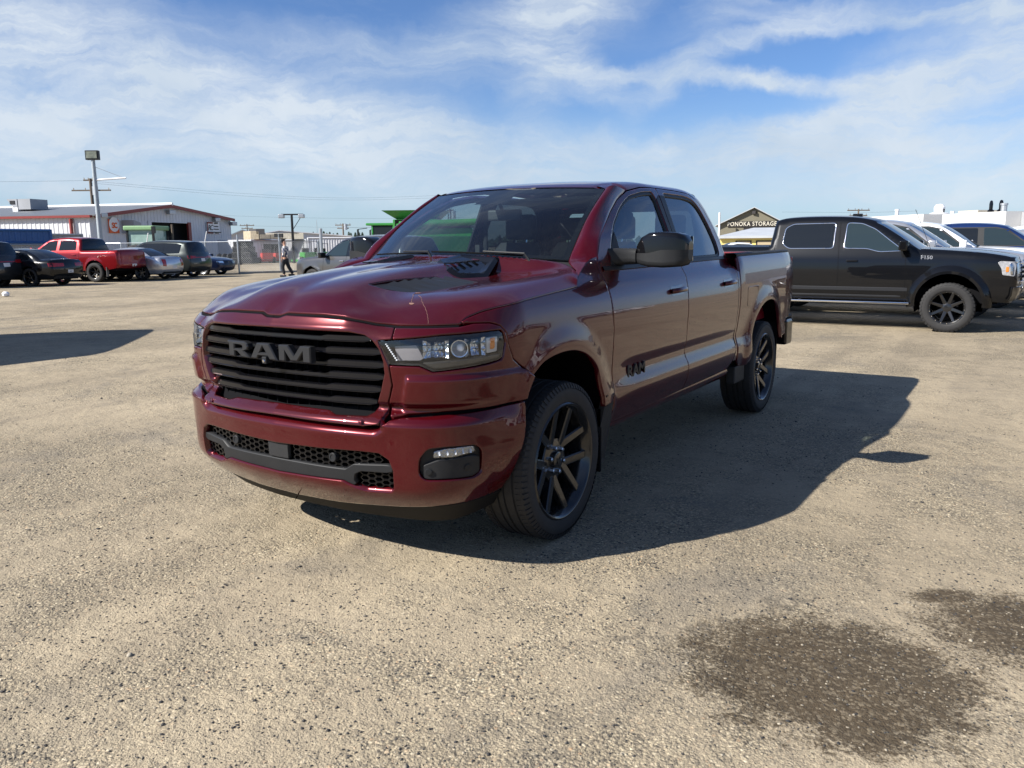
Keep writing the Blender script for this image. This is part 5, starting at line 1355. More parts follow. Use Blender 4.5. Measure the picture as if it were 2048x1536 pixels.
# ---- types
def suv(paint_, wheel, glass=DGL, **kw):
    sp = dict(paint=paint_, glass=glass, wb=3.04, R=.385, Ra=.46, sill=.36, track=1.66, r=.085, mirror=(.72, 1.14), plan=(.13, .06), crown=(.035, .10),
        nose=[(.30, -.80), (.42, -.90), (.62, -.94), (.85, -.93), (1.0, -.86)], tail=[(.34, 3.98), (.50, 4.10), (.72, 4.12), (.95, 4.08), (1.12, 4.02)],
        top=[('bonnet', [(-.80, 1.05), (-.5, 1.11), (0, 1.15), (.42, 1.17)], None), ('windshield', [(.48, 1.18), (.8, 1.40), (1.15, 1.62), (1.30, 1.69)], glass),
             ('roof', [(1.40, 1.725), (1.8, 1.775), (2.5, 1.79), (3.2, 1.77), (3.62, 1.735), (3.74, 1.715)], None), ('rear_window', [(3.80, 1.66), (3.90, 1.42), (3.97, 1.22)], DGL)],
        w=[(.30, .88), (.45, .93), (.60, .955), (.85, .965), (1.02, .955), (1.14, .925), (1.25, .885), (1.45, .82), (1.62, .755), (1.80, .68)],
        side=[('window', [(.70, 1.18), (.98, 1.40), (1.28, 1.60), (1.55, 1.655), (1.62, 1.655), (1.60, 1.19)], glass, .004), ('window', [(1.68, 1.19), (1.70, 1.655), (2.45, 1.665), (2.62, 1.64), (2.62, 1.195)], DGL, .004),
              ('quarter_window', [(2.70, 1.20), (2.70, 1.645), (3.20, 1.64), (3.50, 1.57), (3.46, 1.22)], DGL, .004), ('roof_trim', [(.62, 1.165), (1.2, 1.62), (1.55, 1.685), (2.6, 1.69), (3.3, 1.66), (3.58, 1.59), (3.5, 1.19), (3.0, 1.175)], DGL, .0015),
              ('wheel_arch_trim', [(-.46, .40), (-.38, .72), (0, .875), (.38, .72), (.46, .40), (.52, .40), (.43, .77), (0, .925), (-.43, .77), (-.52, .40)], paint_, .010), ('sill_trim', [(.50, .38), (.50, .46), (2.54, .46), (2.54, .38)], SAT, .006)],
        seams=[[(.52, .48), (.56, .8), (.60, 1.15)], [(1.64, .42), (1.62, .8), (1.64, 1.66)], [(2.62, .95), (2.66, 1.65)]], handles=[(1.45, 1.03), (2.42, 1.04)],
        faces=[('tail_light', 'rear', [(.50, .95), (.50, 1.06), (.93, 1.08), (.93, .93)], TAIL, .006, True), ('tail_strip', 'rear', [(-.50, .97), (.50, .97), (.50, 1.01), (-.50, 1.01)], TAIL, .005),
               ('licence_plate', 'rear', [(-.15, .80), (.15, .80), (.15, .94), (-.15, .94)], PLT, .008), ('rear_bumper_trim', 'rear', [(-.80, .36), (.80, .36), (.84, .50), (-.84, .50)], SAT, .006),
               ('headlight', 'front', [(.48, .84), (.48, .93), (.84, .95), (.84, .82)], ALU, .006, True), ('grille', 'front', [(-.44, .72), (.44, .72), (.44, .93), (-.44, .93)], BLK, .006), ('lower_grille', 'front', [(-.6, .42), (.6, .42), (.55, .55), (-.55, .55)], VOID, .006)],
        wheel=wheel)
    sp.update(kw); return sp
def sedan(paint_, wheel, **kw):
    sp = dict(paint=paint_, wb=3.05, R=.355, Ra=.42, sill=.27, track=1.62, r=.08, mirror=(.72, .96), plan=(.14, .10), crown=(.03, .10),
        nose=[(.24, -.82), (.36, -.92), (.55, -.94), (.72, -.88)], tail=[(.30, 3.98), (.46, 4.08), (.70, 4.10), (.88, 4.06), (.97, 4.02)],
        top=[('bonnet', [(-.82, .78), (-.5, .87), (0, .935), (.42, .965)], None), ('windshield', [(.50, .985), (.9, 1.19), (1.25, 1.345), (1.36, 1.38)], DGL),
             ('roof', [(1.48, 1.415), (1.9, 1.455), (2.3, 1.455), (2.66, 1.42)], None), ('rear_window', [(2.76, 1.395), (3.1, 1.27), (3.42, 1.10), (3.50, 1.06)], DGL), ('boot_lid', [(3.60, 1.04), (3.8, 1.035), (3.96, 1.035)], None)],
        w=[(.24, .84), (.36, .89), (.52, .925), (.72, .94), (.88, .925), (.98, .88), (1.08, .81), (1.25, .73), (1.38, .66), (1.46, .60)],
        side=[('window', [(.74, .99), (1.02, 1.16), (1.40, 1.325), (1.66, 1.355), (1.68, 1.0)], DGL, .004), ('window', [(1.76, 1.0), (1.74, 1.36), (2.25, 1.36), (2.62, 1.30), (2.95, 1.15), (3.10, 1.04)], DGL, .004),
              ('window_trim', [(.66, .975), (1.0, 1.19), (1.42, 1.355), (2.25, 1.388), (2.7, 1.315), (3.2, 1.03), (2.9, .985)], SAT, .0015)],
        seams=[[(.52, .34), (.54, .7), (.60, .95)], [(1.70, .34), (1.68, .7), (1.71, 1.36)], [(2.80, .55), (2.82, 1.0)]], handles=[(1.48, .85), (2.60, .87)],
        faces=[('tail_light', 'rear', [(.30, .78), (.30, .90), (.92, .92), (.92, .77)], TAIL, .006, True), ('licence_plate', 'rear', [(-.15, .52), (.15, .52), (.15, .64), (-.15, .64)], PLT, .008),
               ('diffuser', 'rear', [(-.72, .30), (.72, .30), (.66, .40), (-.66, .40)], SAT, .006), ('headlight', 'front', [(.42, .62), (.46, .74), (.84, .74), (.84, .64)], ALU, .006, True),
               ('grille', 'front', [(-.38, .58), (.38, .58), (.38, .72), (-.38, .72)], BLK, .006), ('lower_grille', 'front', [(-.58, .30), (.58, .30), (.5, .44), (-.5, .44)], VOID, .006)],
        wheel=wheel)
    sp.update(kw); return sp
def pickup(paint_, wheel, **kw):
    g = kw.pop('wsglass', LGL)
    def ex(root, f, gf, gr):
        MB().box((-.80, 3.02, .80), (.80, 4.70, 1.33)).build('bed_cover', PLA, root, bevel=.02)
        for m in (1, -1): MB().box((m*.93-.05, 4.05, .22), (m*.93+.05, 4.07, .60)).build('mud_flap', VOID, root)
        if kw.get('more'): kw['more'](root, f, gf, gr)
    sp = dict(paint=paint_, wb=3.65, R=.40, Ra=.49, za=.47, sill=.50, track=1.70, r=.075, mirror=(.72, 1.36), mw=.25, plan=(.10, .04), crown=(.03, .08), flare=.03, step=.055,
        nose=[(.50, -.86), (.62, -.93), (.85, -.95), (1.08, -.93), (1.18, -.90)], tail=[(.62, 4.74), (.70, 4.82), (.95, 4.80), (1.20, 4.79), (1.30, 4.77)],
        top=[('bonnet', [(-.84, 1.23), (-.5, 1.29), (0, 1.33), (.42, 1.345)], None), ('windshield', [(.50, 1.37), (.8, 1.58), (1.08, 1.76), (1.18, 1.81)], g),
             ('roof', [(1.28, 1.86), (1.6, 1.915), (2.1, 1.94), (2.6, 1.92), (2.80, 1.88)], None), ('rear_window', [(2.87, 1.82), (2.93, 1.62), (2.96, 1.44)], DGL), ('bed_top', [(2.97, 1.39), (3.05, 1.37), (3.8, 1.37), (4.6, 1.38), (4.73, 1.365)], SAT)],
        w=[(.48, .91), (.58, .95), (.78, .975), (1.0, .985), (1.18, .975), (1.30, .945), (1.40, .91), (1.60, .835), (1.80, .755), (1.94, .70)],
        side=[('window_trim', [(.64, 1.345), (1.18, 1.77), (1.45, 1.835), (2.6, 1.835), (2.76, 1.78), (2.80, 1.36), (1.6, 1.345)], kw.pop('trimm', SAT), .0015),
              ('window', [(.72, 1.37), (.98, 1.57), (1.26, 1.765), (1.50, 1.81), (1.72, 1.81), (1.70, 1.37)], g, .004), ('window', [(1.84, 1.375), (1.86, 1.81), (2.55, 1.81), (2.70, 1.75), (2.72, 1.39)], DGL, .004)],
        seams=[[(.56, .55), (.55, 1.0), (.58, 1.34)], [(1.75, .52), (1.74, 1.0), (1.78, 1.84)], [(2.86, .52), (2.88, 1.0), (2.87, 1.45)]], handles=[(1.52, 1.17), (2.62, 1.18)],
        faces=[('tail_light', 'rear', [(.80, .95), (.80, 1.28), (.95, 1.28), (.95, .95)], TAIL, .006, True), ('tailgate_panel', 'rear', [(-.74, .84), (.74, .84), (.74, 1.30), (-.74, 1.30)], paint_, .006), ('bumper_plate', 'rear', [(-.15, .66), (.15, .66), (.15, .78), (-.15, .78)], PLT, .012),
               ('headlight', 'front', [(.50, .98), (.50, 1.14), (.93, 1.14), (.93, .96)], ALU, .008, True), ('grille', 'front', [(-.47, .84), (.47, .84), (.47, 1.16), (-.47, 1.16)], BLK, .01), ('front_bumper', 'front', [(-.90, .55), (.90, .55), (.92, .76), (-.92, .76)], kw.get('bump', BLK), .03)],
        wheel=wheel, extra=ex)
    kw2 = {k: v for k, v in kw.items() if k not in ('more', 'bump')}
    sp.update(kw2); return sp
W_BLK = ('black5', dict(R=.355, r=.25, w=.23, style=5, mat=RIMB, sw=.030, split=False))
W_SUV = ('suvw', dict(R=.385, r=.262, w=.25, style=7, mat=SILR, sw=.022))
W_SUVB = ('suvb', dict(R=.385, r=.262, w=.25, style=5, mat=RIMB, sw=.028, split=True))
W_SIL = ('sil5', dict(R=.355, r=.24, w=.23, style=6, mat=SILR, sw=.026))
W_PKB = ('pkb', dict(R=.42, r=.262, w=.30, style=6, mat=RIMB, sw=.028, inset_=.35))
W_PKS = ('pks', dict(R=.40, r=.245, w=.27, style=6, mat=SILR, sw=.03))
W_OFF = ('off', dict(R=.405, r=.262, w=.315, style=8, mat=RIMB, sw=.026, chunky=True, rivets=True, inset_=.10))

AZL = -110.0
def rearpos(u, v, track, wb, az, side_=+1):
    """front-axle centre from the ground contact of the near rear wheel (outer edge of the car's left side)"""
    a = math.radians(az); h = np.array([math.sin(a), math.cos(a)]); rt = np.array([math.cos(a), -math.sin(a)])
    g = gnd(u, v)[:2]; return g + rt*(track/2+.05)*side_ + h*wb
# left row
car('parked_suv', 'dark grey SUV parked at the left picture edge beside the black sedan', 'suv', suv(P_DKGREY, W_SUVB), rearpos(2-72, 577.5, 1.66, 3.04, AZL), AZL, 'vehicles parked in the far row')
car('parked_sedan', 'low black sedan with black five-spoke wheels in front of the red pickup', 'sedan', sedan(P_BLACK, W_BLK), rearpos(63, 573, 1.62, 3.05, AZL), AZL, 'vehicles parked in the far row')
def flapm(root, f, gf, gr):
    for m in (1, -1): MB().box((m*.93-.07, 4.22, .25), (m*.93+.07, 4.24, .66)).build('mud_flap', pm('grey_flap', (.12, .12, .12), rough=.8), root)
car('parked_pickup', 'bright red crew cab pickup with tall black wheels parked tail out', 'pickup truck', pickup(P_RED, W_PKB, trimm=P_RED, R=.42, wsglass=DGL, more=flapm, track=1.78, bump=P_RED), rearpos(194, 564.5, 1.78, 3.65, AZL), AZL, 'vehicles parked in the far row')
car('parked_sedan', 'silver sedan parked between the red pickup and the dark green SUV', 'sedan', sedan(P_SILVER, W_SIL, faces=[('tail_light', 'rear', [(.56, .62), (.54, .94), (.76, .95), (.74, .64)], TAIL, .006, True), ('licence_plate', 'rear', [(-.15, .52), (.15, .52), (.15, .64), (-.15, .64)], PLT, .008), ('diffuser', 'rear', [(-.72, .30), (.72, .30), (.66, .38), (-.66, .38)], SAT, .006)]),
    rearpos(285, 560.5, 1.62, 3.05, AZL), AZL, 'vehicles parked in the far row')
P_DGREEN = paint('dark_green_grey_paint', (.040, .046, .045), .5, .14)
car('parked_suv', 'dark green-grey SUV with bright tail lamps parked beside the silver sedan', 'suv', suv(P_DGREEN, W_SUV), rearpos(346, 556, 1.66, 3.04, AZL), AZL, 'vehicles parked in the far row')
h_ = gnd(434, 549)[:2]; a_ = math.radians(AZL + 180)
car('parked_sedan', 'navy blue sedan facing out of the far row by the fence', 'sedan', sedan(P_NAVY, W_SIL, R=.33, wb=2.6, Ra=.39, tail=[(.30, 3.5), (.46, 3.58), (.70, 3.60), (.88, 3.58), (.97, 3.55)],
    top=[('bonnet', [(-.82, .78), (-.5, .87), (0, .94), (.38, .97)], None), ('windshield', [(.46, .99), (.8, 1.2), (1.12, 1.36), (1.2, 1.39)], LGL), ('roof', [(1.3, 1.42), (1.7, 1.46), (2.1, 1.45), (2.4, 1.42)], None), ('rear_window', [(2.5, 1.395), (2.75, 1.27), (3.0, 1.10), (3.06, 1.06)], DGL), ('boot_lid', [(3.15, 1.04), (3.3, 1.035), (3.5, 1.03)], None)],
    side=[('window', [(.70, 1.0), (.95, 1.17), (1.25, 1.33), (1.5, 1.36), (1.52, 1.0)], DGL, .004), ('window', [(1.6, 1.0), (1.58, 1.36), (2.0, 1.36), (2.35, 1.28), (2.7, 1.04)], DGL, .004)], seams=[[(.5, .34), (.54, .95)], [(1.55, .34), (1.55, 1.36)]], handles=[(1.35, .87), (2.3, .88)]),
    h_ + np.array([math.sin(a_), math.cos(a_)])*-.25, AZL + 180, 'vehicles parked in the far row')
# grey SUV behind the bonnet
car('parked_suv', 'grey metallic SUV parked just beyond the dark red pickup bonnet', 'suv', suv(P_GREY, W_SUV, glass=LGL, hmat=CHR, mmat=BLK), far(668, 520, 27.5)[:2], -86, 'vehicles parked in the yard')

# right row: black off-road pickup and its neighbours, all facing the same way
def f150(root, f, gf, gr):
    band = pm('grey_band', (.026, .028, .033), rough=.35, metal=.3)
    for m in (False, True):
        sg = -1 if m else 1
        panel('lower_band', [(.62, .66), (.62, .72), (2.84, .72), (2.84, .66)], f, band, root, step=.1, off=.003, flange=.006, mirror=m)
        panel('lower_band', [(.72, .555), (.72, .585), (2.84, .585), (2.84, .555)], f, band, root, step=.1, off=.003, flange=.006, mirror=m)
        # chrome window outline
        for w_ in ([(.735, 1.345), (.93, 1.49), (1.20, 1.70), (1.42, 1.80), (1.66, 1.815), (1.665, 1.39), (1.30, 1.385), (1.10, 1.33)], [(1.86, 1.39), (1.86, 1.815), (2.58, 1.81), (2.71, 1.74), (2.73, 1.47), (2.62, 1.39)]):
            o = inset(rpoly(w_, .05)[::1] if area2(np.array(w_)) > 0 else rpoly(w_, .05)[::-1], -.014); i_ = inset(o, .013)
            panel('window_surround', o, f, CHR, root, holes=[i_], step=.1, off=.006, flange=.006, mirror=m)
        # flare
        t = np.linspace(-.12, math.pi+.1, 26); T = []
        for q in t:
            row = []
            for (ra, dx) in ((.49, -.03), (.495, .055), (.54, .062), (.60, .035), (.63, .0)):
                y, z = ra*math.cos(q), .47 + ra*math.sin(q); P = f(y, max(.45, z)); row.append((P[0]*sg + dx*sg, y, z))
            T.append(row)
        MB().grid(np.array(T), flip=(sg > 0)).build('fender_flare', P_BLACK, root, smooth=True)
        MB().box((min(.93*sg, .99*sg), .58, .44), (max(.93*sg, .99*sg), 3.1, .475)).build('running_board', CHR, root, bevel=.01)
        P = f(.33, 1.235); xf = frame((sg*(P[0]+.004), .36, 1.225), (0, sg, 0), (0, .0, 1), (sg, 0, 0))
        text_mesh('badge', 'F150', .080, .012, pm('bright_badge', (.30, .31, .34), rough=.3, metal=.5), root, bevel=.001, xf=xf, sx=1.15)
        MB().box((min(.925*sg, .935*sg), -.10, 1.2), (max(.925*sg, .935*sg), -.09, 1.21))
    MB().tube([(-.78, .32, 1.34), (-.80, .60, 2.02)], .004, 5).build('aerial', SAT, root)
    MB().box((-.04, 1.55, 1.95), (.04, 1.72, 2.0)).build('roof_antenna', BLK, root, bevel=.015)
    # corner lamp wrap, grille bars
    for m in (False, True):
        panel('headlight', rpoly([(-.905, .93), (-.92, 1.16), (-.70, 1.17), (-.66, 1.15), (-.72, 1.05), (-.74, .95)], .02), f, pm('clear_head_lamp', (.30, .30, .31), rough=.2, coat=.6, var=.3, vscale=30), root, step=.05, off=.006, flange=.02, mirror=m)
        panel('amber_reflector', rpoly([(-.82, 1.0), (-.82, 1.08), (-.78, 1.08), (-.78, 1.0)], .01), f, AMB, root, step=.05, off=.010, flange=.01, mirror=m)
    for k in range(5):
        z = .82 + k*.075; c = gf(0.0, z); MB().box((-.46, float(c[1])-.045, z), (.46, float(c[1])+.02, z+.022)).build('grille_bar', CHR if k in (0, 4) else GRY, root, bevel=.006)
fx, fy = 1.83, 11.64
F = pickup(P_BLACK, W_OFF, R=.405, Ra=.50, sill=.50, more=f150, track=1.78, bump=P_BLACK, crown=(.03, .06))
F['seams'][0] = [(.66, .55), (.665, 1.0), (.68, 1.34)]
F['top'][0] = ('bonnet', [(-.84, 1.235), (-.5, 1.30), (0, 1.345), (.42, 1.37)], None)
F['side'] = [('window', [(.735, 1.345), (.93, 1.49), (1.20, 1.70), (1.42, 1.80), (1.66, 1.815), (1.665, 1.39), (1.30, 1.385), (1.10, 1.33)], LGL, .004), ('window', [(1.86, 1.39), (1.86, 1.815), (2.58, 1.81), (2.71, 1.74), (2.73, 1.47), (2.62, 1.39)], DGL, .004)]
F['mmat'] = BLK
F['top'][2] = ('roof', [(1.28, 1.87), (1.6, 1.925), (2.1, 1.945), (2.6, 1.938), (2.84, 1.905)], None); F['top'][3] = ('rear_window', [(2.92, 1.84), (2.95, 1.62), (2.97, 1.46)], DGL); F['top'][4] = ('bed_top', [(2.98, 1.43), (3.05, 1.42), (3.8, 1.42), (4.6, 1.43), (4.73, 1.40)], SAT)
car('parked_pickup', 'black lifted crew cab pickup with riveted black wheels parked side on', 'pickup truck', F, (fx, fy + .95), 90, 'vehicles parked in the near row')
car('parked_pickup', 'white pickup with dark grille parked directly behind the black pickup', 'pickup truck', pickup(P_SILVER, W_PKS, bump=SILR), (fx + .15, fy + .95 + 2.95), 90, 'vehicles parked in the near row')
car('parked_pickup', 'white pickup third in the near row with a slim windscreen pillar', 'pickup truck', pickup(P_WHITE, W_PKS, bump=P_WHITE), (fx + .5, fy + .95 + 5.9), 90, 'vehicles parked in the near row')
car('parked_pickup', 'deep blue crew cab pickup behind the white pickups', 'pickup truck', pickup(P_BLUE, W_PKS), (fx + 1.75, fy + .95 + 9.0), 90, 'vehicles parked in the near row')
car('parked_suv', 'silver SUV at the right picture edge beyond the blue pickup', 'suv', suv(P_SILVER, W_SUV), (fx + 3.9, fy + .95 + 12.0), 90, 'vehicles parked in the near row')
# ------------------------------------------------------------------ buildings and yard
def proj_(P):
    q = np.asarray(P, float) - CAM; d = q @ CF; return 1024 + FPX*(q @ CR)/d, 768 - FPX*(q @ CU)/d
def zat(xy, v):
    a, b = 0.0, 30.0
    for _ in range(50):
        m = (a+b)/2
        if proj_((xy[0], xy[1], m))[1] > v: a = m
        else: b = m
    return (a+b)/2
def wallpt(A, d, u):
    """point A + d*t whose image column is u"""
    lo, hi = -200.0, 200.0; A = np.asarray(A, float); g = lambda t: proj_((A[0]+d[0]*t, A[1]+d[1]*t, 1.5))[0] - u
    ts = np.linspace(-90, 90, 721); best = None
    for a, b in zip(ts[:-1], ts[1:]):
        pa, pb = A + np.array(d)*a, A + np.array(d)*b
        if (np.append(pa, 1.5)-CAM) @ CF < 2 or (np.append(pb, 1.5)-CAM) @ CF < 2: continue
        if g(a)*g(b) <= 0 and (best is None or abs(a) < abs(best)): best = a + (b-a)*g(a)/(g(a)-g(b))
    return best
METW = pm('white_metal_siding', (.58, .59, .62), rough=.45, var=.06, vscale=.8, dust=.10)
METG = pm('grey_metal_siding', (.30, .31, .33), rough=.5, var=.08, vscale=.8, dust=.1)
TRIMR = pm('red_trim', (.20, .028, .025), rough=.45, var=.1)
ROOFG = pm('roof_sheet', (.42, .44, .46), rough=.45, var=.08, vscale=.6)
ROOFW = pm('white_roof_edge', (.78, .78, .79), rough=.5)
GALV = pm('galvanised_steel', (.42, .44, .46), rough=.4, metal=.7, var=.1)
WOOD = pm('weathered_wood', (.13, .10, .075), rough=.85, var=.3, vscale=20)
TANW = pm('tan_siding', (.17, .155, .112), rough=.7, var=.05)
BRN = pm('brown_sign', (.022, .018, .018), rough=.6)
YEL = pm('yellow_siding', (.74, .60, .20), rough=.6, var=.05)
ORG = pm('orange_sign', (.72, .12, .025), rough=.5)
WHT = pm('sign_white', (.78, .78, .78), rough=.5)
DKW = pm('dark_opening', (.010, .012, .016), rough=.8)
BLU = pm('blue_container_paint', (.018, .085, .26), rough=.45, var=.12, dust=.12)
GRN = pm('implement_green', (.025, .22, .035), rough=.32, coat=.4, var=.08, dust=.12)
GRND = pm('faded_green', (.20, .34, .17), rough=.5, var=.1)
def ribs(mb, p0, p1, z0, ztop, pitch=.3, depth=.04, mi=0, out=1):
    """ribbed sheet wall from p0 to p1, top edge ztop(t)"""
    p0 = np.asarray(p0, float)[:2]; p1 = np.asarray(p1, float)[:2]; L = np.linalg.norm(p1-p0); d = (p1-p0)/L; n = np.array([d[1], -d[0]])*out
    k = max(1, int(L/pitch)); s = L/k; top, bot = [], []
    for i in range(k):
        for (a, q) in ((0, 0), (.62, 0), (.70, 1), (.92, 1)):
            t = (i+a)*s; P = p0 + d*t + n*depth*q; bot.append((P[0], P[1], z0)); top.append((P[0], P[1], ztop(t/L)))
    P = p1; bot.append((P[0], P[1], z0)); top.append((P[0], P[1], ztop(1.0)))
    n_ = len(bot); mb.add(bot + top, [(i, i+1, n_+i+1, n_+i) if out > 0 else (i, n_+i, n_+i+1, i+1) for i in range(n_-1)], mi); return mb
def quadw(p0, p1, z0, z1, n, off, th=.05):
    """upright slab on a wall"""
    p0 = np.asarray(p0, float)[:2] + n*off; p1 = np.asarray(p1, float)[:2] + n*off; q0, q1 = p0 - n*th, p1 - n*th
    V = [(*p0, z0), (*p1, z0), (*p1, z1), (*p0, z1), (*q0, z0), (*q1, z0), (*q1, z1), (*q0, z1)]
    return V, [(0, 1, 2, 3), (5, 4, 7, 6), (4, 0, 3, 7), (1, 5, 6, 2), (3, 2, 6, 7), (4, 5, 1, 0)]

# ---- metal workshop with red trim
a20 = math.radians(AZL); LW = np.array([math.sin(a20), math.cos(a20)]); GW = np.array([LW[1], -LW[0]])*-1      # lit wall runs along LW, gable wall along GW
GW = np.array([-.342, .940]); R0 = gnd(466, 522)[:2]; tC = wallpt(R0, -GW, 185); C0 = R0 - GW*tC; WG = tC
nG = np.array([.940, .342]); nL = np.array([.342, -.940])
e0, e1 = zat(C0, 432), zat(R0, 440); tA = wallpt(C0, GW, 340); AP = C0 + GW*tA; zA = zat(AP, 412)
ws = empty('workshop_building', (C0[0], C0[1], 0), 0, 'long white ribbed metal workshop with red roof trim and an open bay door', 'building')
def wp(name, mb, mat, **k):
    o = mb.build(name, mat, ws, **k); o.location = (-C0[0], -C0[1], 0); return o
ztop = lambda t: e0 + (zA-e0)*min(1, t*WG/tA) if t*WG < tA else zA + (e1-zA)*(t*WG-tA)/(WG-tA)
doorA, doorB = wallpt(C0, GW, 302), wallpt(C0, GW, 381); dz = zat(C0 + GW*doorA, 444)
m_ = MB()
def seg(t0, t1, z0, f): ribs(m_, C0 + GW*t0, C0 + GW*t1, z0, f, .42, .032, out=1)
seg(0, doorA, 0, lambda t: ztop((t*doorA)/WG)); seg(doorA, doorB, dz, lambda t: ztop((doorA + t*(doorB-doorA))/WG)); seg(doorB, WG, 0, lambda t: ztop((doorB + t*(WG-doorB))/WG))
m_.add([(*(C0 + GW*tA*.0), 0)]*0, []) if False else None
wp('gable_wall', m_, METG if False else METW)
m_ = MB(); ribs(m_, C0 + LW*62, C0, 0, lambda t: e0, .42, .032, out=1); wp('side_wall', m_, METW)
LD = C0 + LW*62; RD = R0 + LW*62; AD = AP + LW*62
ro = MB(); ov = nG*.5
for (A, B, A2, B2, za, zb) in ((C0, AP, LD, AD, e0, zA), (AP, R0, AD, RD, zA, e1)):
    a, b = A + ov, B + ov; V = [(*a, za+.12), (*b, zb+.12), (*B2, zb+.12), (*A2, za+.12)]; V = V + [(x, y, z-.10) for x, y, z in V]
    ro.add(V, [(0, 1, 2, 3), (7, 6, 5, 4), (0, 4, 5, 1), (1, 5, 6, 2), (3, 2, 6, 7), (0, 3, 7, 4)])
wp('roof', ro, pm('dark_roof_sheet', (.13, .14, .155), rough=.5, var=.08, vscale=.6))
tr = MB()
for (A, B, za, zb) in ((C0, AP, e0, zA), (AP, R0, zA, e1)):
    a, b = A + nG*.55, B + nG*.55; V = [(*a, za-.16), (*b, zb-.16), (*b, zb+.12), (*a, za+.12)]; V += [(x - nG[0]*.12, y - nG[1]*.12, z) for x, y, z in V]
    tr.add(V, [(0, 1, 2, 3), (7, 6, 5, 4), (3, 2, 6, 7), (0, 4, 5, 1)])
    g_ = wp('gable_trim', tr, TRIMR); tr = MB()
a, b = C0 + nL*.35 + nG*.3, LD + nL*.35; V = [(*a, e0-.12), (*b, e0-.12), (*b, e0+.06), (*a, e0+.06)]; V += [(x - nL[0]*.3, y - nL[1]*.3, z) for x, y, z in V]
wp('gutter', MB().add(V, [(1, 0, 3, 2), (4, 5, 6, 7), (2, 3, 7, 6), (0, 1, 5, 4), (0, 4, 7, 3)]), TRIMR)
q = C0 + nL*.2 + LW*1.6; wp('downpipe', MB().box((q[0]-.1, q[1]-.1, e0-2.1), (q[0]+.1, q[1]+.1, e0-.2)), TRIMR)
rg = AP + nG*.6; wp('ridge_cap', MB().tube([(*rg, zA+.16), (*AD, zA+.16)], .14, 6), ROOFW)
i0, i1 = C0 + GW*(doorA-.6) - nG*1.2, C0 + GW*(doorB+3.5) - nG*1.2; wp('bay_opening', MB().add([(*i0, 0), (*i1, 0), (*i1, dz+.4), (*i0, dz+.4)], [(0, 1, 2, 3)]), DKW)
for t in (doorA, doorB):
    V, Fq = quadw(C0 + GW*(t-.22), C0 + GW*(t+.22), 0, dz+.1, nG, .10, .2); wp('door_jamb', MB().add(V, Fq), TRIMR if t == doorB else METW)
def wsign(name, label, u0, u1, v0, v1, mat, off=.14):
    t0, t1 = wallpt(C0, GW, u0), wallpt(C0, GW, u1); z1, z0 = zat(C0 + GW*t0, v0), zat(C0 + GW*t0, v1)
    V, Fq = quadw(C0 + GW*t0, C0 + GW*t1, z0, z1, nG, off, .06); o = MB().add(V, Fq).build(name, mat); tag(o, label, 'sign')
    c = C0 + GW*(t0+t1)/2 + nG*(off+.01); return o, frame((c[0], c[1], (z0+z1)/2), (*GW, 0), (0, 0, 1), (*nG, 0)), t1-t0, z1-z0
o_, xf, w_, h__ = wsign('wall_sign', 'square orange sign with a round white emblem on the grey gable wall', 219, 239, 438, 466, ORG)
ring = MB(); c_ = np.array(xf.translation) + np.array([0, 0, h__*.12]); ring.lathe([(.012, .60), (.02, .58), (.02, .0)], c_, (*nG, 0), 32); ring.build('emblem_disc', WHT, o_)
text_mesh('emblem_letters', 'sc', .95, .02, ORG, o_, xf=frame(c_ + np.array([*nG, 0])*.035, (*GW, 0), (0, 0, 1), (*nG, 0)), space=.8)
text_mesh('sign_text', 'STOCK', .34, .01, pm('dull_orange', (.5, .10, .03)), o_, xf=frame(c_ - np.array([0, 0, 1.05]) + np.array([*nG, 0])*.01, (*GW, 0), (0, 0, 1), (*nG, 0))) if False else None
o_, xf, w_, h__ = wsign('wall_sign', 'white company sign with a red corner bracket and script initials beside the bay door', 414, 439, 444, 467, WHT)
def onx(px, pz, sx, sz, mat, name):
    c = np.array(xf.translation); g3 = np.array([*GW, 0]); n3 = np.array([*nG, 0])
    V = [c + g3*(px+a*sx) + np.array([0, 0, pz+b*sz]) + n3*k for k in (0, .03) for a, b in ((-1, -1), (1, -1), (1, 1), (-1, 1))]
    MB().add(V, [(4, 5, 6, 7), (0, 4, 7, 3), (1, 2, 6, 5), (3, 7, 6, 2), (0, 1, 5, 4)]).build(name, mat, o_)
for (px, pz, sx, sz, mt) in ((-w_/2+.07, 0, .07, h__/2, TRIMR), (-w_*.27, h__/2-.07, w_*.23, .07, TRIMR), (-w_*.27, -h__/2+.07, w_*.23, .07, TRIMR), (w_*.25, h__/2-.07, w_*.12, .07, BLK), (w_*.25, -h__/2+.07, w_*.12, .07, BLK)): onx(px, pz, sx, sz, mt, 'sign_bracket')
text_mesh('sign_initials', 'RC', .75, .02, BLK, o_, xf=frame(np.array(xf.translation) + np.array([*GW, 0])*(-w_*.22), (*GW, 0), (0, 0, 1), (*nG, 0)), shear=.2, space=.75)
for k, (q, ln) in enumerate(((.45, .3), (.15, .36), (-.12, .42), (-.42, .7))): onx(w_*.22 - (.3 if k == 3 else 0), q, ln*(1.6 if k == 3 else 1), .045, GRY, 'text_line')
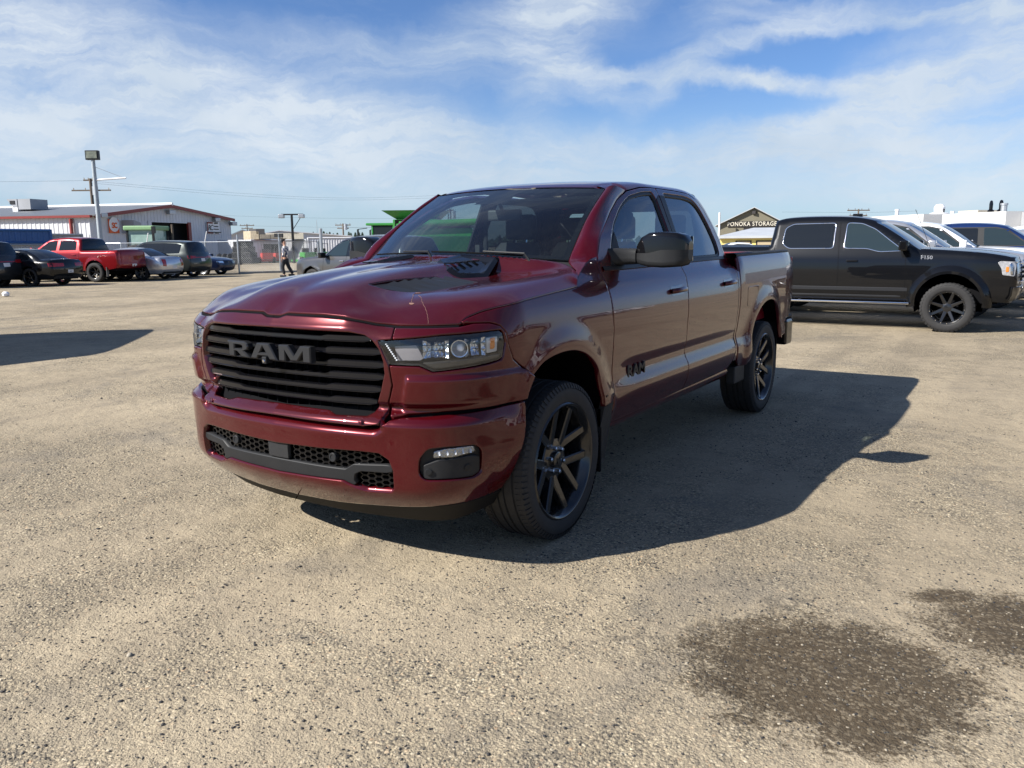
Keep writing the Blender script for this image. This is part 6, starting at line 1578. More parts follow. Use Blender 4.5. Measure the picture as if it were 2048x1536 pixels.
# wall bits
for (u, v, nm) in ((203, 430, 'wall_floodlight'), (340, 424, 'wall_floodlight'), (430, 439, 'wall_floodlight'), (463, 447, 'wall_floodlight')):
    t = wallpt(C0, GW, u); z = zat(C0 + GW*t, v); q = C0 + GW*t + nG*.35; wp(nm, MB().box((q[0]-.3, q[1]-.3, z-.2), (q[0]+.3, q[1]+.3, z+.15)), GALV, bevel=.04)
t = wallpt(C0, GW, 254); z = zat(C0 + GW*t, 454); q = C0 + GW*t + nG*.1
g3 = np.array([*GW, 0]); n3 = np.array([*nG, 0]); c = np.array([q[0], q[1], z]); V = [c + g3*a + np.array([0, 0, b]) for a, b in ((-.45, -.55), (.45, -.35), (.45, .35), (-.45, .55))] + [c + n3*1.1 + g3*a + np.array([0, 0, b]) for a, b in ((-.45, -.55), (.45, -.35), (.45, .35), (-.45, .55))]
wp('exhaust_hood', MB().add(V, [(4, 5, 6, 7), (0, 3, 7, 4), (1, 5, 6, 2), (3, 2, 6, 7), (0, 4, 5, 1)]), METG)
# roof air unit
def rooftop(u0, u1, v0, v1, A, parent_nm='roof_air_unit'):
    P = A; z0 = zat(P, v1); z1 = zat(P, v0); return P, z0, z1
P = C0 + LW*8 - nL*4
tl = 16.0; P = C0 + LW*tl - nL*5.0
for (u0, u1, v0, v1, nm) in ((46, 70, 398, 416, 'roof_air_unit'),):
    ta, tb = wallpt(P, LW, u0), wallpt(P, LW, u1); A, B = P + LW*ta, P + LW*tb; z0, z1 = zat(A, v1+3), zat(A, v0)
    V, Fq = quadw(A, B, z0, z1, nL, 0, 2.0); q = MB().add(V, Fq); ua = q.build(nm, METG); tag(ua, 'grey sheet metal air unit with a slanted intake hood on the workshop roof', 'air unit')
    ta2, tb2 = wallpt(P, LW, 24), wallpt(P, LW, 44); A2, B2 = P + LW*ta2, P + LW*tb2; V, Fq = quadw(A2, B2, z0 + (z1-z0)*.2, z1, nL, 0, 1.6); V = np.array(V); V[[0, 4, 1, 5], 2] += .0; V[[0, 4], :2] += (B2-A2)*.55
    MB().add(V, Fq).build('intake_hood', METG, ua); MB().add(*quadw(A2 + (B2-A2)*.3, A2 + (B2-A2)*.8, z0 + (z1-z0)*.5, z0 + (z1-z0)*.85, nL, .03, .02)).build('grille', DKW, ua)
    MB().add(*quadw(A2 + (B2-A2)*.5, B2, z0-.3, z0 + (z1-z0)*.25, nL, 0, 1.5)).build('curb', ROOFW, ua)

# ---- containers
def container(name, label, A, B, z0, z1, depth, n, mat, doors=True, opening=None):
    A, B = np.asarray(A, float)[:2], np.asarray(B, float)[:2]; rt = empty(name, (A[0], A[1], z0), 0, label, 'container')
    def pt(o): o.location = (-A[0], -A[1], -z0); return o
    f = MB()
    if opening:
        t0, t1, zt = opening; L = B-A
        ribs(f, A, A + L*t0, z0, lambda t: z1, .28, .036, out=1); ribs(f, A + L*t0, A + L*t1, z0 + (z1-z0)*zt, lambda t: z1, .28, .036, out=1); ribs(f, A + L*t1, B, z0, lambda t: z1, .28, .036, out=1)
    else: ribs(f, A, B, z0, lambda t: z1, .28, .036, out=1)
    pt(f.build('long_side', mat, rt)); A2, B2 = A - n*depth, B - n*depth
    f = MB(); ribs(f, B, B2, z0, lambda t: z1, .28, .03, out=1); ribs(f, A2, A, z0, lambda t: z1, .28, .03, out=1); ribs(f, B2, A2, z0, lambda t: z1, .28, .03, out=1); pt(f.build('end_wall', mat, rt))
    pt(MB().add([(*A, z1-.04), (*B, z1-.04), (*B2, z1-.04), (*A2, z1-.04)], [(0, 1, 2, 3)]).build('top', mat, rt))
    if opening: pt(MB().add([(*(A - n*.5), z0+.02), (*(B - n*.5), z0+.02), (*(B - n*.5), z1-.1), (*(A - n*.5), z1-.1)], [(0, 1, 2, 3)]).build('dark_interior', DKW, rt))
    fr = MB()
    for p in (A, B, A2, B2): fr.box((p[0]-.07, p[1]-.07, z0), (p[0]+.07, p[1]+.07, z1))
    for z in (z0+.07, z1-.05):
        fr.tube([(*(A+n*.03), z), (*(B+n*.03), z)], .07, 4); fr.tube([(*(B+n*.03), z), (*(B2), z)], .07, 4)
    pt(fr.build('frame', mat, rt)); return rt
def onray(u, dist): return far(u, 500, dist)[:2]
D_ = 52.0
A, B = onray(-60, D_), onray(104, D_ + 1.5); nn = np.array([(B-A)[1], -(B-A)[0]]); nn /= np.linalg.norm(nn)
zb, zt = zat(B, 487.5), zat(B, 459)
container('shipping_container', 'blue ribbed shipping container stacked on a grey one at the left edge', A, B, zb, zt, 2.4, nn, BLU)
container('shipping_container', 'grey ribbed container carrying the blue container', A, B + (B-A)*.25, 0, zb, 2.4, nn, METG)
A, B = onray(104, 58), onray(166, 59); zz = zat(B, 468)
container('shipping_container', 'low dark grey container end with a pale top rail beside the blue one', A, B, 0, zz, 2.4, nn, METG)
# white containers in the compound (the far yard lies a little lower: bases follow the picture's ground line)
G1 = gnd(505, 525)[:2]; ya = zat(G1, 525)
A, B = gnd(505, 526)[:2], gnd(582, 524)[:2]; d_ = (B-A)/np.linalg.norm(B-A); n_ = np.array([d_[1], -d_[0]])
container('shipping_container', 'white container with a wide dark opening and timber stacked on its roof', A, B, 0, zat(B, 479), 5.5, n_, METW, opening=(.30, .74, .80))
ct_top = zat(B, 479)
A2, B2 = B + d_*.1 , gnd(615, 525)[:2]
container('shipping_container', 'closed door end of the open white container, its shade painted grey', A2, B2, 0, zat(B2, 478.5), 4, n_, METG)  # grey siding stands in for shade on the white container's end
A3 = gnd(618, 519)[:2]; B3 = gnd(760, 517.5)[:2]; d3 = (B3-A3)/np.linalg.norm(B3-A3)
container('shipping_container', 'long white ribbed container behind the green mowers', A3, B3, 0, zat(A3, 475), 2.4, np.array([d3[1], -d3[0]]), METW)
# timber on the roof
tb = empty('timber_stack', (A[0], A[1], ct_top), 0, 'pile of grey and pale timber bundles on the white container roof', 'timber')
L_ = B2 - A
for (t0, t1, h0, h1, mt) in ((.02, .17, 0, .75, 'a'), (.19, .38, .05, .45, 'b'), (.39, .60, .05, .42, 'b'), (.61, .98, .0, .55, 'c'), (.12, .28, .45, .95, 'd'), (.3, .9, .42, .55, 'c')):
    mt = {'a': pm('pale_crate_wood', (.42, .36, .26), rough=.8, var=.2), 'b': pm('grey_lumber', (.20, .18, .15), rough=.85, var=.3), 'c': pm('pale_lumber', (.50, .46, .38), rough=.8, var=.2), 'd': pm('dark_tarp', (.06, .06, .065), rough=.8)}[mt]
    P0, P1 = L_*t0, L_*t1; V, Fq = quadw(P0 - n_*1, P1 - n_*1, h0, h1, n_, .8, 1.2); MB().add(V, Fq).build('lumber_bundle', mt, tb, bevel=.03)
# houses / tents behind
def gable(name, label, u0, u1, ua, v_e, v_a, dist, depth, wallm, roofm, base=0, cat='building', over=.4, parts=None):
    A, B = onray(u0, dist), onray(u1, dist); d = (B-A)/np.linalg.norm(B-A); n = np.array([d[1], -d[0]]); ta = wallpt(A, d, ua); w = np.linalg.norm(B-A)
    P = A + d*ta; ze, za = zat(A, v_e), zat(P, v_a); rt = empty(name, (A[0], A[1], 0), 0, label, cat)
    def pt(o): o.location = (-A[0], -A[1], 0); return o
    b = MB(); V = [(*A, 0), (*B, 0), (*B, ze), (*P, za), (*A, ze)]; V2 = [(x - n[0]*depth, y - n[1]*depth, z) for x, y, z in V]
    b.add(V + V2, [(0, 1, 2, 3, 4), (9, 8, 7, 6, 5), (1, 6, 7, 2), (5, 0, 4, 9)]); pt(b.build('wall', wallm, rt))
    r = MB()
    for (S, E, zs, zz) in ((A - d*over, P, ze - over*(za-ze)/max(ta, .1), za), (P, B + d*over, za, ze - over*(za-ze)/max(w-ta, .1))):
        f0 = [(*(S + n*over), zs), (*(E + n*over), zz), (*(E - n*(depth+over)), zz), (*(S - n*(depth+over)), zs)]; f1 = [(x, y, z + .12) for x, y, z in f0]
        r.add(f0 + f1, [(0, 3, 2, 1), (4, 5, 6, 7), (0, 1, 5, 4), (1, 2, 6, 5), (2, 3, 7, 6), (3, 0, 4, 7)])
    pt(r.build('roof', roofm, rt)); return rt, A, d, n, ze, za, pt
rt, A, d, n, ze, za, pt = gable('house', 'grey sided house with a low gable left of the white container', 463, 520, 487, 471, 461, 105, 16, METW, ROOFG)
for (u0, u1, v0, v1) in ((486, 491, 478, 488), (495, 501, 481, 490)):
    t0, t1 = wallpt(A, d, u0), wallpt(A, d, u1); V, Fq = quadw(A + d*t0, A + d*t1, zat(A, v1), zat(A, v0), n, .05, .1); pt(MB().add(V, Fq).build('window', DGL, rt))
rt, A, d, n, ze, za, pt = gable('farm_shed', 'long low shed with a white roof behind the timber stack', 490, 700, 560, 474, 462, 120, 20, METW, ROOFW, cat='shed')
# storage hall with its name board
SD = 118.0
rt, A, d, n, ze, za, pt = gable('storage_hall', 'tan gabled storage hall with a dark name board under the ridge', 1436, 1568, 1506, 449, 415.5, SD, 40, TANW, ROOFG, cat='building', over=.5)
t0, t1 = wallpt(A, d, 1454), wallpt(A, d, 1551); V, Fq = quadw(A + d*t0, A + d*t1, zat(A, 454.5), zat(A, 443.5), n, .12, .1)
sb = MB().add(V, Fq).build('name_board', BRN); tag(sb, 'dark board reading PONOKA STORAGE on the tan hall gable', 'sign')
c = A + d*(t0+t1)/2 + n*.14; zc = (zat(A, 454.5) + zat(A, 443.5))/2
text_mesh('sign_letters', 'PONOKA STORAGE', .80, .04, pm('sign_cream', (.62, .58, .48), rough=.6), sb, xf=frame((c[0], c[1], zc), (*d, 0), (0, 0, 1), (*n, 0)), sx=.84, space=1.12)
t0, t1 = wallpt(A, d, 1486), wallpt(A, d, 1520); V, Fq = quadw(A + d*t0, A + d*t1, zat(A, 461.5), zat(A, 456), n, .12, .1); pt(MB().add(V, Fq).build('upper_hatch', BRN, rt))
tv = wallpt(A, d, 1506); z_ = zat(A, 426); q = A + d*tv + n*.1; pt(MB().box((q[0]-.25, q[1]-.25, z_-.2), (q[0]+.25, q[1]+.25, z_+.2)).build('gable_lamp', BRN, rt))
tv = wallpt(A, d, 1438.5); q = A + d*tv + n*2; pt(MB().tube([(*q, 0), (*q, zat(q, 425))], .14, 8).build('flue', ROOFW, rt))
# yellow unit row in front of it
A, B = onray(1440, 92), onray(1680, 92); d = (B-A)/np.linalg.norm(B-A); n = np.array([d[1], -d[0]]); ze = zat(A, 475); zr_ = zat(A - n*8, 460.5)
yr = empty('storage_unit_row', (A[0], A[1], 0), 0, 'low yellow row of storage units with brown doors and a grey roof', 'building')
def yp(o): o.location = (-A[0], -A[1], 0); return o
yp(MB().add(*quadw(A, B, 0, ze, n, 0, 9)).build('wall', YEL, yr))
f0 = [(*(A + n*.5 - d*.3), ze-.1), (*(B + n*.5), ze-.1), (*(B - n*8), zr_), (*(A - n*8 + d*3.2), zr_)]; f1 = [(x, y, z+.25) for x, y, z in f0]; yp(MB().add(f0 + f1, [(4, 5, 6, 7), (0, 1, 5, 4), (3, 0, 4, 7), (0, 3, 2, 1)]).build('roof', ROOFG, yr))
for (u0, u1) in ((1471, 1503), (1512, 1545), (1555, 1588)):
    t0, t1 = wallpt(A, d, u0), wallpt(A, d, u1); yp(MB().add(*quadw(A + d*t0, A + d*t1, 0, zat(A, 481.5), n, .06, .1)).build('roller_door', BRN, yr))
    yp(MB().add(*quadw(A + d*(t0+.15), A + d*(t1-.15), .05, zat(A, 483.5), n, .09, .05)).build('door_leaf', pm('tan_door', (.42, .34, .22), rough=.6), yr))

# ---- white flat-roofed building on the right with rooftop plant
A0, B0 = onray(1700, 68), onray(2007, 56); d = (B0-A0)/np.linalg.norm(B0-A0); n = np.array([d[1], -d[0]])
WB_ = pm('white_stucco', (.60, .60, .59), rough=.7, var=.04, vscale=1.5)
if n @ (CAM[:2]-A0) < 0: n = -n
wb_ = empty('dealership_building', (A0[0], A0[1], 0), 0, 'flat roofed white building with vents and air units along its parapet', 'building')
def wq(o): o.location = (-A0[0], -A0[1], 0); return o
t1 = wallpt(A0, d, 1843); zt = zat(B0, 424.5); zt2 = zat(A0 + d*t1, 428)
wq(MB().add(*quadw(A0, A0 + d*t1, 0, zt2, n, 0, 12)).build('left_block', WB_, wb_))
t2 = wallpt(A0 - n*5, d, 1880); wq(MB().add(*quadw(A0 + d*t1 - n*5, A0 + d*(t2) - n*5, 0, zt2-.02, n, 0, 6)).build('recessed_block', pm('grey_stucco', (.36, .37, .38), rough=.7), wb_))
t3 = wallpt(A0 + n*1.5, d, 1881); t4 = wallpt(A0 + n*1.5, d, 2007)
wq(MB().add(*quadw(A0 + d*t3 + n*1.5, A0 + d*t4 + n*1.5, 0, zt, n, 0, 14)).build('right_block', WB_, wb_))
E1 = A0 + d*t4 + n*1.5
wq(MB().add(*quadw(E1 + d*.02 - n*1.0, E1 + d*9 - n*1.0, 0, zt-.05, n, 0, 10)).build('grey_block', METG, wb_))
V, Fq = quadw(A0 + d*wallpt(A0 + n*1.5, d, 1974) + n*1.5, A0 + d*wallpt(A0 + n*1.5, d, 1988) + n*1.5, zat(E1, 438.5), zat(E1, 432), n, .04, .06); wq(MB().add(V, Fq).build('blank_plate', pm('pale_grey_plate', (.55, .55, .56), rough=.5), wb_))
def roofthing(u, v0, v1, w, name, label, kind, mat, back=5.0):
    base = A0 - n*back + d*wallpt(A0 - n*back, d, u); z0, z1 = min(zt2, zat(base, v1)), zat(base, v0)
    if kind == 'box': o = MB().add(*quadw(base - d*w, base + d*w, z0-.6, z1, n, 0, 1.5)).build(name, mat)
    elif kind == 'pipe': o = MB().tube([(*base, z0-.6), (*base, z1)], w, 10).tube([(*base, z1-.1), (*base, z1+.02)], w*1.2, 10).build(name, mat, smooth=True)
    else: o = MB().lathe([(-.9, w*.7), (0, w*.8), (.02, w*1.25), (.12, w*1.3), (.2, w*.7), (.55, w*.75), (.75, w*.5), (.8, 0)], (*base, z0 + .1), (0, 0, 1), 18).build(name, mat, smooth=True)
    tag(o, label, 'roof vent' if kind != 'box' else 'air unit')
roofthing(1790, 419, 428, .14, 'roof_vent_pipe', 'thin white vent pipe on the left block of the white building', 'pipe', ROOFW)
roofthing(1874, 421, 428, .50, 'roof_turbine_vent', 'domed white turbine vent on the white building roof', 'dome', ROOFW)
roofthing(1931, 421, 428, .95, 'roof_air_unit', 'boxy beige rooftop air unit on the white building', 'box', pm('beige_unit', (.42, .38, .31), rough=.6))
roofthing(2002, 407, 426, .19, 'roof_chimney', 'tall pale metal chimney at the corner of the white building', 'pipe', GALV, 3.5)
roofthing(1976, 420, 427, .16, 'roof_vent', 'small black mushroom vent left of the tall chimney', 'dome', BLK)
roofthing(1996, 419, 427, .18, 'roof_vent', 'black mushroom vent beside the tall chimney', 'dome', BLK)
roofthing(1883, 418, 428, .05, 'roof_vent_pipe', 'very thin dark pipe right of the domed turbine vent', 'pipe', SAT)
roofthing(1900, 423, 428, .12, 'roof_vent_pipe', 'short stubby vent pipe left of the beige air unit', 'pipe', ROOFW)
# ribbed lean-to roof in front
LA, LB = onray(1988, 46), onray(2140, 40); d = (LB-LA)/np.linalg.norm(LB-LA); n2 = np.array([d[1], -d[0]])
if n2 @ (CAM[:2]-LA) < 0: n2 = -n2
zl0, zl1 = zat(LA, 461), zat(LA - n2*4, 444)
lt = empty('canopy', (LA[0], LA[1], 0), 0, 'dark canopy roof with raised pale ribs at the right picture edge', 'canopy')
def lq(o): o.location = (-LA[0], -LA[1], 0); return o
lq(MB().add([(*LA, zl0), (*LB, zl0), (*(LB - n2*4), zl1), (*(LA - n2*4), zl1)] + [(*LA, zl0-.15), (*LB, zl0-.15), (*(LB - n2*4), zl1-.15), (*(LA - n2*4), zl1-.15)], [(0, 1, 2, 3), (7, 6, 5, 4), (0, 4, 5, 1), (0, 3, 7, 4)]).build('roof', METG, lt))
Lc = np.linalg.norm(LB-LA)
for k in range(int(Lc/.42)):
    a = LA + d*(.2+k*.42); a2 = a - n2*4 + d*1.2; lq(MB().tube([(*a, zl0+.02), (*a2, zl1+.02)], .065, 4).build('roof_rib', ROOFW, lt))
for t in (.3, Lc-.3): q = LA + d*t; lq(MB().box((q[0]-.08, q[1]-.08, 0), (q[0]+.08, q[1]+.08, zl0)).build('post', GALV, lt))

# ---- fence: posts, rails, woven wire
FP = [gnd(u, v)[:2] for u, v in ((479, 547.5), (562, 545))]
fd = (FP[1]-FP[0])/np.linalg.norm(FP[1]-FP[0])
fence = empty('chain_link_fence', (FP[0][0], FP[0][1], 0), 0, 'galvanised chain link fence with a top rail behind the far row of vehicles', 'fence')
def fq(o): o.location = (-FP[0][0], -FP[0][1], 0); return o
hF = zat(FP[0], 482); sp_ = np.linalg.norm(FP[1]-FP[0]); f2 = np.array([-.342, .940])*-1
q1_, q2_ = onray(243, 58), onray(-60, 67)
run = [FP[0] + (q1_-FP[0])*k/4 for k in (1, 2, 3, 4)] + [q1_ + (q2_-q1_)*k/5 for k in (1, 2, 3, 4, 5)]
allp = run[::-1] + [FP[0], FP[1]] + [FP[1] + fd*2.4]
for i, p in enumerate(allp):
    tall = zat(p, 467) if i in (len(allp)-2,) else (hF + .35 if i == len(allp)-3 else hF)
    fq(MB().tube([(*p, 0), (*p, tall)], .045 if i < len(allp)-2 else .06, 8).build('post', GALV, fence))
    if i < len(allp)-3 and i % 2 == 0: fq(MB().tube([(*p, hF), (p[0]+.35, p[1]-.1, hF+.55)], .03, 6).build('barb_arm', ROOFW, fence))
for a, b in zip(allp[:-1], allp[1:]):
    fq(MB().tube([(*a, hF-.03), (*b, hF-.03)], .022, 6).build('rail', GALV, fence))
w = MB(); wr = .0035
for a, b in zip(allp[:-1], allp[1:]):
    L = np.linalg.norm(b-a); dd = (b-a)/L; H = hF-.05; p_ = .11
    nn_ = np.array([dd[1], -dd[0]])*wr
    for s_ in (1, -1):
        k = -int(H/p_)
        while k*p_ < L:
            # wire going up with slope 1
            x0, x1 = k*p_, k*p_ + H; z0, z1 = 0.0, H
            if x0 < 0: z0 = -x0; x0 = 0
            if x1 > L: z1 = H - (x1-L); x1 = L
            if x1 > x0:
                A_, B_ = ((x0, z0), (x1, z1)) if s_ > 0 else ((L-x0, z0), (L-x1, z1))
                Pa, Pb = a + dd*A_[0], a + dd*B_[0]
                w.add([(Pa[0]-nn_[0], Pa[1]-nn_[1], A_[1]+wr), (Pa[0]+nn_[0], Pa[1]+nn_[1], A_[1]-wr), (Pb[0]+nn_[0], Pb[1]+nn_[1], B_[1]-wr), (Pb[0]-nn_[0], Pb[1]-nn_[1], B_[1]+wr), (Pa[0]+dd[0]*wr, Pa[1]+dd[1]*wr, A_[1]-wr), (Pb[0]+dd[0]*wr, Pb[1]+dd[1]*wr, B_[1]-wr)], [(0, 1, 2, 3), (1, 4, 5, 2), (4, 0, 3, 5)])
            k += 1
o = w.build('woven_wire', GALV, fence); fq(o); o['kind'] = 'stuff'
q = FP[1]; fq(MB().box((q[0]-.35, q[1]-.05, zat(q, 474.5)), (q[0]+.35, q[1]+.02, zat(q, 467))).build('gate_box', GRY, fence))
# curb under the fence
a, b = FP[0] + f2*30, FP[1] + fd*12; V, Fq = quadw(FP[0], b, 0, .10, np.array([fd[1], -fd[0]]), .15, .3); cb = MB().add(V, Fq).build('kerb', pm('old_concrete', (.36, .33, .28), rough=.9, var=.2, vscale=3)); cb['kind'] = 'structure'

# ---- poles and wires
def pole(name, label, u, v_top, dist, r0, r1, mat, cat='utility pole', group=None):
    p = onray(u, dist); z = zat(p, v_top); rt = empty(name, (p[0], p[1], 0), 0, label, cat, group)
    MB().tube([(0, 0, 0), (0, 0, z)], [r0, r1], 10).build('mast', mat, rt, smooth=True, sharp=40); return rt, p, z
rt, p, z = pole('floodlight_pole', 'tall grey steel pole with a square floodlight and a side arm by the workshop', 203, 320, 52, .15, .10, pm('painted_steel', (.33, .37, .40), rough=.5, var=.1))
d = np.array([CR[0], CR[1]])/np.linalg.norm(CR[:2]); zz = zat(p, 301)
fm = frame((0, 0, z), (*d, 0), (0, 0, 1), (d[1], -d[0], 0))
b = MB().box((-.36, 0.0, -.12), (.36, zz - z + .0, .14), M=fm); fl = b.build('floodlight', SAT, rt, bevel=.02)
MB().box((-.30, .08, .142), (.30, zz-z-.06, .16), M=fm).build('lens', pm('dull_lamp_glass', (.16, .17, .13), rough=.2, coat=.5, var=.4, vscale=5), fl)
za_ = zat(p, 360); MB().tube([(0, 0, za_), (d[0]*1.75, d[1]*1.75, za_+.10)], .05, 8).build('side_arm', ROOFW, rt)
MB().tube([(0, 0, zat(p, 333)), (d[0]*1.6, d[1]*1.6, za_+.12)], .012, 5).build('stay_wire', GALV, rt)
def upole(label, u, v, dist, arms=((.92, 1.0),), r=.14, tr=False):
    rt, p, z = pole('utility_pole', label, u, v, dist, r, r*.7, WOOD, group=None)
    for (k, L) in arms: MB().box((-L, -.06, k*z-.07), (L, .06, k*z+.07), M=Matrix.Rotation(-YAW, 4, 'Z')).build('crossarm', WOOD, rt)
    for (k, L) in arms:
        for q in (-.9, -.3, .3, .9): MB().lathe([(0, .05), (.16, .06), (.2, .0)], (q*L*math.cos(-YAW), q*L*math.sin(-YAW), k*z+.07), (0, 0, 1), 6).build('insulator', CHR, rt)
    if tr: MB().lathe([(0, .25), (.02, .28), (.9, .28), (.92, .1)], (.4*math.cos(-YAW), .4*math.sin(-YAW), .80*z), (0, 0, 1), 12).build('transformer', GALV, rt)
    return p, z
U = []
U.append(upole('wooden utility pole just left of the floodlight pole above the workshop roof', 194, 357, 95, ((.86, 2.0), (.98, .7)), .2, tr=True))
U.append(upole('small wooden utility pole above the roof gap right of the workshop', 497, 448, 170, ((.95, 1.4), (.85, 1.1))))
U.append(upole('wooden utility pole with a transformer left of the green combine', 688, 447, 130, ((.95, 1.2), (.85, .9)), .16, tr=True))
U.append(upole('utility pole seen through the windshield nearest the mirror', 902, 418, 100, ((.97, .4),), .16, tr=True))
U.append(upole('short utility pole seen through the windshield behind the taller one', 914, 448, 150, ((.95, .7),)))
U.append(upole('small utility pole with crossarms above the black pickup roof', 1712, 418, 120, ((.97, 1.5), (.85, 1.2))))
rt, p, z = pole('yard_lamp_pole', 'dark pole with a twin lamp head rising behind the timber stack', 587, 428, 74, .13, .10, SAT, 'lamp pole')
MB().box((-.9, -.08, z-.1), (1.0, .08, z+.02), M=Matrix.Rotation(-YAW, 4, 'Z')).build('head_bar', SAT, rt)
for q in (-.85, .9): MB().box((q-.28, -.25, z-.35), (q+.20, .25, z-.02), M=Matrix.Rotation(-YAW, 4, 'Z')).build('lamp_head', GALV, rt, bevel=.05)
MB().tube([(.9*math.cos(-YAW), .9*math.sin(-YAW), z-.1), (0, 0, z-1.4)], .03, 5).build('brace', SAT, rt)
rt, p, z = pole('radio_mast', 'very thin lattice mast on the skyline left of the trees', 636, 440, 200, .10, .04, GALV, 'mast')
rt, p, z = pole('fence_post_tall', 'thick grey steel post behind the grey SUV bonnet', 643, 457, 46, .09, .09, GALV, 'post')
def wire(label, pts, r=.008):
    P = []
    for (u, v, dist) in pts: q = onray(u, dist); P.append((q[0], q[1], zat(q, v)))
    P = np.array(catmull(P, 14)); o = MB().tube(P, r, 4).build('overhead_wire', BLK); tag(o, label, 'wire', 'overhead wires on the skyline')
WL = ['thin overhead wire running left from the pole beside the floodlight', 'upper of two close wires sagging right from the workshop pole', 'lower of two close wires sagging right from the workshop pole',
      'middle wire between the workshop roof corner and the combine', 'low wire just above the container roofs left of the combine', 'low wire between the transformer pole and the poles behind the windshield', 'short wire through the crossarm pole above the black pickup']
for wl, pts in zip(WL, ([(-200, 362, 95), (0, 363.5, 95), (194, 361, 95)], [(194, 362, 95), (480, 386, 105), (700, 396, 115), (940, 389, 125), (1300, 380, 130)], [(194, 366, 95), (480, 391, 105), (700, 400, 115), (940, 394, 125), (1300, 386, 130)],
            [(440, 430.5, 120), (560, 434.5, 125), (720, 437, 130), (900, 436, 132), (1200, 430, 140)], [(464, 451, 130), (600, 453.5, 130), (688, 455, 130), (900, 455, 130)], [(688, 456, 130), (914, 450, 150), (1100, 452, 150)], [(1560, 424, 125), (1712, 425, 120), (1830, 422, 118)])):
    wire(wl, pts)

# ---- far conifers and hedge line
FOL = pm('spruce_foliage', (.030, .052, .034), rough=.9, var=.4, vscale=3); BARK = pm('bark', (.08, .06, .045), rough=.9)
def spruce(u, v, dist, label):
    p = onray(u, dist); z = zat(p, v); rt = empty('spruce_tree', (p[0], p[1], 0), random.random()*6, label, 'tree', 'spruces on the skyline')
    MB().tube([(0, 0, 0), (0, 0, z*.95)], [.18, .03], 6).build('trunk', BARK, rt)
    V = []; Fs = []; n = 260
    for k in range(n):
        h = random.random()**.8; rr = (1-h)*z*.20*random.uniform(.5, 1.1) + .1; a = random.random()*6.283; zc = z*(.12 + .88*h)
        c = np.array([rr*math.cos(a), rr*math.sin(a), zc]); s = .22 + (1-h)*.45; b = len(V)
        o1 = np.array([math.cos(a), math.sin(a), -.45])*s; o2 = np.array([-math.sin(a), math.cos(a), random.uniform(-.3, .3)])*s*.55
        V += [c - o1*.8 + (0, 0, s*.3), c + o2, c + o1, c - o2]; Fs.append((b, b+1, b+2, b+3))
    mesh('crown', V, Fs, FOL, rt)
for i, (u, v) in enumerate(((622, 467), (628, 464), (634, 466), (649, 463), (655, 466), (661, 464.5), (668, 467), (676, 466), (699, 464), (703, 466), (712, 465), (719, 463.5), (726, 465), (600, 468), (1000, 470), (1050, 468))):
    spruce(u, v, 210 + 12*(i % 3), 'small dark spruce tree on the skyline behind the yard')
hd = MB()
for k in range(900):
    a = YAW + random.uniform(-.62, .62); dd_ = 420 + random.uniform(-25, 25); x, y = CAM[0] + math.sin(a)*dd_, CAM[1] + math.cos(a)*dd_; s = random.uniform(1.2, 4.0); z = random.uniform(0, 3.0)
    hd.add([(x-s, y, z), (x+s*.6, y+s, z-.5), (x+s, y-s*.3, z+.2), (x, y, z+s)], [(0, 1, 3), (1, 2, 3), (0, 2, 3)])
tag(hd.build('distant_treeline', FOL), 'low dark treeline far off on the flat horizon', 'trees', kind='stuff')

# broadleaf trees and a long low shop beyond the right edge, again only met as reflections
def leafy(x, y, h, label):
    rt = empty('leafy_tree', (x, y, 0), random.random()*6, label, 'tree', 'trees beyond the right picture edge')
    tr_ = MB().tube([(0, 0, 0), (.1, .05, h*.35), (0, 0, h*.6)], [.22, .16, .08], 8)
    for k in range(5): a = k*1.26; tr_.tube([(0, 0, h*(.3+.04*k)), (math.cos(a)*h*.2, math.sin(a)*h*.2, h*(.55+.05*k))], [.09, .03], 5)
    tr_.build('trunk', BARK, rt)
    V = []; Fs = []
    cl = [(random.gauss(0, h*.16), random.gauss(0, h*.16), h*random.uniform(.42, .92)) for _ in range(14)]
    for k in range(1500):
        c0 = cl[k % 14]; c = np.array(c0) + np.random.default_rng(k).normal(0, h*.075, 3); s_ = random.uniform(.12, .28); b = len(V); a = random.random()*6.28
        o1 = np.array([math.cos(a), math.sin(a), random.uniform(-.6, .6)])*s_; o2 = np.array([-math.sin(a), math.cos(a), random.uniform(-.6, .6)])*s_
        V += [c - o1, c - o2*.6, c + o1, c + o2*.6]; Fs.append((b, b+1, b+2, b+3))
    mesh('crown', V, Fs, pm('leaf_green', (.045, .075, .025), rough=.8, var=.4, vscale=4), rt)
for (x, y, h, w) in ((40, 34, 8, 'tall'), (47, 52, 10, 'tallest'), (36, 20, 6.5, 'small'), (52, 30, 9, 'broad')): leafy(x, y, h, '%s leafy tree behind the facing row of vehicles beyond the right edge' % w)
lb = empty('long_shop', (62, 40, 0), .35, 'long low grey shop building beyond the right picture edge', 'building')
MB().box((-5, -26, 0), (5, 26, 4.4)).build('wall', METW, lb); MB().box((-5.4, -26.4, 4.4), (5.4, 26.4, 4.8)).build('roof', ROOFG, lb)
for k in range(6): MB().box((-5.06, -22+8*k, 0), (-5.0, -18.4+8*k, 3.2)).build('bay_door', DKW, lb)
# ------------------------------------------------------------------ farm machines
def world_frame(u, dist, az):
    p = onray(u, dist); f = math.radians(az); return p, math.atan2(math.sin(f), -math.cos(f))
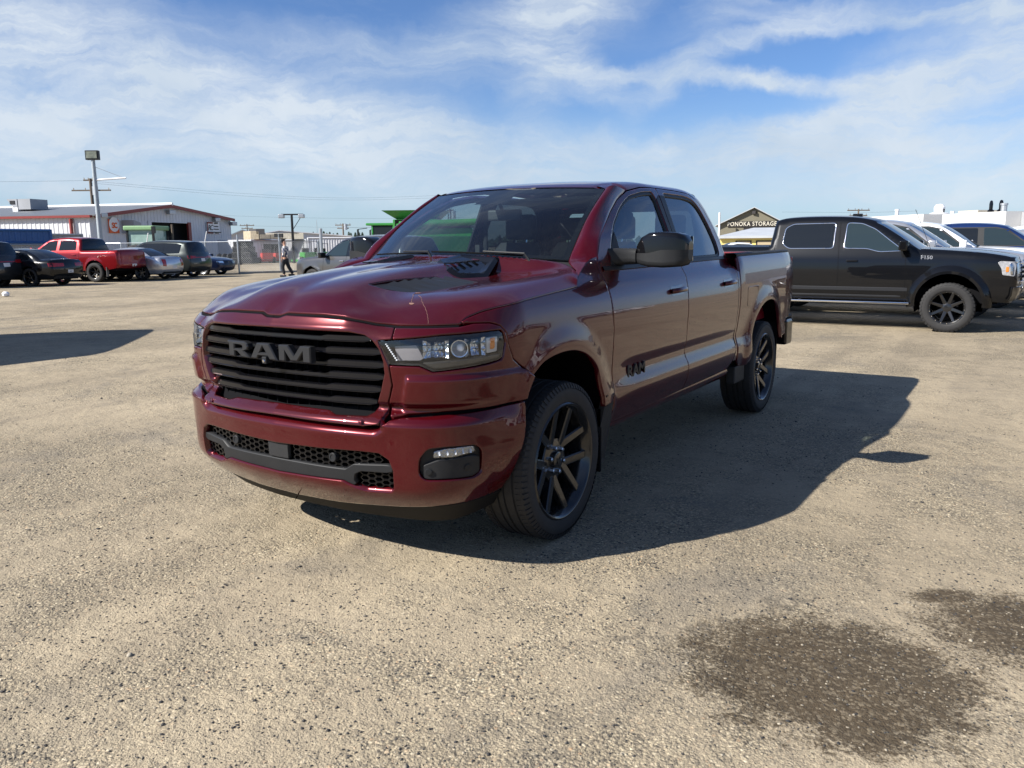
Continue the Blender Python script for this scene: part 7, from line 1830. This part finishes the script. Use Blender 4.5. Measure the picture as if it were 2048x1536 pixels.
# combine harvester (local: forward -y)
p, rz = world_frame(800, 58, -118)
CB = empty('combine_harvester', (p[0], p[1], 0), rz, 'green combine harvester with a flared grain tank seen behind the pickup windshield', 'combine'); CB.scale = (.86, .86, .86)
MB().box((-1.5, -.2, 1.3), (1.5, 6.2, 3.05)).build('body_panel', GRN, CB, bevel=.12)
cab_ = MB(); cab_.box((-.95, -2.0, 1.7), (.95, -.25, 3.3)); co_ = cab_.build('cab', DGL, CB, bevel=.1)
MB().box((-1.1, -2.5, 3.3), (1.1, -.1, 3.5)).build('cab_roof', GRN, CB, bevel=.06)
for x in (-.95, .95):
    for y in (-2.0, -.28): MB().box((x-.06, y-.06, 1.7), (x+.06, y+.06, 3.32)).build('cab_pillar', GRN, CB)
MB().box((-1.45, -.2, 3.0), (1.45, 3.4, 3.75)).build('grain_tank', GRN, CB, bevel=.05)
fl_ = MB(); b0 = [(-1.3, 0.1), (1.3, 0.1), (1.3, 3.2), (-1.3, 3.2)]; t0_ = [(-1.9, -1.0), (1.9, -1.0), (1.9, 3.9), (-1.9, 3.9)]
V = [(x, y, 3.75) for x, y in b0] + [(x, y, 4.45) for x, y in t0_] + [(x*.97, y*.97+.05, 4.45) for x, y in t0_] + [(x*.95, y, 3.8) for x, y in b0]
fl_.add(V, [(i, (i+1) % 4, 4+(i+1) % 4, 4+i) for i in range(4)] + [(4+i, 4+(i+1) % 4, 8+(i+1) % 4, 8+i) for i in range(4)] + [(8+i, 8+(i+1) % 4, 12+(i+1) % 4, 12+i) for i in range(4)] + [(12, 13, 14, 15)]); fl_.build('tank_extension', GRN, CB)
MB().tube([(1.75, .4, 3.35), (1.75, 6.6, 3.5)], .26, 14).tube([(1.75, .4, 3.35), (1.5, .3, 2.6)], .26, 12).build('unload_auger', GRN, CB, smooth=True)
MB().box((1.52, .0, 3.02), (1.56, .9, 3.72)).build('dark_panel', VOID, CB)
MB().box((-1.2, 3.5, 3.05), (1.2, 6.0, 3.7)).build('engine_cover', SAT, CB, bevel=.08)
MB().tube([(.6, 4.2, 3.6), (.6, 4.2, 4.2)], .10, 8).build('exhaust', CHR, CB)
for x in (-1.35, 1.35): MB().tube([(x*.8, -2.4, 3.1), (x*1.45, -2.9, 3.0), (x*1.45, -2.9, 2.9)], .03, 6).box((x*1.45-.16, -2.95, 2.35), (x*1.45+.16, -2.88, 3.0)).build('side_mirror', SAT, CB)
for k in range(4): MB().tube([(.9+.5*(k % 2), -1.2-.8*(k//2), 1.2), (1.2+.5*(k % 2), -1.3-.8*(k//2), 2.35), (1.5+.5*(k % 2), -1.4-.8*(k//2), 2.2), (1.6+.5*(k % 2), -1.4-.8*(k//2), 1.2)], .03, 6).build('hand_rail', SAT, CB)
YELR = pm('implement_yellow', (.80, .55, .02), rough=.4)
for (x, y, R_) in ((1.55, .5, .95), (-1.55, .5, .95), (1.35, 5.0, .60), (-1.35, 5.0, .60)):
    sg = 1 if x > 0 else -1; w_ = MB().lathe([(-.3, R_*.55), (-.33, R_*.9), (-.25, R_), (.25, R_), (.33, R_*.9), (.3, R_*.55)], (x, y, R_), (1, 0, 0), 24).build('tyre', RUB, CB, smooth=True)
    MB().lathe([(sg*.22, 0), (sg*.20, R_*.2), (sg*.05, R_*.45), (sg*.28, R_*.56)], (x, y, R_), (1, 0, 0), 20).build('wheel_disc', YELR, CB)
# green grain trailer seen through the glass
p, rz = world_frame(880, 50, -118)
GT = empty('farm_trailer', (p[0], p[1], 0), rz, 'dark green farm trailer seen through the windshield below the combine', 'trailer')
DG_ = pm('dark_implement_green', (.02, .09, .03), rough=.4, var=.1)
MB().box((-1.25, -2.4, .8), (1.25, 2.4, 2.0)).build('box_body', DG_, GT, bevel=.05)
MB().box((1.26, -1.8, 1.1), (1.30, -.3, 1.8)).build('side_panel', GRN, GT); MB().box((1.30, -1.6, 1.45), (1.32, -.5, 1.55)).build('yellow_stripe', YELR, GT)
for y in (-.6, .6):
    for x in (-1.1, 1.1): MB().lathe([(-.15, .3), (-.17, .45), (.17, .45), (.15, .3), (.12, 0)], (x, y, .47), (1, 0, 0), 20).build('wheel', RUB, GT)
# old tractor in front of the workshop
p, rz = world_frame(296, 60, 60)
TR = empty('farm_tractor', (p[0], p[1], 0), rz, 'faded green cab tractor parked in front of the workshop gable', 'tractor')
zc = zat(p, 452); 
TGL = pm('green_cab_glass', (.28, .40, .36), rough=.1, coat=.6, var=.15, vscale=2)
MB().box((-.95, -.9, 1.5), (.95, .8, zc-.28)).build('cab_glass', TGL, TR)
MB().box((-1.15, -1.05, zc-.30), (1.15, 1.0, zc)).build('cab_roof', GRND, TR, bevel=.08)
for x in (-.97, .97):
    for y in (-.92, .82): MB().box((x-.06, y-.06, 1.1), (x+.06, y+.06, zc-.28)).build('cab_pillar', SAT, TR)
MB().box((-.5, -3.4, .9), (.5, -.9, 1.75)).build('engine_hood', GRND, TR, bevel=.1)
MB().tube([(.35, -1.6, 1.7), (.35, -1.6, zc+.1)], .07, 8).build('exhaust', WOOD, TR)
MB().box((-1.35, -1.2, zc-.5), (-1.15, -1.0, zc-.05)).build('work_lamp', SAT, TR); MB().box((1.15, -1.2, zc-.7), (1.40, -1.0, zc-.05)).build('work_lamp', SAT, TR)
for (x, y, R_) in ((1.0, .2, .85), (-1.0, .2, .85), (.8, -2.8, .55), (-.8, -2.8, .55)):
    MB().lathe([(-.22, R_*.5), (-.24, R_*.92), (-.15, R_), (.15, R_), (.24, R_*.92), (.22, R_*.5), (.1, 0)], (x, y, R_), (1, 0, 0), 24).build('tyre', RUB, TR, smooth=True)
# zero-turn and ride-on mowers
REDM = pm('mower_red', (.42, .03, .02), rough=.4, var=.1)
def mower(name, label, u, v, az, mat, s=1.0, group=None):
    g = gnd(u, v); f = math.radians(az); rt = empty(name, (g[0], g[1], 0), math.atan2(math.sin(f), -math.cos(f)), label, 'mower', group)
    MB().box((-.62*s, -.5*s, .12), (.62*s, .35*s, .30)).build('cutting_deck', mat, rt, bevel=.04); MB().box((-.38*s, .2*s, .35), (.38*s, .95*s, .72*s)).build('engine_cover', mat, rt, bevel=.06)
    MB().box((-.26*s, -.05*s, .5), (.26*s, .35*s, .62)).box((-.26*s, .3*s, .55), (.26*s, .42*s, 1.0*s)).build('seat', SEAT, rt, bevel=.04)
    MB().tube([(-.3*s, .6*s, .6), (-.3*s, .65*s, 1.35*s), (.3*s, .65*s, 1.35*s), (.3*s, .6*s, .6)], .03, 6).build('roll_bar', SAT, rt)
    for x in (-.25, .25): MB().tube([(x*s, -.1*s, .5), (x*s, -.45*s, .95*s)], .02, 5).build('lever', SAT, rt)
    for (x, y, r_) in ((-.5, .65, .28), (.5, .65, .28), (-.45, -.75, .15), (.45, -.75, .15)): MB().lathe([(-.09, r_*.4), (-.1, r_*.9), (-.06, r_), (.06, r_), (.1, r_*.9), (.09, r_*.4), (.05, 0)], (x*s, y*s, r_), (1, 0, 0), 16).build('wheel', RUB, rt)
    return rt
mower('riding_mower', 'red riding mower parked behind the fence left of the walking man', 531, 526, -60, REDM, 1.25)
mower('riding_mower', 'second red riding mower tucked behind the first near the fence post', 552, 525, -70, REDM, 1.2)
mower('riding_mower', 'green riding mower with a tall lever left of the grey SUV', 606, 525.5, -80, GRN, 1.3)
mower('riding_mower', 'green riding mower nearer the grey SUV roof line', 628, 524, -95, GRN, 1.3)
mower('riding_mower', 'green riding mower partly hidden by the grey SUV bonnet', 640, 523.5, -85, GRN, 1.25)
# dark implement against the container
p = onray(489, 70); im = empty('stacked_implement', (p[0], p[1], 0), .3, 'stack of dark farm attachments beside the white container', 'implement')
for k in range(4): MB().box((-1.0+.1*k, -.5, .1+.45*k), (1.0-.15*k, .5, .58+.45*k)).build('frame_part', SAT, im, bevel=.05)
for k in range(5): MB().lathe([(-.05, .45), (.05, .45), (.05, 0)], (-2.6+.5*k, .3, .48), (1, 0, 0), 16).build('disc', RUB, im)

# ------------------------------------------------------------------ vehicles the picture only hints at: the tall van whose shadow falls into it, more of the lot beyond the right edge
VAN = suv(P_WHITE, W_SUV, wb=3.0, R=.36, Ra=.43, sill=.38, track=1.7, mirror=(.72, 1.42), mw=.28, crown=(.03, .07),
    nose=[(.30, -.80), (.42, -.90), (.62, -.94), (.95, -.92), (1.1, -.84)], tail=[(.34, 4.30), (.50, 4.38), (1.2, 4.40), (1.8, 4.40), (2.25, 4.38)],
    top=[('bonnet', [(-.78, 1.15), (-.4, 1.27), (-.1, 1.35)], None), ('windshield', [(0, 1.42), (.35, 1.8), (.62, 2.12)], DGL), ('roof', [(.75, 2.26), (1.2, 2.38), (2.4, 2.42), (3.6, 2.42), (4.2, 2.40), (4.33, 2.36)], None)],
    w=[(.30, .92), (.45, .96), (.9, .98), (1.3, .975), (1.8, .93), (2.2, .88), (2.45, .84)], side=[('window', [(.25, 1.42), (.65, 1.95), (1.15, 1.98), (1.15, 1.42)], DGL, .004)],
    seams=[[(.2, .5), (.25, 1.2)], [(1.3, .45), (1.3, 2.1)]], handles=[(1.05, 1.2)], faces=[('headlight', 'front', [(.50, .84), (.50, 1.0), (.84, 1.0), (.84, .82)], ALU, .006, True), ('grille', 'front', [(-.44, .72), (.44, .72), (.44, .95), (-.44, .95)], BLK, .006)])
VAN['flare'] = .01
car('parked_van', 'tall white cargo van standing just outside the left picture edge', 'van', VAN, (-9.95, -.85), 135)

# ------------------------------------------------------------------ walking man
def skin(name, verts, edges, radii, mat, parent, root_=0, sub=2):
    me = bpy.data.meshes.new(name); me.from_pydata([tuple(v) for v in verts], edges, []); o = link(name, me)
    md = o.modifiers.new('skin', 'SKIN'); me.skin_vertices[0].data[root_].use_root = True
    for i, r in enumerate(radii): me.skin_vertices[0].data[i].radius = (r if isinstance(r, tuple) else (r, r))
    md.use_smooth_shade = True; s = o.modifiers.new('sub', 'SUBSURF'); s.levels = sub; s.render_levels = sub
    dg = bpy.context.evaluated_depsgraph_get(); dg.update(); m2 = bpy.data.meshes.new_from_object(o.evaluated_get(dg)); bpy.data.objects.remove(o)
    m2.materials.clear(); m2.materials.append(mat)
    for p_ in m2.polygons: p_.use_smooth = True
    return link(name, m2, parent)
def person():
    g = far(571, 520, 41.5); f = math.radians(-120); rt = empty('person', (g[0], g[1], 0), math.atan2(math.sin(f), -math.cos(f)), 'man in a dark cap, patterned shirt and dark trousers walking by the fence', 'person')
    SK = pm('skin_tone', (.42, .24, .17), rough=.55); PANT = pm('dark_trousers', (.016, .018, .024), rough=.85, var=.2); CAPM = pm('dark_cap', (.03, .03, .035), rough=.8)
    m = bpy.data.materials.new('plaid_shirt'); m.use_nodes = True; nt = m.node_tree; b = nt.nodes['Principled BSDF']; P = N(nt, 'ShaderNodeTexCoord').outputs['Object']
    ck = N(nt, 'ShaderNodeTexVoronoi', i_Scale=11.0); nt.links.new(P, ck.inputs['Vector']); sc_ = N(nt, 'ShaderNodeSeparateColor', i_Color=ck.outputs['Color'])
    nt.links.new(ramp(nt, sc_.outputs[0], [(0, (.04, .05, .11)), (.48, (.05, .06, .12)), (.52, (.55, .54, .52)), (.78, (.62, .58, .52)), (1, (.30, .25, .22))], 'CONSTANT'), b.inputs['Base Color']); b.inputs['Roughness'].default_value = .85
    # body: one skinned surface (torso, neck, head, arms, legs)
    V = [(0, 0, .96), (0, .01, 1.15), (0, .02, 1.38), (0, 0, 1.50), (0, -.02, 1.60), (0, -.03, 1.70), (0, -.02, 1.77),
         (.19, .01, 1.42), (.25, .03, 1.16), (.24, -.08, .92), (.235, -.12, .84), (-.19, .01, 1.42), (-.26, -.02, 1.17), (-.27, -.22, 1.00), (-.27, -.30, .98),
         (.09, 0, .90), (.10, -.14, .50), (.10, -.06, .10), (.10, -.17, .05), (-.09, 0, .90), (-.10, .10, .50), (-.10, .30, .12), (-.10, .20, .05)]
    E = [(0, 1), (1, 2), (2, 3), (3, 4), (4, 5), (5, 6), (2, 7), (7, 8), (8, 9), (9, 10), (2, 11), (11, 12), (12, 13), (13, 14), (0, 15), (15, 16), (16, 17), (17, 18), (0, 19), (19, 20), (20, 21), (21, 22)]
    Rr = [(.15, .11), (.15, .11), (.16, .11), .06, (.075, .085), (.078, .095), .06, .06, .045, .035, .035, .06, .045, .035, .035, .085, .06, .04, .035, .085, .06, .04, .035]
    skin('body', V, E, Rr, SK, rt)
    V = [(0, 0, .90), (0, .01, 1.12), (0, .02, 1.38), (0, .01, 1.47), (.20, .01, 1.42), (.26, .03, 1.16), (.25, -.06, .96), (-.20, .01, 1.42), (-.27, -.02, 1.17), (-.275, -.17, 1.04)]
    skin('shirt', V, [(0, 1), (1, 2), (2, 3), (2, 4), (4, 5), (5, 6), (2, 7), (7, 8), (8, 9)], [(.215, .165), (.21, .16), (.215, .16), .10, .10, .08, .065, .10, .08, .065], m, rt)
    V = [(0, 0, .98), (0, 0, .90), (.09, 0, .86), (.10, -.14, .50), (.10, -.06, .12), (-.09, 0, .86), (-.10, .10, .50), (-.10, .30, .14)]
    skin('trousers', V, [(0, 1), (1, 2), (2, 3), (3, 4), (1, 5), (5, 6), (6, 7)], [(.19, .15), (.20, .16), .125, .095, .075, .125, .095, .075], PANT, rt)
    skin('cap', [(0, -.02, 1.76), (0, -.02, 1.80), (0, -.12, 1.755), (0, -.17, 1.745)], [(0, 1), (0, 2), (2, 3)], [(.098, .105), .06, (.07, .02), (.06, .012)], CAPM, rt)
    for x, y0 in ((.10, -.12), (-.10, .24)): MB().box((x-.05, y0-.16, 0 if x > 0 else .04), (x+.05, y0+.14, .10 if x > 0 else .14)).build('shoe', CAPM, rt, bevel=.03, smooth=True)
    for sx, hp in ((1, (.235, -.12, .84)), (-1, (-.27, -.30, .98))):
        for k in range(5):
            a = (k-2)*.014; th = k == 4
            V = [np.array(hp) + (a*.6, 0, -.02), np.array(hp) + (a, -.01 - (.03 if th else 0), -.06), np.array(hp) + (a*1.05, -.02 - (.04 if th else 0), -.10 + (.03 if th else 0) + .006*abs(k-2)), np.array(hp) + (a*1.0, -.005 - (.03 if th else 0), -.125 + (.04 if th else 0))]
            MB().tube(V, [.010, .0095, .009, .006], 6).build('finger', SK, rt, smooth=True)
    MB().tube([(0, -.11, 1.66), (0, -.135, 1.63), (0, -.115, 1.615)], [.008, .016, .010], 6).build('nose', SK, rt, smooth=True)
    for x in (.085, -.085): MB().lathe([(-.008, .02), (.008, .02), (.008, 0)], (x, -.02, 1.66), (1, 0, 0), 8).build('ear', SK, rt)
    for x in (.032, -.032): MB().lathe([(0, .012), (.005, .0)], (x, -.108, 1.675), (0, -1, 0), 8).build('eye', VOID, rt)
person()
# small pale litter on the yard
g = gnd(12, 593); tag(MB().lathe([(0, .05), (.03, .10), (.10, .11), (.15, .06), (.16, 0)], (g[0], g[1], 0), (0, 0, 1), 10).build('paper_litter', ROOFW, smooth=True), 'small crumpled white paper lying on the gravel at the left edge', 'litter')
for (u, d_, s_, pp, lb) in ((1466, 62, 1, P_NAVY, 'dark blue car roof showing above the pickup bed'), (1535, 60, 1, P_WHITE, 'white car roof showing between the two pickup cabs')):
    q = onray(u, d_); car('parked_sedan', lb, 'sedan', sedan(pp, W_SIL, step=.12), q, 60, 'vehicles parked before the yellow units')

# more of the lot beyond the right picture edge: what the pickup's flank reflects
src = [o for o in bpy.data.objects if o.parent is None and o.name.startswith(('parked_suv', 'parked_pickup', 'parked_sedan'))]
pick = [next(o for o in src if k in o['label']) for k in ('silver SUV at the right', 'white pickup third', 'navy blue sedan', 'silver sedan parked', 'dark green-grey SUV', 'white pickup with dark grille')]
for i, (k, y) in enumerate(((0, 13), (1, 17.2), (4, 20.6), (3, 24), (5, 27.6), (2, 31), (0, 34.5), (1, 38), (3, 9.4))):
    c = copy_tree(pick[k]); c.location = (17.5 + .4*(i % 2), y, 0); c.rotation_euler = (0, 0, -math.pi/2 + .03*i)
    c['label'] = '%s in the facing row past the right edge, %s' % (pick[k]['label'].split(' parked')[0].split(' at the')[0].split(' facing')[0].split(' third')[0], ('first', 'second', 'third', 'fourth', 'fifth', 'sixth', 'seventh', 'eighth', 'nearest')[i])
    c['group'] = 'vehicles beyond the right picture edge'
